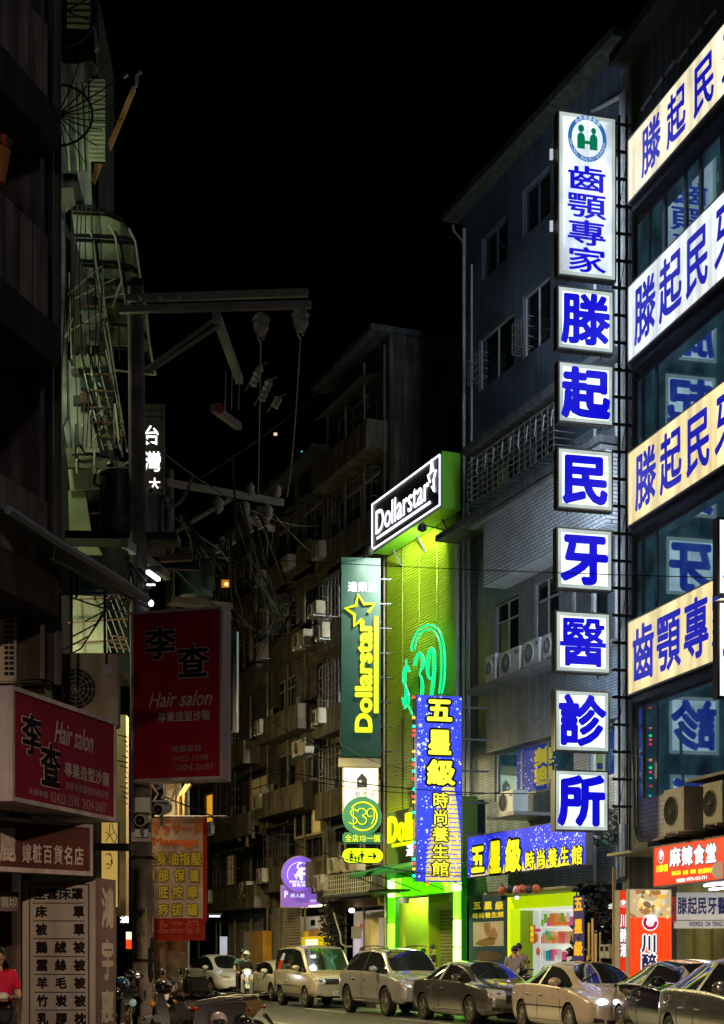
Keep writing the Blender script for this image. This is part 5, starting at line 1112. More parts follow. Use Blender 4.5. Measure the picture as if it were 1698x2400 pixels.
# potted plant on the parapet
a = FL.uz(12, 400, .55); pp_ = thing('potted_plant', 'small orange flower pot on the upper left parapet', 'plant', FL.P(a[0], a[1] - .1, .45))
MB().lathe(FL.P(a[0], a[1] - .12, .45), Z, [(.09, 0), (.14, .32), (.15, .34)], 12).build('pot', M('terracotta', (.6, .2, .05), .7), pp_, True)
MB().ell(FL.P(a[0] + .12, a[1] + .38, .45), (.09, .08, .08)).build('flower', M('flower_red', (.6, .08, .03), .6), pp_, True)
mm = MB(); r = random.Random(2)
for i in range(40):
    c = FL.P(a[0] + .05 + r.gauss(0, .08), a[1] + .25 + r.random() * .15, .45 + r.gauss(0, .05)); d1 = Vector((r.gauss(0, 1), r.gauss(0, 1), r.gauss(0, 1))).normalized(); d2 = d1.orthogonal(); mm.add([c - d1 * .06, c + d2 * .025, c + d1 * .06, c - d2 * .025], [(0, 1, 2, 3)])
mm.build('leaves', M('leaf_green'), pp_)
# radial iron fan rack
fr_ = face(135, 18.6); c = fr_.uz(136, 270); k_ = 18.6 / F_PX
rk = thing('radial_iron_rack', 'black radial iron rack with half ring on the corner of the left building', 'rack', fr_.P(c[0], c[1], 0))
RI = M('iron_black', (.012, .011, .011), .6)
MB().tube([fr_.P(c[0] + 86 * k_ * math.sin(a) * .95, c[1] + 72 * k_ * math.cos(a), 0) for a in [math.pi * i / 16 for i in range(17)]], .016, 5).build('half_ring', RI, rk)
for ang, L_ in ((28, 150), (50, 175), (66, 190), (80, 130), (90, 150), (103, 165), (118, 128), (134, 142), (152, 152), (166, 130)):
    a = math.radians(ang); pts = [fr_.P(c[0] + L_ * t * k_ * math.sin(a), c[1] + L_ * t * k_ * math.cos(a), .25 * t * t) for t in (0, .4, .75, 1)]
    MB().tube(pts, .011, 4, .006).build('spoke', RI, rk)
for ang, L_ in ((40, 150), (72, 172)):
    a = math.radians(ang); p = fr_.P(c[0] + L_ * k_ * math.sin(a), c[1] + L_ * k_ * math.cos(a), .3); MB().tube([p, p + Vector((.05, 0, .04))], .014, 4).build('tip', M('tip_white', (.6, .6, .6), .5), rk)
# second rack above, partly visible
rk2 = thing('radial_iron_rack', 'upper black ring rack cut by the top of the picture', 'rack', fr_.P(c[0], c[1] + 1.2, 0))
MB().tube([fr_.P(c[0] + (20 + 66 * math.sin(a)) * k_, c[1] + 1.26 + 80 * k_ * math.cos(a), 0) for a in [math.pi * i / 16 for i in range(17)]], .018, 5).build('half_ring', RI, rk2)
for ang in (60, 90, 112):
    a = math.radians(ang); MB().tube([fr_.P(c[0] + 20 * k_, c[1] + 1.26, 0), fr_.P(c[0] + (20 + 80 * math.sin(a)) * k_, c[1] + 1.26 + 80 * k_ * math.cos(a), 0)], .01, 4).build('spoke', RI, rk2)

# ---- second building on the left: panels, bay canopy, cages
SB = M('bay_panel', (.36, .38, .34), .6, stain=.75, noise=.55, ns=3)
SBG = M('bay_corrugated', (.40, .46, .26), .5, noise=.25)
Y2 = 26.0; F2 = face(150, Y2, .05); k2 = Y2 / F_PX
g2 = lambda x: F2.U(x); h2 = lambda x, y: F2.ZZ(x, y)
ab = thing('bay_building', 'narrow building with corrugated bays, cages and curved canopy behind the near left building', 'building', F2.P(g2(150), 0))
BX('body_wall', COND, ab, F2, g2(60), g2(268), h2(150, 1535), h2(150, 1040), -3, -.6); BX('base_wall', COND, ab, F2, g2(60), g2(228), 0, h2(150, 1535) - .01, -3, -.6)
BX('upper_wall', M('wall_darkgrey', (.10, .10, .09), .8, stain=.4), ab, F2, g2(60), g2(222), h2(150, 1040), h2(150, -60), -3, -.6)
def rib_panel(x0, x1, y0, y1, w, mat, pitch=.05, name='corrugated_panel', par=None, lean=0.0):
    m = MB(); u0, u1, z0, z1 = g2(x0), g2(x1), h2(150, y1), h2(150, y0); zz = z0; prev = None
    while zz < z1:
        for dz, dw in ((0, 0), (.5, .02)):
            cur = (zz + dz * pitch, w + dw); s_ = (cur[0] - z0) * lean
            if prev: m.quad(F2.P(u0 + ps_, *prev), F2.P(u1 + ps_, *prev), F2.P(u1 + s_, *cur), F2.P(u0 + s_, *cur))
            prev = cur; ps_ = s_
        zz += pitch
    return m.build(name, mat, par or ab)
def gpanel(pts, w, mat, name, d=.04): return MB().poly(F2, [F2.uz(x, y, w) for x, y in pts], w - d, w).build(name, mat, ab)
rib_panel(158, 212, 0, 66, 0, SBG, .11)
gpanel([(128, 130), (140, 80), (145, 140), (150, 182), (128, 182)], .02, SB, 'panel')
gpanel([(128, 146), (180, 150), (218, 140), (236, 170), (240, 196), (128, 190)], .0, SB, 'panel')
gpanel([(218, 62), (226, 64), (243, 190), (232, 190)], .05, SB, 'panel')
rib_panel(212, 248, 185, 380, .05, SBG, .075)
gpanel([(130, 192), (212, 190), (214, 400), (182, 405), (135, 405)], -.03, SB, 'panel')
for x in (152, 172, 186, 200): gpanel([(x, 195), (x + 5, 195), (x + 14, 400), (x + 9, 400)], .03, SBG, 'mullion', .08)
gpanel([(180, 405), (214, 400), (216, 480), (200, 480)], -.02, SB, 'panel')
gpanel([(137, 440), (172, 440), (178, 480), (150, 500), (140, 480)], -.05, M('panel_brown', (.2, .16, .12), .7), 'panel')
# yellow slanting strip, its light put in as faint emission
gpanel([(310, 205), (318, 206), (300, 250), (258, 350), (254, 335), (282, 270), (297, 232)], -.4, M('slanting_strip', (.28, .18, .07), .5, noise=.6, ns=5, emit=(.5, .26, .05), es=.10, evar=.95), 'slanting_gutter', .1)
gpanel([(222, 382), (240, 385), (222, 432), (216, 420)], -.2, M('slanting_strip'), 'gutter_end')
MB().tube([F2.P(*F2.uz(x, y, -.2), -.2) for x, y in ((332, 168), (322, 176), (321, 200), (310, 208))], .03, 5).build('gutter_hook', M('pipe_green'), ab)
# curved canopy bay
CG = M('canopy_green', (.26, .30, .14), .4, noise=.75, ns=2.2, stain=.7)
prof = [(168, 487), (250, 492), (285, 505), (305, 530), (316, 570)]
def bay(x0l, x0r, y0, x1l, x1r, y1, w):
    q = [F2.uz(x, y, w) for x, y in ((x0l, y0), (x0r, y0), (x1r, y1), (x1l, y1))]; MB().poly(F2, q, w - .05, w).build('canopy_sheet', CG, ab, bevel=.0)
cv = [(168, 490, 303, 536), (175, 552, 318, 566), (190, 612, 328, 640), (205, 655, 336, 690), (220, 700, 344, 735), (238, 760, 350, 800), (255, 815, 358, 846)]
for i in range(len(cv) - 1):
    a, b = cv[i], cv[i + 1]
    gpanel([(a[0], a[1]), (a[0] + (a[2] - a[0]) * .55, a[1] + 4), (a[0] + (a[2] - a[0]) * .85, a[1] + (a[3] - a[1]) * .45), (a[2], a[3]), (b[2], b[3] - 6), (b[0] + (b[2] - b[0]) * .85, b[1] + (b[3] - b[1]) * .45 - 6), (b[0] + (b[2] - b[0]) * .55, b[1] - 4), (b[0], b[1] - 5)], -.1 + .02 * i, CG, 'canopy_sheet')
for i, a in enumerate(cv): MB().tube([F2.P(*F2.uz(x, y, .0), .0) for x, y in ((a[0], a[1]), (a[0] + (a[2] - a[0]) * .55, a[1] + 4), (a[0] + (a[2] - a[0]) * .85, a[1] + (a[3] - a[1]) * .45), (a[2], a[3]))], .03, 5).build('canopy_rib', RI, ab)
for off_ in (0, -46, -100):
    MB().tube([F2.P(*F2.uz(a[2] + off_, a[3] - (8 if off_ else 0), .03), .03) for a in cv] + ([F2.P(*F2.uz(365, 880, .03), .03)] if not off_ else []), .022, 5).build('canopy_edge', M('pale_green_metal', (.45, .52, .34), .5), ab)
MB().tube([F2.P(*F2.uz(x, y, 0), 0) for x, y in ((270, 868), (318, 874), (365, 879))], .02, 4).build('canopy_edge', M('pale_green_metal'), ab)
gpanel([(137, 500), (152, 520), (158, 980), (190, 1040), (160, 1050), (145, 980)], -.1, SB, 'panel')
gpanel([(158, 840), (190, 880), (235, 1060), (200, 1060), (155, 985)], -.25, M('panel_pale', (.45, .45, .4), .6, stain=.3), 'panel')
gpanel([(188, 728), (235, 726), (240, 780), (195, 785)], -.2, M('panel_pale'), 'lit_curtain')
# slanted iron cage
PG_ = M('cage_pale', (.42, .46, .34), .5, noise=.4)
cg = thing('iron_cage', 'tall slanting iron window cage with pale rusty bars left of the utility pole', 'cage', F2.P(g2(230), h2(230, 1060), .4), 'iron cages of the bay building')
def slbars(rows, cols, topx, boty, par, w0, w1, r=.012):
    for x0, x1, y0, y1 in cols: MB().tube([F2.P(*F2.uz(x0, y0, w0), w0), F2.P(*F2.uz(x1, y1, w1), w1)], r, 4).build('bar', PG_, par)
    for x0, y0, x1, y1 in rows: MB().tube([F2.P(*F2.uz(x0, y0, w1 + .02), w1 + .02), F2.P(*F2.uz(x1, y1, w1 + .02), w1 + .02)], r * 1.3, 4).build('rail', M('rail_rust', (.2, .12, .08), .7), par)
slbars([(165, 752, 295, 770), (160, 715, 270, 720), (165, 690, 295, 690), (200, 877, 258, 877), (205, 914, 270, 918), (212, 955, 275, 956), (220, 990, 285, 993), (232, 1025, 292, 1025)],
       [(187 + 19 * i, 235 + 20 * i + 8, 830, 1055) for i in range(3)] + [(222, 285, 640, 1000), (236, 296, 640, 1050), (242, 300, 700, 1060), (262, 298, 830, 1060), (248, 296, 820, 1030), (204, 258, 830, 1055), (163, 168, 640, 840), (172, 176, 700, 840)], 0, 0, cg, .35, .45)
for x0, y0, x1, y1 in ((160, 690, 240, 622), (175, 700, 272, 652), (240, 622, 246, 720), (240, 700, 292, 688), (165, 775, 235, 735), (190, 1000, 245, 960), (210, 1045, 240, 1000)):
    MB().tube([F2.P(*F2.uz(x0, y0, .5), .5), F2.P(*F2.uz(x1, y1, .5), .5)], .014, 4).build('stay', PG_, cg)
for i in range(6): MB().ell(F2.P(*F2.uz(245 + 4 * i, 935 + 22 * i, .2), .2), (.16, .1, .035), nu=10, nv=5).build('basin', M('basin_olive', (.2, .2, .12), .6), cg, True)
gpanel([(168, 832), (245, 836), (250, 855), (176, 862)], .3, M('slab_olive', (.2, .21, .14), .7), 'shelf_board')
gpanel([(155, 1050), (185, 1045), (200, 1065), (300, 1085), (300, 1100), (160, 1095)], .3, M('slab_olive'), 'sill_board')
gpanel([(160, 1100), (300, 1100), (300, 1140), (165, 1150)], .0, SBG, 'panel')
gpanel([(160, 1150), (200, 1150), (215, 1250), (240, 1300), (165, 1300)], -.1, SBG, 'panel')
cg2 = thing('iron_cage', 'lower lit iron cage behind the large outdoor air conditioner', 'cage', F2.P(g2(230), h2(230, 1530), .4), 'iron cages of the bay building')
BX('back_panel', M('lower_cream', (.5, .5, .34), .6, noise=.4), cg2, F2, g2(165), g2(245), h2(165, 1530), h2(165, 1395), -.1, .0)
slbars([(160, 1460, 300, 1450), (165, 1508, 300, 1498), (170, 1405, 296, 1400), (258, 1490, 298, 1495), (258, 1505, 298, 1512), (258, 1516, 298, 1522)],
       [(200 + 14 * i, 246 + 15 * i, 1395, 1530) for i in range(5)] + [(268, 297, 1395, 1470), (278, 298, 1395, 1440), (246, 252, 1340, 1530), (180, 182, 1400, 1530)], 0, 0, cg2, .2, .3)
r = random.Random(91)
for i in range(46):   # rusty odds and ends, bent bars, loose cable and boards stuffed in the cages
    x = r.uniform(150, 290); y = r.uniform(600, 1380); L_ = r.uniform(15, 90); a = r.choice((0, 1.57, r.uniform(0, 3)))
    w = r.uniform(.3, .75); q = [F2.P(*F2.uz(x + L_ * t * math.cos(a) * .5, y + L_ * t * math.sin(a), w), w + .03 * math.sin(3 * t)) for t in (0, .5, 1)]
    if x + L_ * .5 * math.cos(a) < 296: MB().tube(q, r.uniform(.008, .022), 4).build('loose_bar', r.choice((RI, RI, PG_, M('rail_rust'), M('rust_brown', (.14, .07, .04), .9, noise=.5))), cg)
for i in range(12):
    x = r.uniform(162, 262); y = r.uniform(700, 1040); ww, hh = r.uniform(8, 26), r.uniform(8, 24)
    u_, z_ = F2.uz(x, y, .15); MB().box(F2, u_, u_ + ww * k2, z_, z_ + hh * k2, .05, .05 + r.uniform(.1, .3)).build('stored_box', M('junk%d' % (i % 4), [(.12, .07, .05), (.06, .06, .05), (.2, .19, .14), (.05, .07, .08)][i % 4], .8, noise=.5), cg)
for i in range(7):
    x = 150 + 14 * i; MB().tube([F2.P(*F2.uz(x + 6 * math.sin(j + i), 480 + 95 * j, .7), .7) for j in range(7)], .009 + .006 * r.random(), 4).build('hanging_cable', M('wire_black', (.01, .01, .01), .6), ab)
# teal tarp
tp_ = MB(); tz = [FL.P(*FL.uz(x, y, .3), .3) for x, y in ((120, 1322), (240, 1338), (298, 1362), (298, 1392), (230, 1398), (120, 1390))]
o = MB().poly(FL, [FL.uz(x, y, .25) for x, y in ((120, 1322), (240, 1338), (298, 1362), (298, 1392), (230, 1398), (120, 1390))], .23, .25).build('teal_tarp', M('tarp_teal', (.05, .26, .22), .4, noise=.3)); tag(o, 'teal green plastic sheet under the dark awning edge', 'tarpaulin')
for x, y0, y1 in ((168, 1340, 1530), (246, 1345, 1530), (180, 1340, 1400)):
    MB().tube([FL.P(*FL.uz(x, y0, .35), .35), FL.P(*FL.uz(x, y1, .35), .35)], .02, 4).build('post', RI, lb)
MB().tube([FL.P(*FL.uz(120, 1393, .35), .35), FL.P(*FL.uz(300, 1388, .35), .35)], .022, 4).build('tarp_bar', RI, lb)
MB().tube([FL.P(*FL.uz(120, 1310, .8), .8), FL.P(*FL.uz(240, 1370, .8), .8), FL.P(*FL.uz(352, 1425, .8), .8)], .02, 4).build('stay_bar', STEEL, lb)

# ---- air conditioners on the left
FA = face(122, 19.2, .05)
a0_, a1_ = FA.U(124), FA.U(302); 
big = ac_unit('large grimy beige air conditioner behind the red wall sign', FA, a0_, FA.ZZ(124, 1700), (a1_ - a0_) * .86, FA.ZZ(124, 1532) - FA.ZZ(124, 1700), .34, -.3, M('ac_grime', (.36, .31, .25), .6, stain=.4, noise=.4))
gl = face(-60, 17.2, .02)
t = thing('air_conditioner', 'cream air conditioner side with rows of vent holes at the left edge', 'air conditioner', gl.P(0, gl.ZZ(0, 1600), 0), 'air conditioner outdoor units')
BX('casing', M('ac_cream', (.55, .48, .38), .6, stain=.4), t, gl, gl.U(-70), gl.U(38), gl.ZZ(0, 1600), gl.ZZ(0, 1388), -.4, 0, bevel=.02)
for r in range(15):
    for c_ in range(2): BX('vent_hole', DARK, t, gl, gl.U(11 + 12 * c_), gl.U(21 + 12 * c_), gl.ZZ(0, 1412 + 12.2 * r), gl.ZZ(0, 1404 + 12.2 * r), -.01, .004)
bxm = thing('junction_cabinet', 'tall dark metal cabinet between the two left air conditioners', 'cabinet', FA.P(FA.U(45), FA.ZZ(45, 1605)))
BX('case', M('cabinet_dark', (.07, .06, .055), .6, stain=.4), bxm, FA, FA.U(42), FA.U(96), FA.ZZ(45, 1610), FA.ZZ(45, 1428), -.5, -.1); BX('door', M('cabinet_door', (.09, .08, .07), .6), bxm, FA, FA.U(97), FA.U(134), FA.ZZ(45, 1604), FA.ZZ(45, 1436), -.5, -.12)

# ---- hair salon wall sign
MAR = M('salon_maroon', (.20, .006, .026), .75, noise=.2, ns=1.2)
MARD = M('salon_maroon_dark', (.30, .006, .018), .75, noise=.25, ns=1.0)
WF = M('frame_white_old', (.50, .42, .42), .5, noise=.3, stain=.3)
OUTL = M('outline_pale', (.55, .45, .42), .5); LGR = M('letter_grey', (.42, .38, .36), .5, noise=.3, ns=6); LDK = M('letter_dark', (.012, .008, .009), .85, spec=.05); FAD = M('letter_faded', (.30, .16, .18), .5, noise=.3)
ws_ = 1.0
u0, u1, z0, z1 = LU(26, ws_), LU(270, ws_), LZ(31, 1878, ws_), LZ(31, 1608, ws_)
t = thing('salon_wall_sign', 'maroon hair salon box sign mounted low on the near left building', 'sign', FL.P((u0 + u1) / 2, z0, .7))
BX('casing', WF, t, FL, u0, u1, z0, z1, .45, ws_ - .02); BX('face_panel', MAR, t, FL, u0 + .05, u1 - .03, z0 + .05, z1 - .05, ws_ - .019, ws_)
m = MB(); m.box(FL, u0, u1, z1 - .045, z1, ws_ - .018, ws_ + .02).box(FL, u0, u1, z0, z0 + .045, ws_ - .018, ws_ + .02).box(FL, u0, u0 + .045, z0 + .046, z1 - .046, ws_ - .018, ws_ + .02).box(FL, u1 - .03, u1, z0 + .046, z1 - .046, ws_ - .018, ws_ + .02).build('rim', WF, t)
def outlined(ch, fr, w, xa, xb, ya, yb, par, xref):
    rc = (fr.U(xa, w), fr.U(xb, w), fr.ZZ(xref, yb, w), fr.ZZ(xref, ya, w))
    cjk(ch, fr, rc, w + .003, OUTL, par, bold=.05, k=12); cjk(ch, fr, rc, w + .010, LDK, par, bold=.026, k=10)
outlined('李', FL, ws_, 48, 97, 1668, 1772, t, 60); outlined('查', FL, ws_, 92, 142, 1735, 1848, t, 100)
latin('Hair salon', FL, (LU(127, ws_), LU(218, ws_), LZ(170, 1752, ws_), LZ(170, 1700, ws_)), ws_ + .004, LGR, t, bold=.012, shear=.35)
cjk('專業造型沙龍', FL, (LU(150, ws_), LU(256, ws_), LZ(200, 1832, ws_), LZ(200, 1796, ws_)), ws_ + .004, LGR, t, bold=.02, k=8, split=True)
latin('02422-1598  2424-2687', FL, (LU(118, ws_), LU(248, ws_), LZ(180, 1892, ws_), LZ(180, 1868, ws_)), ws_ + .004, FAD, t, bold=.01)
cjk('美麗專線', FL, (LU(66, ws_), LU(112, ws_), LZ(90, 1868, ws_), LZ(90, 1850, ws_)), ws_ + .004, FAD, t, bold=.02, split=False, name='lettering')
cjk('燙髮染髮護髮新娘造型', FL, (LU(152, ws_), LU(254, ws_), LZ(200, 1862, ws_), LZ(200, 1842, ws_)), ws_ + .004, FAD, t, bold=.01, split=False, name='lettering')
# ---- dowry shop sign
wd = .8
FL2 = vp(-4.01 - .1, 17.0, 3800); 
u0, u1, z0, z1 = FL2.U(-200, wd), FL2.U(217, wd), FL2.ZZ(0, 2042, wd), FL2.ZZ(0, 1914, wd)
BRN = M('sign_brown', (.10, .035, .03), .3, noise=.4, ns=1.5)
t = thing('dowry_shop_sign', 'dark brown shop sign with pale characters below the maroon wall sign', 'sign', FL2.P((u0 + u1) / 2, z0, .6))
BX('casing', M('frame_dark_red', (.07, .05, .05), .5), t, FL2, u0, u1, z0, z1, .5, wd - .02); BX('face_panel', BRN, t, FL2, u0, u1 - .04, z0 + .05, z1 - .04, wd - .019, wd)
MB().box(FL2, u0, u1, z0, z0 + .05, wd - .018, wd + .01).box(FL2, u0, u1, z1 - .04, z1, wd - .018, wd + .01).box(FL2, u1 - .035, u1, z0 + .051, z1 - .041, wd - .018, wd + .01).build('rim', WF, t)
PIN = M('letter_dusty', (.50, .40, .38), .5, noise=.35, ns=5)
cjk('麗', FL2, (FL2.U(-3, wd), FL2.U(38, wd), FL2.ZZ(0, 2022, wd), FL2.ZZ(0, 1934, wd)), wd + .004, PIN, t, bold=.03)
for i, ch in enumerate('嫁粧百貨名店'): cjk(ch, FL2, (FL2.U(51 + 24.5 * i, wd), FL2.U(74 + 24.5 * i, wd), FL2.ZZ(60, 2024, wd) - .0, FL2.ZZ(60, 1974, wd)), wd + .004, PIN, t, bold=.02)
# small old sign fragment under it
o = BX('panel', M('frag_grey', (.2, .15, .15), .6, noise=.5), None, FL2, FL2.U(-60, .2), FL2.U(44, .2), FL2.ZZ(0, 2135, .2), FL2.ZZ(0, 2088, .2), .1, .2); o.name = 'worn_signboard'; tag(o, 'small worn grey signboard left of the bedding list', 'sign')
cjk('匾印', FL2, (FL2.U(2, .2), FL2.U(40, .2), FL2.ZZ(0, 2128, .2), FL2.ZZ(0, 2095, .2)), .204, LGR, o, bold=.02)
# ---- bedding list board, box with two faces
FQ = face(52, 17.2, .03); FQs = vp(FQ.P(FQ.U(232), 0).x, FQ.P(FQ.U(232), 0).y, 1850)
u0, u1, z1, z0 = FQ.U(52), FQ.U(226), FQ.ZZ(52, 2062), .12
LBM = M('board_greywhite', (.27, .22, .19), .55, noise=.25, stain=.25); LBF = M('board_frame', (.30, .25, .22), .5, .2, stain=.3)
t = thing('bedding_list_board', 'tall pale list board with black bedding names in ruled rows', 'sign', FQ.P((u0 + u1) / 2, z0, -.3))
BX('casing', LBF, t, FQ, u0, u1, z0, z1, -.4, -.02, bevel=.01); BX('face_panel', LBM, t, FQ, u0 + .05, u1 - .06, z0 + .05, z1 - .05, -.019, .0)
m = MB(); xa, xb, ya = 69, 209, 2071
for a, b in ((xa, 2.5), (xb - 2, 2.5)): m.box(FQ, FQ.U(a), FQ.U(a + b), z0 + .05, FQ.ZZ(60, ya), .001, .005)
m.box(FQ, FQ.U(xa), FQ.U(xb), FQ.ZZ(60, ya + 2.5), FQ.ZZ(60, ya), .0012, .0052)
m.build('border_print', LDK, t)
rows = ['全套床罩', '床\u3000單', '被\u3000單', '鵝絨被', '蠶絲被', '羊毛被', '竹炭被', '乳膠枕', '記憶枕']
for i, rwt in enumerate(rows):
    yt_ = 2081 + 41.8 * i
    if i == 0: cjk(rwt, FQ, (FQ.U(80), FQ.U(196), FQ.ZZ(60, yt_ + 28), FQ.ZZ(60, yt_)), .003, LDK, t, bold=.04, fill=1.02)
    else:
        for j, ch in enumerate(rwt):
            if ch == '\u3000': continue
            xx = (83, 127, 171)[j] + i * .6; cjk(ch, FQ, (FQ.U(xx), FQ.U(xx + 27), FQ.ZZ(60, yt_ + 28), FQ.ZZ(60, yt_)), .003, LDK, t, bold=.05, fill=1.0)
    BX('rule_print', LDK, t, FQ, FQ.U(77 + i), FQ.U(197 + i * .8), FQ.ZZ(60, yt_ + 36.5), FQ.ZZ(60, yt_ + 34.5), .001, .005)
SDM = M('side_purplebrown', (.17, .10, .095), .5, noise=.25, stain=.2)
us0, us1 = FQs.U(233), FQs.U(272)
t2 = thing('calligraphy_side_board', 'narrow purple brown side board with pale brush characters', 'sign', FQs.P(us0, z0, 0))
BX('board', SDM, t2, FQs, us0, us1, z0, FQs.ZZ(250, 2060), -.05, 0)
for ch, ya, yb in (('鴻', 2076, 2180), ('宇', 2198, 2302), ('寢', 2318, 2400)):
    cjk(ch, FQs, (FQs.U(236), FQs.U(267), FQs.ZZ(250, yb), FQs.ZZ(250, ya)), .004, M('brush_pale', (.50, .46, .36), .6, noise=.2), t2, bold=.035, k=8)
# yellow lit sign behind
FY = face(236, 20.5, .1)
YL = M('yellow_lit_panel', (.7, .5, .15), .5, noise=.15, emit=(.85, .55, .12), es=.55, evar=.2)
t = sign_box('yellow_lit_sign', 'slim yellow lit sign with line drawn face between brown sign and pole', FY, FY.U(236), FY.U(279), FY.ZZ(236, 2128), FY.ZZ(236, 1925), -.3, 0, YL, M('casing_dim', (.12, .08, .04), .6), .015)
BX('divider', M('casing_dim'), t, FY, FY.U(236), FY.U(280), FY.ZZ(236, 1991), FY.ZZ(236, 1981), -.02, .03)
def sk(pts, r=.006): MB().tube([FY.P(*FY.uz(x, y, .006), .006) for x, y in pts], r, 4).build('line_print', LDK, t)
sk([(247, 1950), (258, 1958), (270, 1950)]); sk([(258, 1930), (257, 1958), (248, 1972)]); sk([(258, 1958), (268, 1975)]); sk([(262, 1925), (266, 1945), (275, 1960), (268, 1980)])
sk([(249, 2004), (254, 2000), (259, 2005)], .009); sk([(258, 1998), (263, 2010), (262, 2028), (256, 2036), (250, 2034)]); sk([(249, 2026), (254, 2024), (258, 2028)], .01); sk([(262, 2015), (263, 2025)], .014)
MB().box(FY, FY.U(225), FY.U(315), FY.ZZ(236, 1995), FY.ZZ(236, 1978), .05, .15).build('bracket_arm', COND, t)
# neon stripe sign at the lower left shop
fz = face(16, 19.5); t = thing('striped_light_box', 'slim violet white light box with orange tip behind the person in red', 'sign', fz.P(0, fz.ZZ(16, 2290)))
BX('panel', M('violet_panel', (.6, .55, .7), .4, emit=(.55, .48, .65), es=.6), t, fz, 0, .05, fz.ZZ(16, 2285), fz.ZZ(16, 2205), -.1, 0); BX('tip', M('orange_tip', (.9, .5, .05), .4, emit=(1, .5, .05), es=.8), t, fz, 0, .05, fz.ZZ(16, 2204), fz.ZZ(16, 2192), -.1, 0)

# ---------------------------------------------------------------- utility poles
PC = M('pole_concrete', (.26, .22, .19), .75, stain=.5, noise=.5, ns=3, bump=.4, bs=30)
POST = M('poster_scraps', (.22, .18, .12), .8, noise=.6, ns=6)
Yp = 24.0
def cyl_between(a, b, r0, r1, name, mat, par, seg=20): return MB().tube([a, b], r0, seg, r1).build(name, mat, par, True)
base = Vector(((338 - CX) / F_PX * Yp, Yp, 0)); topp = pt(318, 672, Yp)
p1 = thing('utility_pole', 'near concrete utility pole carrying cross arms, transformers and cameras', 'pole', base, 'utility poles')
cyl_between(base, topp, .180, .120, 'shaft', PC, p1)
MB().lathe(topp - Z * .02, Z, [(.13, 0), (.14, .05), (.12, .12), (.05, .15)], 14).build('cap', RI, p1, True)
r = random.Random(5)
for i in range(26):   # torn posters and black patches around the lower shaft
    zz = .2 + 1.9 * r.random(); an = -math.pi / 2 + r.uniform(-1.2, 1.2); hh = .08 + .22 * r.random(); wa = .15 + .45 * r.random(); f = zz / topp.z; ctr = base.lerp(topp, f); rad = .18 - .06 * f
    m = MB(); nn_ = 5
    for j in range(nn_): 
        t0, t1 = an + wa * j / nn_, an + wa * (j + 1) / nn_; 
        m.quad(*[ctr + Vector((math.cos(t_) * (rad + .002 + .0006 * i), math.sin(t_) * (rad + .002 + .0006 * i), z_)) for t_, z_ in ((t0, -hh * (.6 + .4 * math.sin(j + i))), (t1, -hh * (.6 + .4 * math.sin(j + 1 + i))), (t1, hh), (t0, hh))])
    m.build('paper_scrap', [RI, POST, M('paper_old', (.3, .26, .18), .8, noise=.5, ns=8), RI][i % 4], p1)
for z_ in (1.45, 3.05): MB().lathe(base.lerp(topp, z_ / topp.z) , Z, [(.195, -.02), (.195, .02)], 20).build('band', RI, p1, True)
BX('label_plate', M('plate_white', (.5, .45, .42), .5), p1, face(309, Yp - .2), 0, (46) * (Yp - .2) / F_PX, face(309, Yp - .2).ZZ(309, 1973), face(309, Yp - .2).ZZ(309, 1950), -.01, .01)
TIM = M('timber_arm', (.27, .27, .23), .8, noise=.35, bump=.4, bs=20)
# cross arms: built along +X, slightly towards the viewer
def bar(a, b, h, d, name, mat, par):
    a, b = Vector(a), Vector(b); L_ = (b - a); fr = Fr(a, (L_.x, L_.y)); ln = Vector((L_.x, L_.y, 0)).length; s_ = L_.z / ln if ln else 0; m = MB()
    vs = [Vector((a.x, a.y, 0)) + fr.u * u + fr.n * w + Z * (a.z + u * s_ + z_) for w in (-d / 2, d / 2) for z_ in (-h / 2, h / 2) for u in (0, ln)]
    return m.add(vs, [(0, 2, 3, 1), (4, 5, 7, 6), (0, 1, 5, 4), (2, 6, 7, 3), (0, 4, 6, 2), (1, 3, 7, 5)]).build(name, mat, par)
zA = HC + (HY - 714) * Yp / F_PX
bar(pt(300, 700, 23.9), pt(722, 686, 23.5), .11, .09, 'upper_cross_arm', TIM, p1)
bar(pt(281, 726, 23.8), pt(729, 714, 23.4), .11, .09, 'lower_cross_arm', TIM, p1)
for (x0, y0, x1, y1) in ((340, 868, 500, 752), (350, 872, 516, 762)): MB().tube([pt(x0, y0, 23.8), pt(x1, y1, 23.5)], .035, 5).build('brace', TIM, p1)
bar(pt(508, 742, 23.3), pt(562, 892, 26.6), .13, .12, 'lead_arm', TIM, p1)
bar(pt(500, 955, 24.2), pt(560, 1000, 26.2), .12, .1, 'red_tipped_arm', TIM, p1)
MB().ell(pt(517, 958, 24.3), (.09, .09, .09), nu=10, nv=6).build('red_cap', M('cap_red', (.35, .03, .02), .5), p1, True)
INS = M('porcelain', (.42, .40, .36), .3, noise=.2)
def insulator(p, par, s=1.0, down=True):
    d = -1 if down else 1
    MB().lathe(p, (0, 0, d), [(.03 * s, 0), (.10 * s, .05 * s), (.125 * s, .13 * s), (.09 * s, .17 * s), (.12 * s, .24 * s), (.09 * s, .30 * s), (.04 * s, .36 * s)], 16).build('insulator', INS, par, True)
ins_p = [pt(612, 732, 23.4), pt(705, 722, 23.3)]
for p in ins_p:
    insulator(p, p1, 1.0); MB().tube([p + Vector((-.13, 0, -.08)), p + Vector((-.03, 0, -.42)), p + Vector((.0, 0, -.47))], .018, 5).build('hanger', GALV, p1); MB().tube([p + Vector((.13, 0, -.08)), p + Vector((.03, 0, -.42))], .018, 5).build('hanger', GALV, p1)
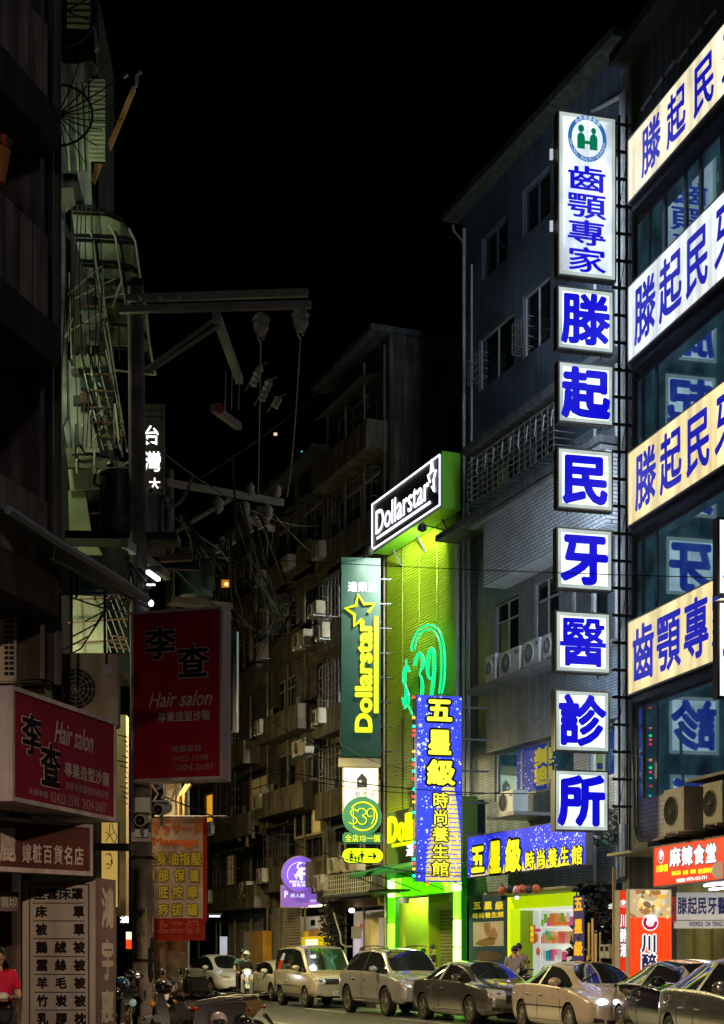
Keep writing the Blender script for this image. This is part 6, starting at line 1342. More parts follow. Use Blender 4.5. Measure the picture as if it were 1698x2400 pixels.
# fuse cutouts on the lead arm
for (x0, y0, x1, y1) in ((612, 856, 592, 905), (634, 890, 612, 940), (655, 930, 643, 955)):
    a, b = pt(x0, y0, 26), pt(x1, y1, 26); d = (b - a); m = MB()
    m.lathe(a, d, [(.03, 0)] + [(.075 if i % 2 else .045, d.length * (i + .5) / 8) for i in range(8)] + [(.03, d.length)], 12); m.build('fuse_cutout', M('porcelain_grey', (.32, .30, .33), .3), p1, True)
    MB().tube([a + Vector((.12, 0, .05)), a, a + Vector((-.05, 0, -.05)), b + Vector((-.12, 0, -.08))], .014, 4).build('clamp', M('clamp_copper', (.25, .16, .1), .5, .5), p1)
for x in (530, 545, 562): MB().tube([pt(x, 870, 26), pt(x - 2, 960, 26)], .008, 4).build('drop_lead', GALV, p1)
# transformers on pole one
def transformer(label, px, y0, y1, wpx, Yt, mat, txt=None, n_fins=8):
    s_ = F_PX / Yt; r_ = wpx / 2 / s_; b_ = pt(px, y1, Yt); h = (y1 - y0) / s_; t = thing('transformer', label, 'transformer', b_, 'pole transformers')
    MB().lathe(b_, Z, [(r_ * .96, 0), (r_, .03), (r_, h - .08), (r_ * 1.03, h - .07), (r_ * 1.03, h - .03), (r_ * .7, h + .03), (r_ * .2, h + .06)], 28).build('tank', mat, t, True)
    for s in (-1, 1):
        MB().lathe(b_ + Vector((s * r_ * .45, -r_ * .2, h)), Z, [(.05, 0), (.07, .03), (.04, .06), (.07, .1), (.03, .16)], 12).build('bushing', M('porcelain_dark', (.12, .12, .13), .3), t, True)
        MB().tube([b_ + Vector((s * r_ * .9, -r_ * .3, h * .75)), b_ + Vector((s * (r_ + .08), -r_ * .3, h * .8)), b_ + Vector((s * (r_ + .06), -r_ * .3, h * .95))], .025, 5).build('lug', mat, t)
    for i in range(n_fins):
        a = -math.pi / 2 + (i - n_fins / 2 + .5) * .12 + (1.05 if px > 350 else 1.05); fr = Fr(b_, (1, 0)); p = b_ + Vector((math.cos(a), math.sin(a), 0)) * (r_ + .02)
        MB().box(Fr(p, (math.cos(a), math.sin(a))), -.02, .04, b_.z + h * .12, b_.z + h * .85, -.006, .006).build('fin', mat, t)
    if txt:
        fr = face(px, Yt - r_ - .01); latin(txt, fr, (fr.U(px - 22), fr.U(px + 28), fr.ZZ(px, (y0 + y1) / 2 + 42), fr.ZZ(px, (y0 + y1) / 2 + 24)), .0, M('stencil_tan', (.30, .16, .06), .7), t, bold=.03)
    return t
TRD = M('transformer_dark', (.05, .055, .065), .45, .2, noise=.3); TRB = M('transformer_navy', (.055, .075, .10), .4, .2); TRT = M('transformer_teal', (.10, .24, .24), .4, noise=.25)
transformer('dark transformer with faded stencil number left of the near pole', 283, 1108, 1258, 96, 24.3, TRD, 'D-100')
transformer('dark navy transformer behind the right of the near pole', 366, 1165, 1262, 58, 25.3, TRB)
bar(pt(160, 1262, 24.2), pt(420, 1266, 24.2), .12, .5, 'transformer_platform', RI, p1)
bar(pt(292, 1272, 23.4), pt(392, 1350, 25.6), .14, .1, 'slanting_arm', TIM, p1)
bar(pt(390, 1322, 24.6), pt(468, 1326, 24.6), .16, .12, 'side_arm', RI, p1)
bar(pt(375, 1310, 24.4), pt(452, 1306, 24.4), .10, .12, 'side_arm', M('timber_brown', (.12, .08, .05), .8), p1)
# small lamp on the pole
t = thing('pole_lamp', 'small white lit lamp tucked under the slanting arm of the near pole', 'lamp', pt(358, 1348, 23.6))
bar(pt(347, 1340, 23.6), pt(372, 1358, 23.9), .05, .06, 'glowing_tube', M('lamp_white', (1, 1, 1), .3, emit=(.85, .95, 1), es=5, noise=0), t); MB().box(face(345, 23.7), 0, .13, pt(0, 1373, 23.7).z, pt(0, 1370, 23.7).z, 0, .05).build('reflector', M('lamp_cream', (1, 1, 1), .3, emit=(1, .95, .8), es=2, noise=0), t); MB().ell(pt(355, 1414, 23.8), (.04, .04, .05), nu=8, nv=6).build('bulb', M('lamp_white'), t, True)
BX('housing', RI, t, face(350, 23.9), 0, .2, pt(0, 1345, 23.9).z, pt(0, 1330, 23.9).z, -.05, .1)
# maroon projecting salon sign
FH = Fr(pt(308, 1435, 23.6), (1, -.30)); u0, u1 = FH.U(308), FH.U(522); z1, z0 = FH.ZZ(308, 1435), FH.ZZ(308, 1834)
t = thing('salon_hanging_sign', 'large maroon hair salon sign hanging from the near utility pole', 'sign', FH.P((u0 + u1) / 2, z0, -.1))
BX('casing', WF, t, FH, u0, u1, z0, z1, -.36, -.02, bevel=.01); BX('face_panel', MARD, t, FH, u0 + .04, u1 - .04, z0 + .05, z1 - .04, -.019, 0)
MB().box(FH, u0, u1, z1 - .04, z1, -.018, .012).box(FH, u0, u1, z0, z0 + .05, -.018, .012).box(FH, u0, u0 + .04, z0 + .051, z1 - .041, -.018, .012).box(FH, u1 - .04, u1, z0 + .051, z1 - .041, -.018, .012).build('rim', WF, t)
outlined('李', FH, 0, 336, 416, 1468, 1550, t, 370); outlined('查', FH, 0, 414, 492, 1508, 1594, t, 450)
latin('Hair salon', FH, (FH.U(349), FH.U(498), FH.ZZ(420, 1656), FH.ZZ(420, 1620)), .004, LGR, t, bold=.012, shear=.35)
cjk('專業造型沙龍', FH, (FH.U(370), FH.U(494), FH.ZZ(430, 1692), FH.ZZ(430, 1666)), .004, LGR, t, bold=.02, k=8)
cjk('美麗專線', FH, (FH.U(402), FH.U(474), FH.ZZ(430, 1764), FH.ZZ(430, 1746)), .004, FAD, t, bold=.02, split=False, name='lettering')
latin('2422-1598', FH, (FH.U(404), FH.U(488), FH.ZZ(430, 1784), FH.ZZ(430, 1770)), .004, FAD, t, bold=.01)
latin('2424-2687', FH, (FH.U(410), FH.U(502), FH.ZZ(430, 1806), FH.ZZ(430, 1792)), .004, FAD, t, bold=.01)
stroke(FH, .004, [(362, 1650), (364, 1690), (385, 1722), (430, 1735), (462, 1728)], .009, M('scribble_magenta', (.20, .01, .06), .5), t, 'curl_print')
FBk = face(522, 24.4, .1); t = thing('black_lightbox', 'narrow black unlit light box right behind the maroon hanging sign', 'sign', FBk.P(0, FBk.ZZ(522, 1716)))
BX('case', M('black_gloss', (.01, .01, .012), .2), t, FBk, FBk.U(512), FBk.U(555), FBk.ZZ(522, 1714), FBk.ZZ(522, 1478), -.2, 0); BX('edge_strip', M('edge_pale', (.5, .55, .5), .4, emit=(.35, .45, .38), es=.35), t, FBk, FBk.U(556), FBk.U(560), FBk.ZZ(522, 1712), FBk.ZZ(522, 1480), -.2, .01)
# cameras
def cctv(label, px, y, Yc, sc, lean):
    p = pt(px, y, Yc); t = thing('security_camera', label, 'camera', p, 'security cameras on the near pole'); d = Vector((lean, -1, -.25)).normalized()
    CM = M('camera_grey', (.45, .43, .40), .45, noise=.2)
    MB().lathe(p + d * .0, d, [(.085 * sc, -.2), (.1 * sc, -.18), (.1 * sc, .1), (.09 * sc, .12)], 16).build('body', CM, t, True)
    MB().lathe(p + d * .121, d, [(.075 * sc, 0), (.075 * sc, .004)], 16).build('front_glass', BLK, t); MB().lathe(p + d * .127, d, [(.035 * sc, 0), (.03 * sc, .02)], 12).build('lens', M('lens_glossy', (.05, .05, .06), .1), t, True)
    MB().poly(Fr(p, (1, 0)), [], 0, 0) if False else None
    m = MB(); fr = Fr(p - d * .0, (1, 0)); m.box(fr, -.12 * sc, .12 * sc, p.z + .09 * sc, p.z + .115 * sc, -.18, .17); m.build('hood', CM, t)
    MB().tube([p - Z * .09 * sc, p - Z * .2 * sc, p - Z * .24 * sc + Vector((0, .1, 0))], .03, 6).build('stand', GALV, t); return t
cctv('white security camera on the pole facing down, lower left one', 333, 1920, Yp - .35, 1.0, -.1); cctv('boxy white security camera with green light, upper right one', 379, 1895, Yp - .25, 1.0, -.35)
MB().tube([pt(x, y, Yp + .1) for x, y in ((385, 1838), (386, 1860), (380, 1872))], .02, 5).build('camera_stem', M('pipe_pale'), p1)
BX('mount_box', GALV, p1, face(318, Yp - .22), 0, .2, pt(0, 1962, Yp - .22).z, pt(0, 1944, Yp - .22).z, 0, .05)
for pts in (((356, 1840), (370, 1860), (360, 1880)), ((395, 1850), (410, 1838), (415, 1835)), ((400, 1880), (412, 1850), (414, 1838))): MB().tube([pt(x, y, Yp + .3) for x, y in pts], .018, 5).build('loose_cable', M('cable_pale', (.5, .42, .25), .5), p1)
# massage banner
FM = face(362, 26.5, .06)
t = thing('massage_banner', 'red bordered cloth banner advertising massage hung behind the pole', 'banner', FM.P(FM.U(420), FM.ZZ(362, 2206)))
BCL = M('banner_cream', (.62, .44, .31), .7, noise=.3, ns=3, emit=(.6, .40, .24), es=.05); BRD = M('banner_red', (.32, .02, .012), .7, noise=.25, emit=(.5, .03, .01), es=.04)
def wav(x, y): return .04 * math.sin(x * .05) + .03 * math.sin(y * .02 + x * .03)
def cloth_grid(x0, x1, y0, y1, mat, name, dw=0.0, nx=10, ny=14, curl=True):
    m = MB(); vs = []
    for j in range(ny + 1):
        for i in range(nx + 1):
            x = x0 + (x1 - x0) * i / nx; y = y0 + (y1 - y0) * j / ny; w = wav(x, y) + dw
            xs = x + (y - 1916) * -.0 - (12 * (y - 1916) / 290 if x > 470 and False else 0)
            vs.append(FM.P(*FM.uz(x, y, w), w))
    m.add(vs, [(j * (nx + 1) + i, j * (nx + 1) + i + 1, (j + 1) * (nx + 1) + i + 1, (j + 1) * (nx + 1) + i) for j in range(ny) for i in range(nx)]); return m.build(name, mat, t, True)
cloth_grid(352, 484, 1917, 2152, BCL, 'cloth'); cloth_grid(352, 482, 2152, 2204, BRD, 'red_hem'); cloth_grid(476, 486, 1917, 2160, BRD, 'red_edge', .006, 2); cloth_grid(352, 478, 1917, 1930, M('banner_pink', (.6, .3, .22), .7), 'top_hem', .006, 8, 2)
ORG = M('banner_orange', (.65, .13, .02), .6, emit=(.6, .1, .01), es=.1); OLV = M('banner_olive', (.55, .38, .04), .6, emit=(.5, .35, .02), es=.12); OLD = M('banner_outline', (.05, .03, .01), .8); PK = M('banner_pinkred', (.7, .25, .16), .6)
def bt(ch, xa, xb, ya, yb, m1, m2, b1_=.09, b2_=.03):
    w = wav((xa + xb) / 2, (ya + yb) / 2) + .035; rc = (FM.U(xa, w), FM.U(xb, w), FM.ZZ(400, yb, w), FM.ZZ(400, ya, w))
    cjk(ch, FM, rc, w, m1, t, bold=b1_, k=8); cjk(ch, FM, rc, w + .006, m2, t, bold=b2_, k=6)
for i, ch in enumerate('マッサージ'): bt(ch, 352 + 25 * i, 376 + 25 * i, 1926, 1958, ORG, M('banner_core', (.6, .35, .2), .7), .09, .01)
w = .09; latin('Massage', FM, (FM.U(357, w), FM.U(467, w), FM.ZZ(400, 1988, w), FM.ZZ(400, 1962, w)), w, ORG, t, bold=.05)
for rw, (ya, yb), xs in (('全身油指壓', (1996, 2030), (340, 366, 394, 420, 447)), ('臉部保養', (2036, 2068), (340, 370, 408, 442)), ('腳底按摩', (2075, 2108), (334, 370, 403, 438)), ('刮痧拔罐', (2117, 2148), (334, 370, 402, 438))):
    for ch, x in zip(rw, xs): bt(ch, x, x + 27, ya, yb, OLD, OLV, .09, .035)
for ch, x in zip('請上二樓', (334, 366, 400, 438)): bt(ch, x, x + 29, 2158, 2188, PK, M('banner_deepred', (.45, .03, .02), .7), .08, .03)
MB().tube([pt(362, 1914, 26.4), pt(532, 1914, 26.8)], .02, 6).build('rod', STEEL, t)
# Taiwan sign
FT = face(334, 27.5, .05)
t = thing('telecom_lightsign', 'grey vertical sign with glowing white brush characters behind the pole', 'sign', FT.P(FT.U(360), FT.ZZ(334, 1290)))
BX('board', M('board_brown', (.10, .085, .08), .6, noise=.3), t, FT, FT.U(332), FT.U(386), FT.ZZ(334, 1300), FT.ZZ(334, 946), -.15, 0)
for y in (960, 975): BX('groove', RI, t, FT, FT.U(334), FT.U(384), FT.ZZ(334, y + 2), FT.ZZ(334, y), 0, .005)
NWW = M('letter_glow_warm', (1, 1, 1), .3, noise=0, emit=(1, .97, .95), es=1.6)
for ch, xa, xb, ya, yb in (('台', 336, 376, 995, 1045), ('灣', 336, 380, 1055, 1108), ('大', 348, 378, 1118, 1150)): tp(ch, FT, 0, xa, xb, ya, yb, NWW, t, xref=334, bold=.012)
# pole two
Yq = 33.4; b2_ = Vector(((402 - CX) / F_PX * Yq, Yq, 0)); t2_ = pt(398, 1104, Yq)
p2 = thing('utility_pole', 'farther pale utility pole behind the banner carrying the teal transformer', 'pole', b2_, 'utility poles')
PC2 = M('pole_pale', (.34, .33, .24), .75, stain=.4, noise=.4)
cyl_between(b2_, t2_, .17, .09, 'shaft', PC2, p2); MB().ell(t2_, (.09, .09, .06), nu=12, nv=6).build('cap', PC2, p2, True)
bar(pt(390, 1130, 33.2), pt(664, 1178, 35.0), .14, .1, 'cross_arm', M('timber_pale', (.36, .38, .34), .8, noise=.3), p2)
MB().tube([pt(408, 1248, 33.3), pt(540, 1170, 34.2)], .05, 5).build('brace', TIM, p2)
for x, y, Yi in ((512, 1165, 34), (574, 1175, 34.4), (628, 1183, 34.7)): insulator(pt(x, y, Yi), p2, 1.0)
for x, y, Yi in ((588, 1162, 34.4), (650, 1166, 34.8)): insulator(pt(x, y, Yi), p2, .8, False)
for (x0, y0, x1, y1) in ((596, 1208, 612, 1240), (580, 1226, 590, 1248), (516, 1256, 536, 1288), (540, 1258, 548, 1275), (502, 1276, 513, 1296), (622, 1212, 628, 1232)):
    a, b = pt(x0, y0, 33.6), pt(x1, y1, 33.6); d = b - a; MB().lathe(a, d, [(.03, 0)] + [(.07 if i % 2 else .05, d.length * (i + .5) / 8) for i in range(8)] + [(.03, d.length)], 10).build('fuse_cutout', M('porcelain'), p2, True)
bar(pt(575, 1215, 33.6), pt(640, 1240, 35.4), .12, .1, 'lead_arm', TIM, p2)
for x0, y0, x1, y1 in ((572, 1248, 582, 1310), (584, 1245, 592, 1310), (627, 1235, 626, 1300), (642, 1230, 636, 1290)): MB().tube([pt(x0, y0, 33.8), pt(x1, y1, 33.8)], .01, 4).build('drop_lead', GALV, p2)
transformer('teal transformer on the farther utility pole', 458, 1288, 1400, 80, 33.0, TRT)
bar(pt(396, 1408, 32.8), pt(538, 1424, 33.4), .12, .4, 'transformer_platform', M('timber_pale'), p2)
al = thing('amber_lamp', 'small amber warning lamp beside the teal transformer', 'lamp', pt(527, 1368, 33)); MB().box(face(520, 33), 0, .16, pt(0, 1376, 33).z, pt(0, 1360, 33).z, -.05, .05).build('housing', M('amber_case', (.5, .2, .02), .4, emit=(.6, .22, .01), es=.6), al); MB().ell(pt(531, 1369, 32.9), (.035, .03, .03), nu=8, nv=6).build('bulb', M('amber_bulb', (1, .7, .3), .3, emit=(1, .6, .2), es=6, noise=0), al, True)
# conduits beside the poles and posters on the second pole base
for x, Yc, r_, mt in ((432, 27.6, .035, M('pipe_yellow_green', (.5, .48, .25), .5)), (376, 27.2, .13, POST), (416, 27.5, .19, POST)):
    top_z = {432: pt(0, 2190, 27.6).z, 376: 2.6, 416: 3.0}[x]
    o = MB().tube([Vector(((x - CX) / F_PX * Yc, Yc, 0)), Vector(((x - CX) / F_PX * Yc, Yc, top_z))], r_, 14).build({432: 'conduit_pipe', 376: 'side_post', 416: 'poster_post'}[x], mt, None, True); tag(o, {432: 'thin pale conduit pipe right of the poster covered post', 376: 'slimmer postered post beside the near pole below the banner', 416: 'thick post covered in torn posters under the banner'}[x], 'post')
for i, (x, y) in enumerate(((462, 1880), (455, 1850))):
    MB().tube([pt(420 + 12 * i, 1990, 28.5), pt(420 + 12 * i, 1870 - 10 * i, 28.5), pt(438 + 8 * i, 1840, 28.6)], .04, 6).build('yellow_conduit', M('pipe_yellow', (.5, .4, .15), .5), p1, True)
# wires
WB = M('wire_black', (.01, .01, .01), .6); WG = M('wire_grey_green', (.16, .2, .17), .6)
def wire(label, a, b, sag, r=.012, mat=WB, n=16):
    a, b = Vector(a), Vector(b); pts = [a.lerp(b, i / n) - Z * sag * 4 * (i / n) * (1 - i / n) for i in range(n + 1)]
    o = MB().tube(pts, r, 4).build('overhead_wire', mat); tag(o, label, 'wire', 'overhead wires')
wire('overhead wire from the left insulator of the near pole to the far cross arm', ins_p[0] - Z * .45, pt(606, 1160, 34.4), .1, .014, WG)
wire('overhead wire from the right insulator of the near pole to the far cross arm', ins_p[1] - Z * .45, pt(672, 1165, 34.9), .5, .014, WG)
wire('thin black wire crossing the lime shop and tooth character box', pt(640, 1312, 47), pt(1760, 1356, 30), .05, .013)
wire('black wire pair passing below the maroon hanging sign, upper', pt(520, 1778, 40), pt(1260, 1860, 40), .25, .018)
wire('black wire pair passing below the maroon hanging sign, lower', pt(600, 1800, 41), pt(1230, 1852, 42), .35, .014)
wire('short black wire from the dark green vertical sign to the grey building', pt(790, 1735, 45), pt(940, 1800, 44), .15, .012)
wire('thick black cable hanging between near pole and far cross arm', pt(545, 1060, 28), pt(556, 1260, 30), .0, .03)
wire('thick cable looping from transformer to side arm', pt(385, 1175, 24.4), pt(452, 1115, 25.5), .25, .03)
wire('loop of cable from the teal transformer to the pole', pt(455, 1290, 29), pt(500, 1306, 29), .12, .025)
wire('black wires against the far brown facades', pt(640, 1690, 48), pt(800, 1752, 46), .2, .02)
# cable bunch on the left of near pole
r = random.Random(12)
for i in range(12):
    x0 = 285 + 40 * r.random(); y0 = 1280 + 60 * r.random(); x1 = 275 + 95 * r.random(); y1 = 1385 + 50 * r.random(); a, b = pt(x0, y0, 23.5 + r.random()), pt(x1, y1, 23.4 + r.random()); mid = (a + b) / 2 + Vector((r.gauss(0, .15), 0, -.1))
    MB().tube([a, a.lerp(mid, .6), mid, mid.lerp(b, .6), b], .010 + .012 * r.random(), 4).build('cable_loop', WB, p1)
for i in range(14):
    a, b = pt(275 + 22 * r.random(), 1722 + 12 * i, 24.2), pt(300, 1728 + 12 * i, 24.2); MB().tube([a, b], .012, 4).build('step_rung', RI, p1)
yw = BX('lit_wall_strip', M('strip_yellow', (.5, .42, .2), .7, noise=.3), None, face(266, 26), 0, 30 * 26 / F_PX, 2.2, 5.6, -.3, 0); tag(yw, 'yellow lit wall strip seen between maroon sign and pole', 'wall')

# extra pole hardware and tangles
r = random.Random(55)
for i in range(8): 
    x = 330 + 46 * i; MB().lathe(pt(x, 702 - 2 * i, 23.42 - .02 * i), (0, -1, 0), [(.022, 0), (.022, .05), (.012, .06)], 6).build('bolt', GALV, p1)
for k_, (xa, ya, Ya, xb, yb, Yb, n) in enumerate(((560, 1190, 33, 640, 1420, 36, 10), (540, 1260, 33, 560, 1470, 34, 6), (610, 1230, 34, 625, 1500, 36, 5), (420, 1200, 31, 520, 1330, 33, 6))):
    for i in range(n):
        a = pt(xa + r.uniform(-12, 12), ya + r.uniform(-15, 15), Ya); b = pt(xb + r.uniform(-25, 25), yb + r.uniform(-30, 30), Yb); mid = a.lerp(b, .5) + Vector((r.gauss(0, .3), 0, -.2 - .4 * r.random()))
        MB().tube([a, a.lerp(mid, .5) + Vector((r.gauss(0, .05), 0, -.05)), mid, mid.lerp(b, .5), b], .012 + .02 * r.random(), 4).build('hanging_cable', WB if i % 3 else WG, p2)
for i, (a, b, sg, lab) in enumerate(((pt(330, 1020, 24), pt(760, 1230, 52), .5, 'black cable sagging from near pole toward the tall dark building'), (pt(330, 1250, 24), pt(690, 1480, 50), .6, 'black cable sagging from near pole toward the brown building'), (pt(420, 1150, 33.4), pt(905, 760, 52), .4, 'thin cable rising toward the roof of the tall dark building'), (pt(620, 1178, 34.8), pt(800, 1330, 60), .3, 'thin cable from far cross arm into the street'), (pt(320, 1440, 24), pt(-200, 1180, 14), .2, 'cable running from near pole over the old concrete building'), (pt(345, 1850, 24), pt(1100, 2052, 41), .35, 'low black cable running from the cameras to the spa banner'))):
    wire(lab, a, b, sg, .014)
for i in range(5): MB().tube([pt(300 + 3 * i, 1260 + 20 * i, 23.7), pt(270 - 20 * i, 1400 + 30 * i, 22.5), pt(230 - 30 * i, 1420 + 36 * i, 21)], .012, 4).build('service_cable', WB, p1)
bx_ = BX('junction_box', GALV, p1, face(318, Yp - .25), 0, .22, pt(0, 1905, Yp - .25).z, pt(0, 1870, Yp - .25).z, -.02, .1, bevel=.01)

# ---------------------------------------------------------------- street lamps and added fill lamps (modelled fixtures; several stand outside the picture or behind things)
def street_lamp(label, base, h, arm, power, col, spot=None, size=.25, grp='street lamps'):
    t = thing('street_lamp', label, 'street lamp', base, grp)
    b = Vector(base); hd = b + Vector((arm[0], arm[1], h))
    MB().tube([b, b + Z * (h - .6), b + Vector((arm[0] * .3, arm[1] * .3, h - .1)), hd], .06, 8, .04).build('post', GALV, t, True)
    MB().box(Fr(hd, (1, 0)), -.3, .3, hd.z - .02, hd.z + .12, -.15, .15).build('lamp_head', GALV, t, bevel=.03)
    MB().box(Fr(hd, (1, 0)), -.24, .24, hd.z - .05, hd.z - .021, -.11, .11).build('lamp_glass', M('lamp_glass_%02d' % int(col[2] * 99), (1, .8, .5), .3, emit=col, es=8, noise=0), t)
    l = bpy.data.lights.new('lamp_light', 'SPOT' if spot else 'POINT'); l.energy = power; l.color = col; l.shadow_soft_size = size
    if spot: l.spot_size = math.radians(spot); l.spot_blend = .25
    lo = bpy.data.objects.new('lamp_light', l); COL.objects.link(lo); lo.parent = t; lo.location = (hd - b) - Z * .35; return t
SOD = (1.0, .60, .20)
street_lamp('warm street lamp behind the viewer', (-1.5, -7, 0), 9.6, (1.2, 0), 10500, (1.0, .74, .50), 172)
street_lamp('neutral street lamp beside the old concrete building, above the picture', (-3.6, 8, 0), 11.5, (.8, 0), 190, (.88, .93, 1.0))
street_lamp('warm street lamp beyond the right edge of the picture', (6.2, 19, 0), 8.0, (-1.0, .5), 1200, (1.0, .72, .42), 130)
hp_ = pt(440, 1620, 43)
street_lamp('sodium street lamp hidden behind the maroon hanging sign', (hp_.x, hp_.y, 0), hp_.z, (.2, 0), 5200, (1.0, .82, .36), 168)
street_lamp('weak sodium lamp far down the street behind the poles', pt(395, 2243, 55) * Vector((1, 1, 0)) if False else (pt(395, 2243, 55).x, 55, 0), 9.0, (.2, 0), 480, (1.0, .80, .38))
hp_ = pt(425, 1560, 28.6)
street_lamp('bright warm street lamp on the near kerb behind the maroon hanging sign', (hp_.x - .05, hp_.y, 0), hp_.z, (.1, 0), 3600, (1.0, .70, .38), 156)
def small_lamp(label, p, power, col):  # unseen lamps added to light the left bays, no such fixtures known
    t = thing('small_lamp', label, 'lamp', p, 'added fill lamps behind the old building'); MB().box(Fr(p, (1, 0)), -.1, .1, p.z, p.z + .06, -.05, .05).build('lamp_head', GALV, t)
    MB().tube([p + Z * .06, p + Z * .1 - Vector((.3, 0, 0))], .015, 5).build('arm', GALV, t)
    l = bpy.data.lights.new('lamp_light', 'POINT'); l.energy = power; l.color = col; l.shadow_soft_size = .12; lo = bpy.data.objects.new('lamp_light', l); COL.objects.link(lo); lo.parent = t; lo.location = (0, 0, -.15)
small_lamp('unseen greenish lamp added behind the corner column, upper', pt(100, 330, 24.5), 34, (.85, 1, .72))
small_lamp('unseen greenish lamp added behind the corner column, middle', pt(104, 860, 24.6), 46, (.85, 1, .6))
small_lamp('unseen greenish lamp added behind the corner column, lower', pt(110, 1480, 24.6), 70, (.95, 1, .6))
# ================================================================ vehicles
TYRE = M('tyre_rubber', (.015, .015, .015), .75); RIM = M('rim_alloy', (.55, .52, .45), .25, .9, noise=.1); CARGL = M('car_glass', (.012, .015, .016), .03, 0, noise=0, spec=.9, coat=.6)
TRIM = M('car_trim_black', (.015, .015, .016), .4); CHR = M('car_chrome', (.7, .7, .7), .12, 1.0, noise=0); LAMP = M('headlamp_lens', (.55, .58, .58), .08, .3, noise=0, coat=1)
GRILLE = M('grille_black', (.01, .01, .01), .4); LAMPON = M('headlamp_on', (1, 1, 1), .2, emit=(1, .93, 1), es=30, noise=0); LAMPAM = M('turn_lamp', (.7, .3, .05), .2, coat=1, noise=0); PLATE = M('number_plate', (.75, .75, .72), .4, noise=0)
def join_pts(pts): return pts
SLOT = [bpy.data.materials.new('slot%d' % i) for i in range(7)]
def car(label, F, R, st, Wd, wr, x_r, x_f, paint, cabin, pillars, glassstart=5, plate=None, lights=True, grille=None, roof_rails=False, spokes=5, handle_z=.78, hl=None, lowgr=True, mirrorz=None, on=False, fog=True, belt_trim=False, arch=.045, cr=0.0):
    """st: stations (x, w, zb, zs, zt, wt) from tail to nose; cabin=(rear_base, rear_top, front_top, cowl) station indices; F,R: ground points of the visible (right) wheels"""
    F, R = Vector(F), Vector(R); h = (F - R).normalized(); left = Vector((-h.y, h.x, 0)); t = None
    org = (F + R) / 2 + left * (Wd / 2 - .10) - h * ((x_f + x_r) / 2); yaw = math.atan2(h.y, h.x)
    vs = []; NP = 9
    for x, w, zb, zs, zt, wt in st:
        half = [(0, zb), (.85 * w, zb), (w * .97, zb + .10), (w, zb + (zs - zb) * .5), (w * .97, zs - .03), (w * .935, zs + .015), (wt, max(zt - .07, zs + .02)), (wt - .07, zt), (0, zt + .03)]
        for y, z in half: vs.append((x, -y, z))
        for y, z in half[1:8]: vs.append((x, y, z))
    ring = 16
    def idx(i, k, side):  # k 0..8
        if side < 0 or k in (0, 8): return i * ring + k
        return i * ring + 8 + k
    fs = []; mi = []
    rb, rt, ft, cw = cabin
    for i in range(len(st) - 1):
        for k in range(8):
            m_ = 0
            if k == 5 and rb <= i < cw: m_ = 4 if i in pillars else 1
            if k == 7 and ft <= i < cw: m_ = 2
            if k == 7 and rb <= i < rt: m_ = 3
            if k in (0,): m_ = 5
            for side in (-1, 1):
                a, b, c, d = idx(i, k, side), idx(i + 1, k, side), idx(i + 1, k + 1, side), idx(i, k + 1, side)
                fs.append((a, b, c, d) if side < 0 else (d, c, b, a)); mi.append(m_)
    for i, fl in ((0, False), (len(st) - 1, True)):
        for k in range(8):
            a, b, c, d = idx(i, k, -1), idx(i, k + 1, -1), idx(i, k + 1, 1), idx(i, k, 1)
            f = [a, b, c, d]; f2 = []
            for q in f:
                if q not in f2: f2.append(q)
            fs.append(tuple(f2[::-1] if fl else f2)); mi.append(0)
    me = bpy.data.meshes.new('body'); me.from_pydata(vs, [], fs)
    for m_ in SLOT: me.materials.append(m_)
    me.polygons.foreach_set('material_index', mi)
    bm = bmesh.new(); bm.from_mesh(me); bmesh.ops.recalc_face_normals(bm, faces=bm.faces)
    cl = bm.edges.layers.float.get('crease_edge') or bm.edges.layers.float.new('crease_edge')
    for e in bm.edges: e[cl] = cr
    for e in bm.edges:
        if len(e.link_faces) == 2 and e.link_faces[0].material_index != e.link_faces[1].material_index: e[cl] = .75
    bm.to_mesh(me); bm.free()
    o = bpy.data.objects.new('body', me); COL.objects.link(o)
    sd = o.modifiers.new('s', 'SUBSURF'); sd.levels = 2; sd.render_levels = 2
    cut = bpy.data.meshes.new('cut'); cm = MB()
    for x in (x_r, x_f): cm.lathe((x, -2, wr), (0, 1, 0), [(wr + arch, 0), (wr + arch, 4)], 28)
    cut.from_pydata([tuple(v) for v in cm.v], [], cm.f); cut.materials.append(SLOT[5]); co = bpy.data.objects.new('cut', cut); COL.objects.link(co)
    cbm = bmesh.new(); cbm.from_mesh(cut); bmesh.ops.recalc_face_normals(cbm, faces=cbm.faces); cbm.to_mesh(cut); cbm.free()
    bo = o.modifiers.new('b', 'BOOLEAN'); bo.object = co; bo.operation = 'DIFFERENCE'; bo.solver = 'EXACT'
    try: bo.material_mode = 'TRANSFER'
    except Exception: pass
    dg = bpy.context.evaluated_depsgraph_get(); ev = bpy.data.meshes.new_from_object(o.evaluated_get(dg))
    COL.objects.unlink(o); bpy.data.objects.remove(o); COL.objects.unlink(co); bpy.data.objects.remove(co)
    tree = BVHTree.FromPolygons([v.co.copy() for v in ev.vertices], [tuple(p.vertices) for p in ev.polygons])
    t = thing('parked_car', label, 'car', (0, 0, 0), 'cars standing along the street')
    names = ['body', 'side_glass', 'windscreen', 'rear_glass', 'pillar_trim', 'underside']
    mats_ = list(ev.materials)
    groups = {}
    for p in ev.polygons:
        key = SLOT.index(mats_[p.material_index]) if p.material_index < len(mats_) and mats_[p.material_index] in SLOT else 0
        groups.setdefault(key, []).append(tuple(p.vertices))
    co_ = [v.co.copy() for v in ev.vertices]
    parts_ = []
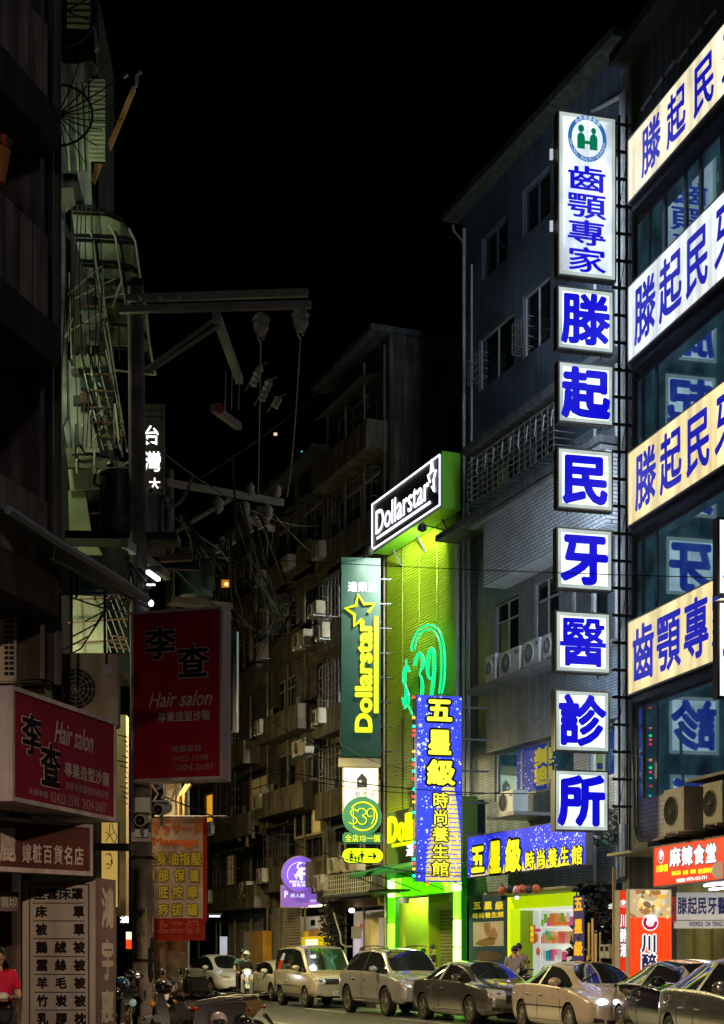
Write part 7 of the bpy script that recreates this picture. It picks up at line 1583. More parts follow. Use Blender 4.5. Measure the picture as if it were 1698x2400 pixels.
    for key, pl in groups.items():
        if key in (1, 4):   # every pane and pillar a piece of its own
            par_ = {}
            def fd_(a):
                while par_.setdefault(a, a) != a: a = par_[a]
                return a
            for f in pl:
                for q in f[1:]: par_[fd_(f[0])] = fd_(q)
            cc_ = {}
            for f in pl: cc_.setdefault(fd_(f[0]), []).append(f)
            parts_ += [(key, c_) for c_ in cc_.values()]
        else: parts_.append((key, pl))
    for key, pl in parts_:
        used = {}; nv = []; nf = []
        for f in pl:
            g_ = []
            for q in f:
                if q not in used: used[q] = len(nv); nv.append(co_[q])
                g_.append(used[q])
            nf.append(tuple(g_))
        b_ = MB(); b_.v = [tuple(v) for v in nv]; b_.f = nf
        b_.build(names[key], [paint, CARGL, CARGL, CARGL, TRIM, TRIM][key], t, True)
    def side(x, z, s=-1, off=.006):
        hit = tree.ray_cast(Vector((x, s * 3, z)), Vector((0, -s, 0)))
        return (hit[0] + Vector((0, s * off, 0))) if hit[0] else Vector((x, s * Wd / 2, z))
    def proj(o_, d, off=.008):
        hit = tree.ray_cast(Vector(o_), Vector(d).normalized()); return (hit[0] - Vector(d).normalized() * off) if hit[0] else None
    def patch(quad, d, mat, name, n=6, off=.010):
        q = [Vector(p) for p in quad]; g_ = []
        for j in range(n + 1):
            for i in range(n + 1):
                p = q[0].lerp(q[1], i / n).lerp(q[3].lerp(q[2], i / n), j / n); hpt = proj(p, d, off)
                g_.append(hpt)
        if any(x is None for x in g_): 
            good = [x for x in g_ if x is not None]
            if len(good) < 4: return
            g_ = [x if x is not None else min(good, key=lambda y: (y - q[0]).length) for x in g_]
        m = MB(); m.add(g_, [(j * (n + 1) + i, j * (n + 1) + i + 1, (j + 1) * (n + 1) + i + 1, (j + 1) * (n + 1) + i) for j in range(n) for i in range(n)]); return m.build(name, mat, t, True)
    # door seams, handles, mirrors
    bw = st[(rt + ft) // 2][3]
    xs_ = [ (st[rt][0] + st[rb][0]) / 2 * .5 + st[rt][0] * .5, (st[rt][0] + st[ft][0]) / 2 - .05, st[cw][0] - .25 ]
    for s in (-1, 1):
        for x in xs_:
            MB().tube([side(x, z, s, .001) for z in (st[4][2] + .12, .4, .55, .7, bw - .03)], .007, 4).build('door_seam', TRIM, t)
        MB().tube([side(xs_[0] + (xs_[2] - xs_[0]) * i / 10, st[4][2] + .14, s, .001) for i in range(11)], .008, 4).build('sill_seam', TRIM, t)
        for x in (xs_[0] + .22, xs_[1] + .20):
            p = side(x, handle_z, s, .02); MB().ell(p, (.10, .02, .018), nu=8, nv=5).build('door_handle', paint, t, True)
        xm = st[cw][0] - .42; pm = side(xm, bw + .02, s, .0)
        mr = MB().ell(pm + Vector((0, s * .13, .06)), (.07, .13, .085), nu=12, nv=8).build('wing_mirror', paint, t, True)
        MB().ell(pm + Vector((-.045, s * .13, .06)), (.03, .11, .07), nu=12, nv=8).build('mirror_glass', CHR, mr, True)
        if belt_trim: MB().tube([side(st[rb][0] + .2 + (st[cw][0] - st[rb][0] - .3) * i / 12, bw * .60, s, .004) for i in range(13)], .014, 4).build('side_strip', CHR, t)
    X = st[-1][0]; wn2 = st[-2][1]
    hz0, hz1, hy0, hy1 = hl or (.58, .74, .42, .80)
    for s in (-1, 1):
        q = [(X + .5, s * hy0, hz0), (X + .5, s * hy1, hz0 + .05), (X + .5, s * hy1 * 1.0, hz1 + .05), (X + .5, s * hy0, hz1)]
        patch(q, (-1, -s * .12, 0), LAMP, 'headlight'); 
        c_ = proj((X + .5, s * (hy0 + .14), (hz0 + hz1) / 2 + .02), (-1, -s * .1, 0), .012)
        if c_: MB().ell(c_, (.012, .06, .05) if not on else (.03, .10, .075), nu=12, nv=8).build('headlight_bulb', LAMPON if on else CHR, t, True)
        c_ = proj((X + .5, s * (hy1 - .05), (hz0 + hz1) / 2 + .02), (-1, -s * .1, 0), .012)
        if c_: MB().ell(c_, (.012, .03, .03), nu=8, nv=6).build('turn_light', LAMPAM, t, True)
        if fog:
            q = [(X + .5, s * .48, .30), (X + .5, s * .68, .32), (X + .5, s * .66, .40), (X + .5, s * .50, .38)]; patch(q, (-1, 0, 0), GRILLE, 'fog_lamp_recess', 3)
    gz0, gz1, gy = grille or (.50, .64, .36)
    if gy: 
        patch([(X + .5, -gy, gz0), (X + .5, gy, gz0), (X + .5, gy * 1.05, gz1), (X + .5, -gy * 1.05, gz1)], (-1, 0, 0), GRILLE, 'grille')
        MB().tube([p for p in [proj((X + .5, -gy + 2 * gy * i / 8, gz1 + .01), (-1, 0, 0), .012) for i in range(9)] if p], .014, 5).build('grille_bar', CHR, t)
    if lowgr: patch([(X + .5, -.42, .24), (X + .5, .42, .24), (X + .5, .45, .36), (X + .5, -.45, .36)], (-1, 0, 0), GRILLE, 'lower_grille')
    pc = proj((X + .5, 0, .45), (-1, 0, 0), .02)
    if pc:
        fp = Fr((pc.x + .005, 0, 0), (0, 1)); fp.n = Vector((1, 0, 0)); pm_ = MB().box(fp, -.19, .19, .38, .50, 0, .012).build('number_plate', PLATE, t)
        if plate: latin(plate, fp, (-.17, .17, .40, .48), .014, M('plate_ink', (.01, .01, .01), .5), pm_, bold=.02, k=6)
    # wheels
    wz = Wd / 2 - .02
    for x in (x_r, x_f):
        for s in (-1, 1):
            c = Vector((x, s * (wz - .21), wr)); ax = (0, s, 0)
            w_ = MB().lathe(c, ax, [(wr * .66, .0), (wr * .97, .0), (wr, .03), (wr, .17), (wr * .96, .20), (wr * .74, .21), (wr * .66, .195), (wr * .66, .1)], 28).build('wheel', TYRE, t, True)
            rm = MB(); rm.lathe(c, ax, [(wr * .67, .08), (wr * .67, .20), (wr * .62, .205), (wr * .60, .12)], 24)
            for k_ in range(spokes):
                a = 2 * math.pi * k_ / spokes + .3; d = Vector((math.cos(a), 0, math.sin(a))); e = Vector((-math.sin(a), 0, math.cos(a))); o0 = c + Vector((0, s * .17, 0)); o1 = c + Vector((0, s * .19, 0)); n_ = Vector((0, s * .02, 0))
                p = [o0 + e * .045, o0 - e * .045, o1 + d * wr * .63 - e * .03, o1 + d * wr * .63 + e * .03]; rm.add(p + [q - n_ * 2 for q in p], [(0, 1, 2, 3), (4, 7, 6, 5), (0, 4, 5, 1), (1, 5, 6, 2), (2, 6, 7, 3), (3, 7, 4, 0)])
            rm.lathe(c, ax, [(.06, .15), (.06, .2), (.03, .205)], 12)
            rm.build('rim', RIM, w_, False); MB().lathe(c, ax, [(wr * .6, .08), (wr * .6, .1)], 20).build('brake_disc', GRILLE, w_)
    if roof_rails:
        for s in (-1, 1):
            MB().tube([Vector((st[rt][0] + (st[ft][0] - st[rt][0]) * i / 8, s * (st[rt + 1][5] - .03), st[rt + 1][4] + .03 + .035 * math.sin(math.pi * i / 8) ** .5)) for i in range(9)], .018, 6).build('roof_rail', TRIM, t, True)
    # wipers
    a = proj((st[cw][0] - .08, -.5, 2.5), (0, 0, -1), .01); b = proj((st[cw][0] - .35, -.1, 2.5), (0, 0, -1), .01)
    if a and b: MB().tube([a, b], .01, 4).build('wiper', TRIM, t)
    t.location = org; t.rotation_euler = (0, 0, yaw)
    return t
def gnd(x, y): Y = HC * F_PX / (y - HY); return Vector(((x - CX) / F_PX * Y, Y, 0))
def hatchet(p, Y, dirpx, L_):  # wheel pair: front point then rear by direction
    pass
def paintm(name, rgb, rough=.25, metal=.3): return M(name, rgb, rough, metal, noise=.08, ns=1.5, coat=1.0)
SILV = paintm('paint_silver', (.26, .26, .25), .2, .85); CHAMP = paintm('paint_champagne', (.56, .50, .38)); SILW = paintm('paint_silverwhite', (.50, .50, .50), .2, .55); WHP = paintm('paint_white', (.75, .72, .66), .25, 0); BLKP = paintm('paint_black', (.012, .013, .018), .12, .2); GREYS = paintm('paint_grey', (.42, .43, .42), .18, .85); GOLDB = paintm('paint_goldbeige', (.58, .51, .41), .22, .4)
sedan = [(-2.24, .66, .34, .72, .84, .50), (-2.16, .80, .22, .90, .98, .58), (-1.85, .86, .18, .96, 1.03, .62), (-1.50, .875, .17, .96, 1.06, .62), (-1.0, .88, .16, .96, 1.33, .56), (-.40, .88, .16, .95, 1.40, .57), (-.30, .88, .16, .95, 1.405, .57), (.42, .88, .16, .93, 1.37, .56), (1.18, .875, .17, .90, .98, .66), (1.65, .865, .18, .84, .90, .62), (2.05, .80, .2, .72, .78, .56), (2.24, .62, .28, .58, .64, .45)]
suv = [(-2.30, .72, .42, .90, 1.0, .55), (-2.24, .86, .32, 1.05, 1.15, .62), (-2.05, .92, .30, 1.10, 1.30, .66), (-1.65, .93, .28, 1.12, 1.62, .62), (-.95, .935, .28, 1.12, 1.70, .63), (-.30, .935, .28, 1.11, 1.73, .64), (-.20, .935, .28, 1.11, 1.73, .64), (.55, .93, .28, 1.08, 1.67, .62), (1.22, .93, .28, 1.05, 1.12, .72), (1.70, .92, .30, 1.0, 1.06, .68), (2.10, .86, .32, .90, .97, .6), (2.30, .68, .40, .72, .80, .5)]
van = [(-2.10, .72, .40, .95, 1.05, .55), (-2.07, .80, .32, 1.05, 1.55, .66), (-2.0, .83, .30, 1.10, 1.74, .68), (-1.85, .84, .28, 1.10, 1.80, .70), (-.95, .845, .27, 1.10, 1.83, .71), (-.15, .845, .27, 1.10, 1.83, .71), (-.05, .845, .27, 1.09, 1.83, .71), (.50, .845, .27, 1.06, 1.76, .68), (1.15, .84, .28, 1.02, 1.08, .70), (1.65, .83, .30, .96, 1.02, .68), (2.0, .80, .32, .86, .93, .64), (2.10, .70, .36, .70, .80, .58)]
def raise_(st, k, dz=0): return [(x, w, zb, zs, zt + (zt - 1.0) * k if zt > 1.1 else zt, wt) for x, w, zb, zs, zt, wt in st]
tesla = [(-2.30, .66, .36, .85, .95, .5), (-2.2, .84, .26, 1.0, 1.10, .6), (-1.85, .90, .24, 1.04, 1.20, .64), (-1.45, .92, .22, 1.04, 1.40, .60), (-.85, .925, .22, 1.03, 1.56, .58), (-.25, .925, .22, 1.02, 1.61, .58), (-.15, .925, .22, 1.02, 1.61, .58), (.40, .92, .22, 1.0, 1.54, .56), (1.32, .92, .22, .95, 1.02, .68), (1.80, .90, .24, .86, .92, .62), (2.15, .82, .26, .74, .80, .55), (2.32, .60, .32, .58, .64, .42)]
def pos(px, Y, wb, ang): # visible front wheel at column px and depth Y; rear wheel behind by wheelbase along heading angle (deg from -Y towards +X)
    F = Vector(((px - CX) / F_PX * Y, Y, 0)); a = math.radians(ang); return F, F - Vector((math.sin(a), -math.cos(a), 0)) * wb
F, R = pos(498, 60.0, 2.85, 24); car('white electric crossover leftmost of the queue behind the scooter riders', F, R, tesla, 1.85, .35, -1.42, 1.45, WHP, (3, 4, 7, 8), (5,), grille=(0, 0, 0), lowgr=True, spokes=5, hl=(.66, .76, .42, .80), fog=False)
F, R = pos(640, 52.0, 2.7, 20); car('white saloon mostly hidden behind the scooter and the van', F, R, sedan, 1.76, .31, -1.32, 1.36, WHP, (3, 4, 7, 8), (5,), spokes=7)
F, R = pos(720, 45.2, 2.62, 19); car('old champagne boxy van with green lit bonnet', F, R, van, 1.69, .32, -1.28, 1.34, CHAMP, (2, 3, 7, 8), (5,), plate='3UP-57', grille=(.70, .86, .42), hl=(.70, .88, .46, .78), spokes=6, belt_trim=True, cr=.45)
F, R = pos(908, 38.8, 2.85, 20); car('silver grey sport utility car with roof rails and green windscreen', F, R, suv, 1.87, .37, -1.42, 1.44, SILW, (3, 4, 7, 8), (5,), roof_rails=True, grille=(.66, .84, .26), hl=(.72, .86, .36, .82), spokes=5, handle_z=.95, arch=.06, cr=.35)
F, R = pos(1106, 34.4, 2.62, 21); car('silver hatchback with blue sticker reflections in its windscreen', F, R, sedan, 1.76, .315, -1.30, 1.34, SILV, (3, 4, 7, 8), (5,), plate='A38', grille=(.48, .62, .36), hl=(.56, .76, .42, .80), spokes=5)
F, R = pos(1340, 28.4, 2.6, 13); car('beige gold saloon with its headlights on', F, R, sedan, 1.76, .315, -1.30, 1.34, GOLDB, (3, 4, 7, 8), (5,), grille=(.52, .64, .32), hl=(.56, .74, .42, .80), on=True, spokes=9, belt_trim=True)
F, R = pos(1574, 24.2, 2.7, 6); car('glossy black people carrier right of the beige saloon', F, R, [(a, b, c, d, e * (1.0 if e < 1.1 else .90), f) for a, b, c, d, e, f in tesla], 1.84, .33, -1.40, 1.42, BLKP, (3, 4, 7, 8), (5,), spokes=7)
F, R = pos(1735, 19.6, 2.7, 6); car('grey car cut by the right edge of the picture', F, R, [(a, b, c, d, e * (1.0 if e < 1.1 else .93), f) for a, b, c, d, e, f in tesla], 1.84, .33, -1.40, 1.42, GREYS, (3, 4, 7, 8), (5,), spokes=7)

# ================================================================ people (skin-modifier figures)
def skin_mesh(name, verts, edges, radii, mat, parent, sub=2, flat=None):
    me = bpy.data.meshes.new(name); me.from_pydata([tuple(v) for v in verts], edges, []); o = bpy.data.objects.new(name, me); COL.objects.link(o)
    sk_ = o.modifiers.new('k', 'SKIN'); sk_.use_smooth_shade = True
    if not me.skin_vertices:
        me.skin_vertices  # layer is made by the modifier
    lay = me.skin_vertices[0].data if len(me.skin_vertices) else None
    if lay is None:
        bm = bmesh.new(); bm.from_mesh(me); bm.verts.layers.skin.verify(); bm.to_mesh(me); bm.free(); lay = me.skin_vertices[0].data
    for i, r in enumerate(radii):
        lay[i].radius = r if isinstance(r, tuple) else (r, r)
    lay[0].use_root = True
    ss = o.modifiers.new('s', 'SUBSURF'); ss.levels = sub; ss.render_levels = sub
    dg = bpy.context.evaluated_depsgraph_get(); ev = bpy.data.meshes.new_from_object(o.evaluated_get(dg)); COL.objects.unlink(o); bpy.data.objects.remove(o)
    ev.materials.clear(); ev.materials.append(mat); ev.polygons.foreach_set('use_smooth', [True] * len(ev.polygons))
    n = bpy.data.objects.new(name, ev); COL.objects.link(n); n.parent = parent; return n
SKIN = M('skin_tone', (.50, .28, .17), .5, noise=.08); HAIR = M('hair_black', (.012, .01, .01), .5)
def hand(par, wrist, dirv, palm_n, sc=1.0):
    """palm plus five curled fingers of different lengths"""
    d = Vector(dirv).normalized(); n = Vector(palm_n); n = (n - d * n.dot(d)).normalized(); s = d.cross(n)
    w = Vector(wrist); V = [w, w + d * .05 * sc, w + d * .085 * sc]; E = [(0, 1), (1, 2)]; Rr = [(.024 * sc, .018 * sc), (.036 * sc, .016 * sc), (.036 * sc, .014 * sc)]
    for k, (o_, L_) in enumerate(((-.030, .062), (-.010, .072), (.010, .068), (.030, .052))):
        b = len(V); p0 = w + d * .09 * sc + s * o_ * sc; V += [p0, p0 + d * L_ * .45 * sc + n * .010 * sc, p0 + d * L_ * .7 * sc + n * .030 * sc, p0 + d * L_ * .72 * sc + n * .048 * sc]; E += [(2, b), (b, b + 1), (b + 1, b + 2), (b + 2, b + 3)]; Rr += [.010 * sc, .009 * sc, .008 * sc, .007 * sc]
    b = len(V); V += [w + d * .035 * sc - s * .045 * sc, w + d * .062 * sc - s * .060 * sc + n * .018 * sc, w + d * .085 * sc - s * .055 * sc + n * .034 * sc]; E += [(1, b), (b, b + 1), (b + 1, b + 2)]; Rr += [.012 * sc, .010 * sc, .008 * sc]
    return skin_mesh('hand', V, E, Rr, SKIN, par, 1)
def head(par, c, face_dir, hair=True, helmet=None, sc=1.0):
    f = Vector(face_dir).normalized(); s = Vector((f.y, -f.x, 0)).normalized(); R_ = Matrix((s, f, Z)).transposed(); c = Vector(c)
    L = lambda x, y, z: c + (R_ @ Vector((x, y, z))) * sc
    m = MB(); m.ell(c, (.076 * sc, .096 * sc, .115 * sc), R_, 16, 12); m.ell(L(0, .02, -.06), (.055 * sc, .07 * sc, .06 * sc), R_, 14, 8); m.ell(L(0, .10, -.015), (.013 * sc, .02 * sc, .025 * sc), R_, 8, 6)
    for q in (-1, 1): m.ell(L(q * .077, -.005, -.01), (.012 * sc, .02 * sc, .03 * sc), R_, 8, 6)
    m.build('head', SKIN, par, True)
    e = MB()
    for q in (-1, 1): e.ell(L(q * .03, .088, .01), (.012 * sc, .008 * sc, .007 * sc), R_, 8, 5)
    e.build('eyes', HAIR, par, True); MB().ell(L(0, .088, -.055), (.022 * sc, .008 * sc, .006 * sc), R_, 8, 5).build('mouth', M('lips', (.35, .1, .08), .5), par, True)
    if helmet:
        hm = MB().ell(L(0, -.01, .035), (.115 * sc, .135 * sc, .125 * sc), R_, 20, 10, -.35, 1.0).build('helmet', helmet, par, True)
        MB().ell(L(0, .10, .05), (.10 * sc, .07 * sc, .02 * sc), R_, 14, 6).build('visor', helmet, hm, True)
    elif hair: MB().ell(L(0, -.015, .03), (.088 * sc, .105 * sc, .105 * sc), R_, 16, 10, -.25, 1.0).build('hair', HAIR, par, True)
def person(label, base, J, shirt, trousers, face_dir, helmet=None, hands=True, group=None, sc=1.0, shoes=True, sleeve=.5):
    """J: dict of joint positions relative to base"""
    t = thing('person', label, 'person', base, group); P = lambda k: Vector(J[k]) * sc; W_ = lambda v: Vector(base) + v
    pel, chest, neck, hd = P('pelvis'), P('chest'), P('neck'), P('head')
    V = [pel, chest, neck, neck.lerp(hd, .5)]; E = [(0, 1), (1, 2), (2, 3)]; Rr = [(.12 * sc, .09 * sc), (.12 * sc, .08 * sc), .055 * sc, .05 * sc]
    for s in 'lr':
        b = len(V); V += [P('sh' + s), P('el' + s), P('wr' + s)]; E += [(1, b), (b, b + 1), (b + 1, b + 2)]; Rr += [.055 * sc, .042 * sc, .027 * sc]
        b = len(V); V += [P('hip' + s), P('kn' + s), P('an' + s)]; E += [(0, b), (b, b + 1), (b + 1, b + 2)]; Rr += [.085 * sc, .058 * sc, .038 * sc]
    skin_mesh('body', V, E, Rr, SKIN, t)
    g_ = 1.13
    V = [pel + Z * .04, pel.lerp(chest, .5), chest, chest.lerp(neck, .75)]; E = [(0, 1), (1, 2), (2, 3)]; Rr = [(.165 * sc, .135 * sc), (.17 * sc, .135 * sc), (.195 * sc, .14 * sc), (.075 * sc, .07 * sc)]
    for s in 'lr':
        b = len(V); V += [P('sh' + s), P('sh' + s).lerp(P('el' + s), .95 if sleeve > .6 else .75)]; E += [(2, b), (b, b + 1)]; Rr += [.075 * sc, .062 * sc]
        if sleeve > .6: V += [P('wr' + s)]; E += [(b + 1, b + 2)]; Rr += [.042 * sc]
    skin_mesh('shirt', V, E, Rr, shirt, t)
    V = [pel]; E = []; Rr = [(.165 * sc, .13 * sc)]
    for s in 'lr':
        b = len(V); V += [P('hip' + s), P('kn' + s), P('an' + s) + (P('kn' + s) - P('an' + s)) * .08]; E += [(0, b), (b, b + 1), (b + 1, b + 2)]; Rr += [.098 * sc, .075 * sc, .058 * sc]
    skin_mesh('trousers', V, E, Rr, trousers, t)
    fd = Vector(face_dir)
    for s in 'lr':
        a = P('an' + s) + W_(Vector((0, 0, 0))); ff = Vector((fd.x, fd.y, 0)).normalized(); s_ = Vector((ff.y, -ff.x, 0)); R_ = Matrix((s_, ff, Z)).transposed(); MB().ell(a + ff * .06 - Z * .03, (.045, .13, .05), R_, 10, 6).build('shoe', BLK, t, True)
        if hands: hand(t, P('wr' + s), P('wr' + s) - P('el' + s), (0, 0, -1), sc)
    head(t, W_(hd), face_dir, True, helmet, sc)
    return t
# joint builder for seated rider facing f
def sit(f, seat=.78, lean=.1, sx=0.0):
    f = Vector((f[0], f[1], 0)).normalized(); r = Vector((f.y, -f.x, 0)); o = f * sx
    J = {'pelvis': o + Z * (seat + .1), 'chest': o + f * lean * .6 + Z * (seat + .43), 'neck': o + f * lean + Z * (seat + .60), 'head': o + f * (lean + .03) + Z * (seat + .77)}
    for s, q in (('l', -1), ('r', 1)):
        J['sh' + s] = o + f * lean * .8 + r * q * .19 + Z * (seat + .52); J['el' + s] = o + f * (lean + .2) + r * q * .27 + Z * (seat + .28); J['wr' + s] = o + f * (lean + .42) + r * q * .27 + Z * (seat + .26)
        J['hip' + s] = o + r * q * .1 + f * .05 + Z * (seat + .08); J['kn' + s] = o + f * .42 + r * q * .17 + Z * (seat + .02); J['an' + s] = o + f * .38 + r * q * .16 + Z * (seat - .42)
    return J
def stand(f, wr=None, hgt=1.0, arms='down'):
    f = Vector((f[0], f[1], 0)).normalized(); r = Vector((f.y, -f.x, 0))
    J = {'pelvis': Z * .95, 'chest': Z * 1.28 + f * .02, 'neck': Z * 1.47, 'head': Z * 1.62 + f * .03}
    for s, q in (('l', -1), ('r', 1)):
        J['sh' + s] = r * q * .19 + Z * 1.40; J['el' + s] = r * q * .25 + Z * 1.12 + f * (.04 if arms == 'down' else .02); J['wr' + s] = r * q * (.24 if arms == 'down' else .10) + Z * (.87 if arms == 'down' else 1.12) + f * (.08 if arms == 'down' else .28)
        J['hip' + s] = r * q * .1 + Z * .90; J['kn' + s] = r * q * .11 + Z * .50 + f * .03; J['an' + s] = r * q * .11 + Z * .08
    return J
DK = M('cloth_dark', (.02, .02, .022), .7); TEAL = M('cloth_teal', (.07, .16, .15), .7); REDC = M('cloth_red', (.55, .01, .05), .65, noise=.15, bump=.2, bs=15); GRYC = M('cloth_grey', (.25, .24, .25), .7)
HW = M('helmet_white', (.55, .6, .5), .2, noise=0, coat=1); HBk = M('helmet_black', (.015, .015, .015), .15, noise=0, coat=1); HL = M('helmet_lilac', (.45, .36, .40), .2, noise=0, coat=1); HB_ = M('helmet_blue', (.03, .14, .35), .2, noise=0, coat=1)
# ================================================================ scooters
def scooter(label, paintc, loc, yaw, rear_box=False, group='scooters parked in the foreground', screen=False, on=False, name='motor_scooter'):
    t = thing(name, label, 'scooter', (0, 0, 0), group)
    fr = Fr((0, 0, 0), (1, 0))      # u = x forward, n = -y
    def prof(pts, hw, nm, mat, bev=.02): return MB().poly(fr, pts, -hw, hw).build(nm, mat, t, bevel=bev)
    prof([(-.78, .72), (-.70, .86), (-.30, .80), (.02, .72), (.06, .42), (-.05, .34), (-.35, .40), (-.60, .52)], .135, 'tail_body', paintc, .045)
    prof([(-.05, .36), (.38, .34), (.40, .27), (-.05, .27)], .15, 'floorboard', TRIM, .02)
    prof([(.36, .30), (.48, .34), (.60, .70), (.58, .98), (.50, 1.0), (.42, .70)], .19, 'leg_shield', paintc, .05)
    prof([(.44, .52), (.56, .52), (.78, .56), (.90, .50), (.82, .62), (.62, .66)], .085, 'front_fender', paintc, .03)
    prof([(-.72, .83), (-.68, .90), (-.35, .90), (-.02, .84), (.06, .77), (.0, .72), (-.30, .79)], .14, 'seat', M('seat_vinyl', (.02, .02, .02), .45), .04)
    MB().ell((.50, 0, 1.04), (.14, .17, .11), nu=14, nv=8).build('handlebar_cover', paintc, t, True)
    MB().ell((.625, 0, 1.02), (.03, .085, .07), nu=12, nv=8).build('headlight', LAMPON if on else LAMP, t, True)
    for s in (-1, 1):
        MB().tube([(.46, 0, 1.06), (.44, s * .2, 1.08), (.38, s * .36, 1.07)], .018, 6).build('handlebar', TRIM, t, True)
        MB().tube([(.46, s * .2, 1.08), (.50, s * .30, 1.24)], .008, 5).build('mirror_stem', CHR, t); mr = MB().ell((.50, s * .34, 1.27), (.02, .075, .05), nu=12, nv=8).build('mirror', TRIM, t, True)
        MB().ell((.484, s * .34, 1.27), (.008, .065, .04), nu=12, nv=8).build('mirror_glass', CHR, mr, True)
        MB().tube([(-.45, s * .14, .86), (-.75, s * .13, .90), (-.86, s * .05, .92)], .014, 6).build('grab_rail', CHR, t, True)
        MB().ell((.66, s * .13, .80), (.05, .04, .05), nu=8, nv=6).build('indicator', LAMPAM, t, True)
        MB().tube([(.60, s * .06, .95), (.70, s * .07, .27)], .022, 6).build('fork', CHR, t, True)
    for x in (-.62, .70):
        w_ = MB().lathe((x, -.06, .25), (0, 1, 0), [(.15, 0), (.235, 0), (.25, .03), (.25, .09), (.235, .12), (.15, .12)], 20).build('wheel', TYRE, t, True); MB().lathe((x, -.05, .25), (0, 1, 0), [(.02, 0), (.155, .01), (.155, .09), (.02, .1)], 10).build('rim', RIM, w_)
    MB().ell((-.80, 0, .70), (.03, .09, .04), nu=10, nv=6).build('tail_light', M('tail_red', (.35, .01, .01), .2, noise=0, coat=1), t, True)
    MB().tube([(-.2, -.16, .30), (-.45, -.18, .30), (-.85, -.20, .38)], .045, 10).build('exhaust', CHR, t, True)
    MB().box(fr, -.42, -.12, .2, .4, -.1, .1).build('engine', TRIM, t, bevel=.03)
    prof([(-.82, .60), (-.95, .42), (-.93, .40), (-.78, .55)], .08, 'rear_mudguard', TRIM, .01)
    if rear_box: MB().box(fr, -.98, -.68, .93, 1.2, -.17, .17).build('rear_box', TRIM, t, bevel=.04)
    if screen: MB().poly(fr, [(.56, 1.08), (.42, 1.42), (.43, 1.43), (.575, 1.09)], -.16, .16).build('windshield', M('clear_shield', (.2, .22, .2), .05, 0, noise=0, coat=1), t)
    t.location = loc; t.rotation_euler = (0, 0, yaw); return t
PW = paintm('scooter_white', (.5, .52, .45), .25, 0); PB = paintm('scooter_black', (.015, .015, .017), .15, 0); PBR = paintm('scooter_bronze', (.30, .2, .08), .25, .4); PS = paintm('scooter_silver', (.35, .34, .32), .25, .5)
# rider pair coming towards the viewer
rp = gnd(578, 2354); fdir = Vector((.12, -1, 0)).normalized()
yawr = math.atan2(fdir.y, fdir.x)
scooter('white scooter with its headlight on ridden towards the viewer', PW, rp, yawr, group=None, on=True)
person('scooter driver in dark clothes with white helmet', rp + Vector((0, .0, 0)), sit(fdir, .78, .12, -.15), DK, DK, fdir, HW, sleeve=1)
person('pillion passenger in teal shirt with black helmet', rp + Vector((-.10, .0, 0)), sit(fdir, .86, .05, -.62), TEAL, DK, (.3, -1, 0), HBk)
# parked scooters bottom left and their helmets
SK = [('black scooter rearmost of the foreground cluster', PB, (-2.75, 25.6, 0), 150, False), ('bronze scooter whose long tail points right', PBR, (-2.35, 24.6, 0), 196, False), ('dark scooter lowest in the foreground cluster', PB, (-2.5, 23.2, 0), 188, False), ('silver scooter next to the postered post', PS, (-3.0, 24.6, 0), 120, True), ('black scooter half hidden left of the pole', PB, (-3.55, 21.6, 0), 100, False), ('bronze scooter with mirrors raised at the bottom left', PBR, (-3.3, 20.2, 0), 110, False), ('black scooter under the bedding list board corner', PB, (-3.05, 18.3, 0), 95, False)]
for lab, mt, lc, yw_, bx in SK: scooter(lab, mt, lc, math.radians(yw_), bx)
def helmet(label, px, py, Yc, r, mat, decal=False, clear=False):
    p = pt(px, py, Yc); t = thing('helmet', label, 'helmet', p - Z * r * .7, 'helmets on the parked scooters')
    MB().ell(p, (r, r * 1.12, r), nu=20, nv=12, lo=-.6).build('shell', mat, t, True); MB().tube([p + Vector((r * 1.01 * math.cos(a), r * 1.13 * math.sin(a), -r * .55)) for a in [2 * math.pi * i / 20 for i in range(21)]], r * .06, 5).build('edge_trim', TRIM, t, True)
    MB().ell(p + Vector((.02, -r * .9, -.1 * r)), (r * .75, r * .35, r * .4), nu=16, nv=8).build('visor', M('visor_smoke', (.03, .03, .03), .05, coat=1, noise=0), t, True)
    if decal:
        m = MB(); rr_ = random.Random(4)
        for i in range(7):
            a = rr_.uniform(-2.6, -.6); b = rr_.uniform(-.1, .8); d = Vector((math.cos(a) * math.cos(b), math.sin(a) * math.cos(b) * 1.12, math.sin(b))); q = p + d * (r + .002); e1_ = d.orthogonal().normalized() * .02; e2_ = d.cross(e1_).normalized() * .03; m.quad(q - e1_ - e2_, q + e1_ - e2_, q + e1_ + e2_, q - e1_ + e2_)
        m.build('sticker', M('sticker_brown', (.25, .1, .03), .5), t)
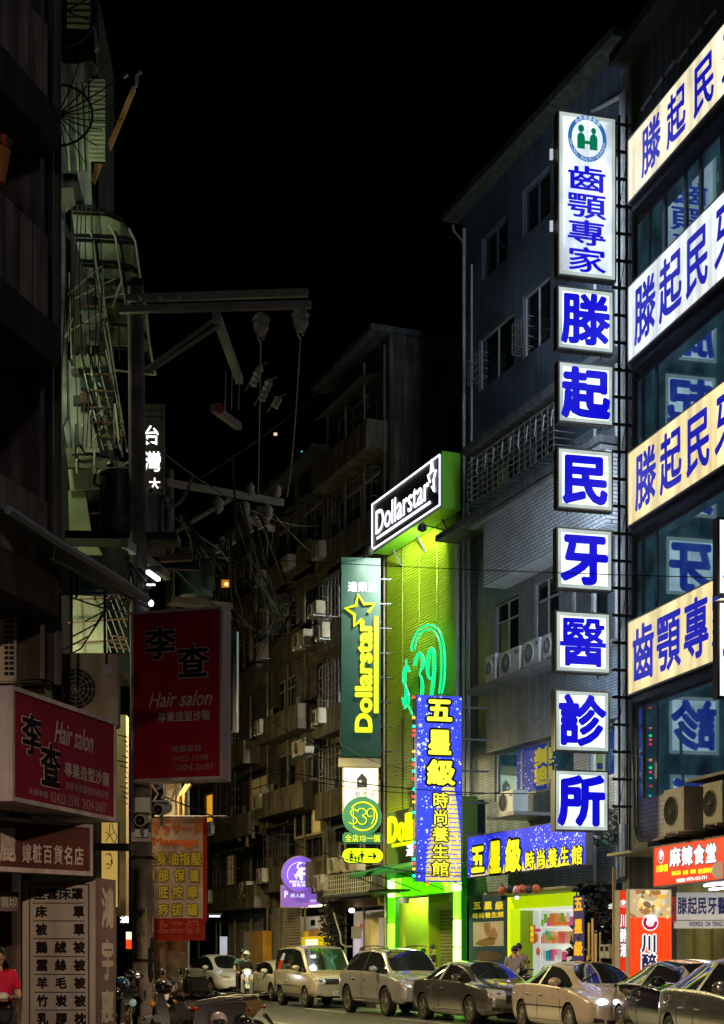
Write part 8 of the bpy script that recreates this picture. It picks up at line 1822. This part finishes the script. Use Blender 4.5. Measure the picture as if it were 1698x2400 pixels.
for a in (('white helmet with brown stickers on a parked scooter', 415, 2327, 24.6, .135, HW, True), ('clear shielded dark helmet behind the stickered one', 412, 2305, 25.2, .13, M('helmet_grey', (.12, .12, .11), .15, coat=1)), ('pale lilac helmet at the bottom of the picture', 513, 2392, 22.6, .13, HL), ('shiny black helmet right of the scooter handlebars', 505, 2342, 24.8, .13, HBk), ('small whitish helmet in the middle of the cluster', 456, 2318, 25.0, .10, HL), ('blue helmet left of the utility pole', 283, 2310, 21.2, .13, HB_), ('dark helmet beside the lilac helmet', 575, 2400, 22.8, .13, HBk)): helmet(*a)
o = thing('scooter_mirror', 'round pale scooter mirror in front of the utility pole', 'mirror', pt(312, 2350, 19)); MB().ell(pt(312, 2350, 19), (.045, .02, .05), nu=14, nv=8).build('mirror_glass', M('mirror_pale', (.35, .5, .55), .2, emit=(.2, .3, .33), es=.3), o, True); MB().tube([pt(308, 2356, 19), pt(300, 2400, 19)], .008, 5).build('stem', TRIM, o)
# scooters and people by the shops
g0 = FB.P(Ux(1268, 1.6), .12, 1.6); scooter('dark scooter parked in front of the lit shop', PB, g0, math.radians(200), group='scooters parked by the lit shop')
g1 = FB.P(Ux(1330, 1.3), .12, 1.3); scooter('black scooter with round mirror right before the lit shop', PB, g1, math.radians(-70), group='scooters parked by the lit shop')
def per_at(label, px, w, f, shirt, tr, hgt=1.0, **k): return person(label, FB.P(Ux(px, w), .12, w), stand(f), shirt, tr, f, sc=hgt, **k)
per_at('person in grey vest standing with back turned before the shop', 1206, 2.2, (.3, 1, 0), GRYC, DK, .95)
per_at('person with short dark hair just behind the one in the grey vest', 1216, 1.2, (.3, 1, 0), M('cloth_tan', (.3, .22, .14), .7), DK, 1.0)
per_at('dark silhouetted person in the lime doorway', 1016, .9, (-1, -.2, 0), DK, DK, 1.0)
per_at('dark haired person in front of the beige shopfront', 851, .8, (-1, -.3, 0), DK, DK, .98)
# person in red at the lower left
J = stand((.35, -1, 0), arms='front'); f_ = Vector((.35, -1, 0)).normalized(); r_v = Vector((f_.y, -f_.x, 0))
bp = Vector(((-4 - CX) / F_PX * 17.6, 17.6, 0))
pr = person('person in a bright red shirt holding white food at the left edge', bp, J, REDC, DK, (.5, -1, 0), sc=.93)
fd_ = thing('food_box', 'small white food box held by the person in red', 'food', bp + Z * 1.04 + f_ * .36)
MB().ell(bp + Z * 1.06 + f_ * .36 + Vector((.02, 0, 0)), (.07, .06, .045), nu=12, nv=8).build('wrapper', M('paper_white', (.75, .7, .6), .6), fd_, True)
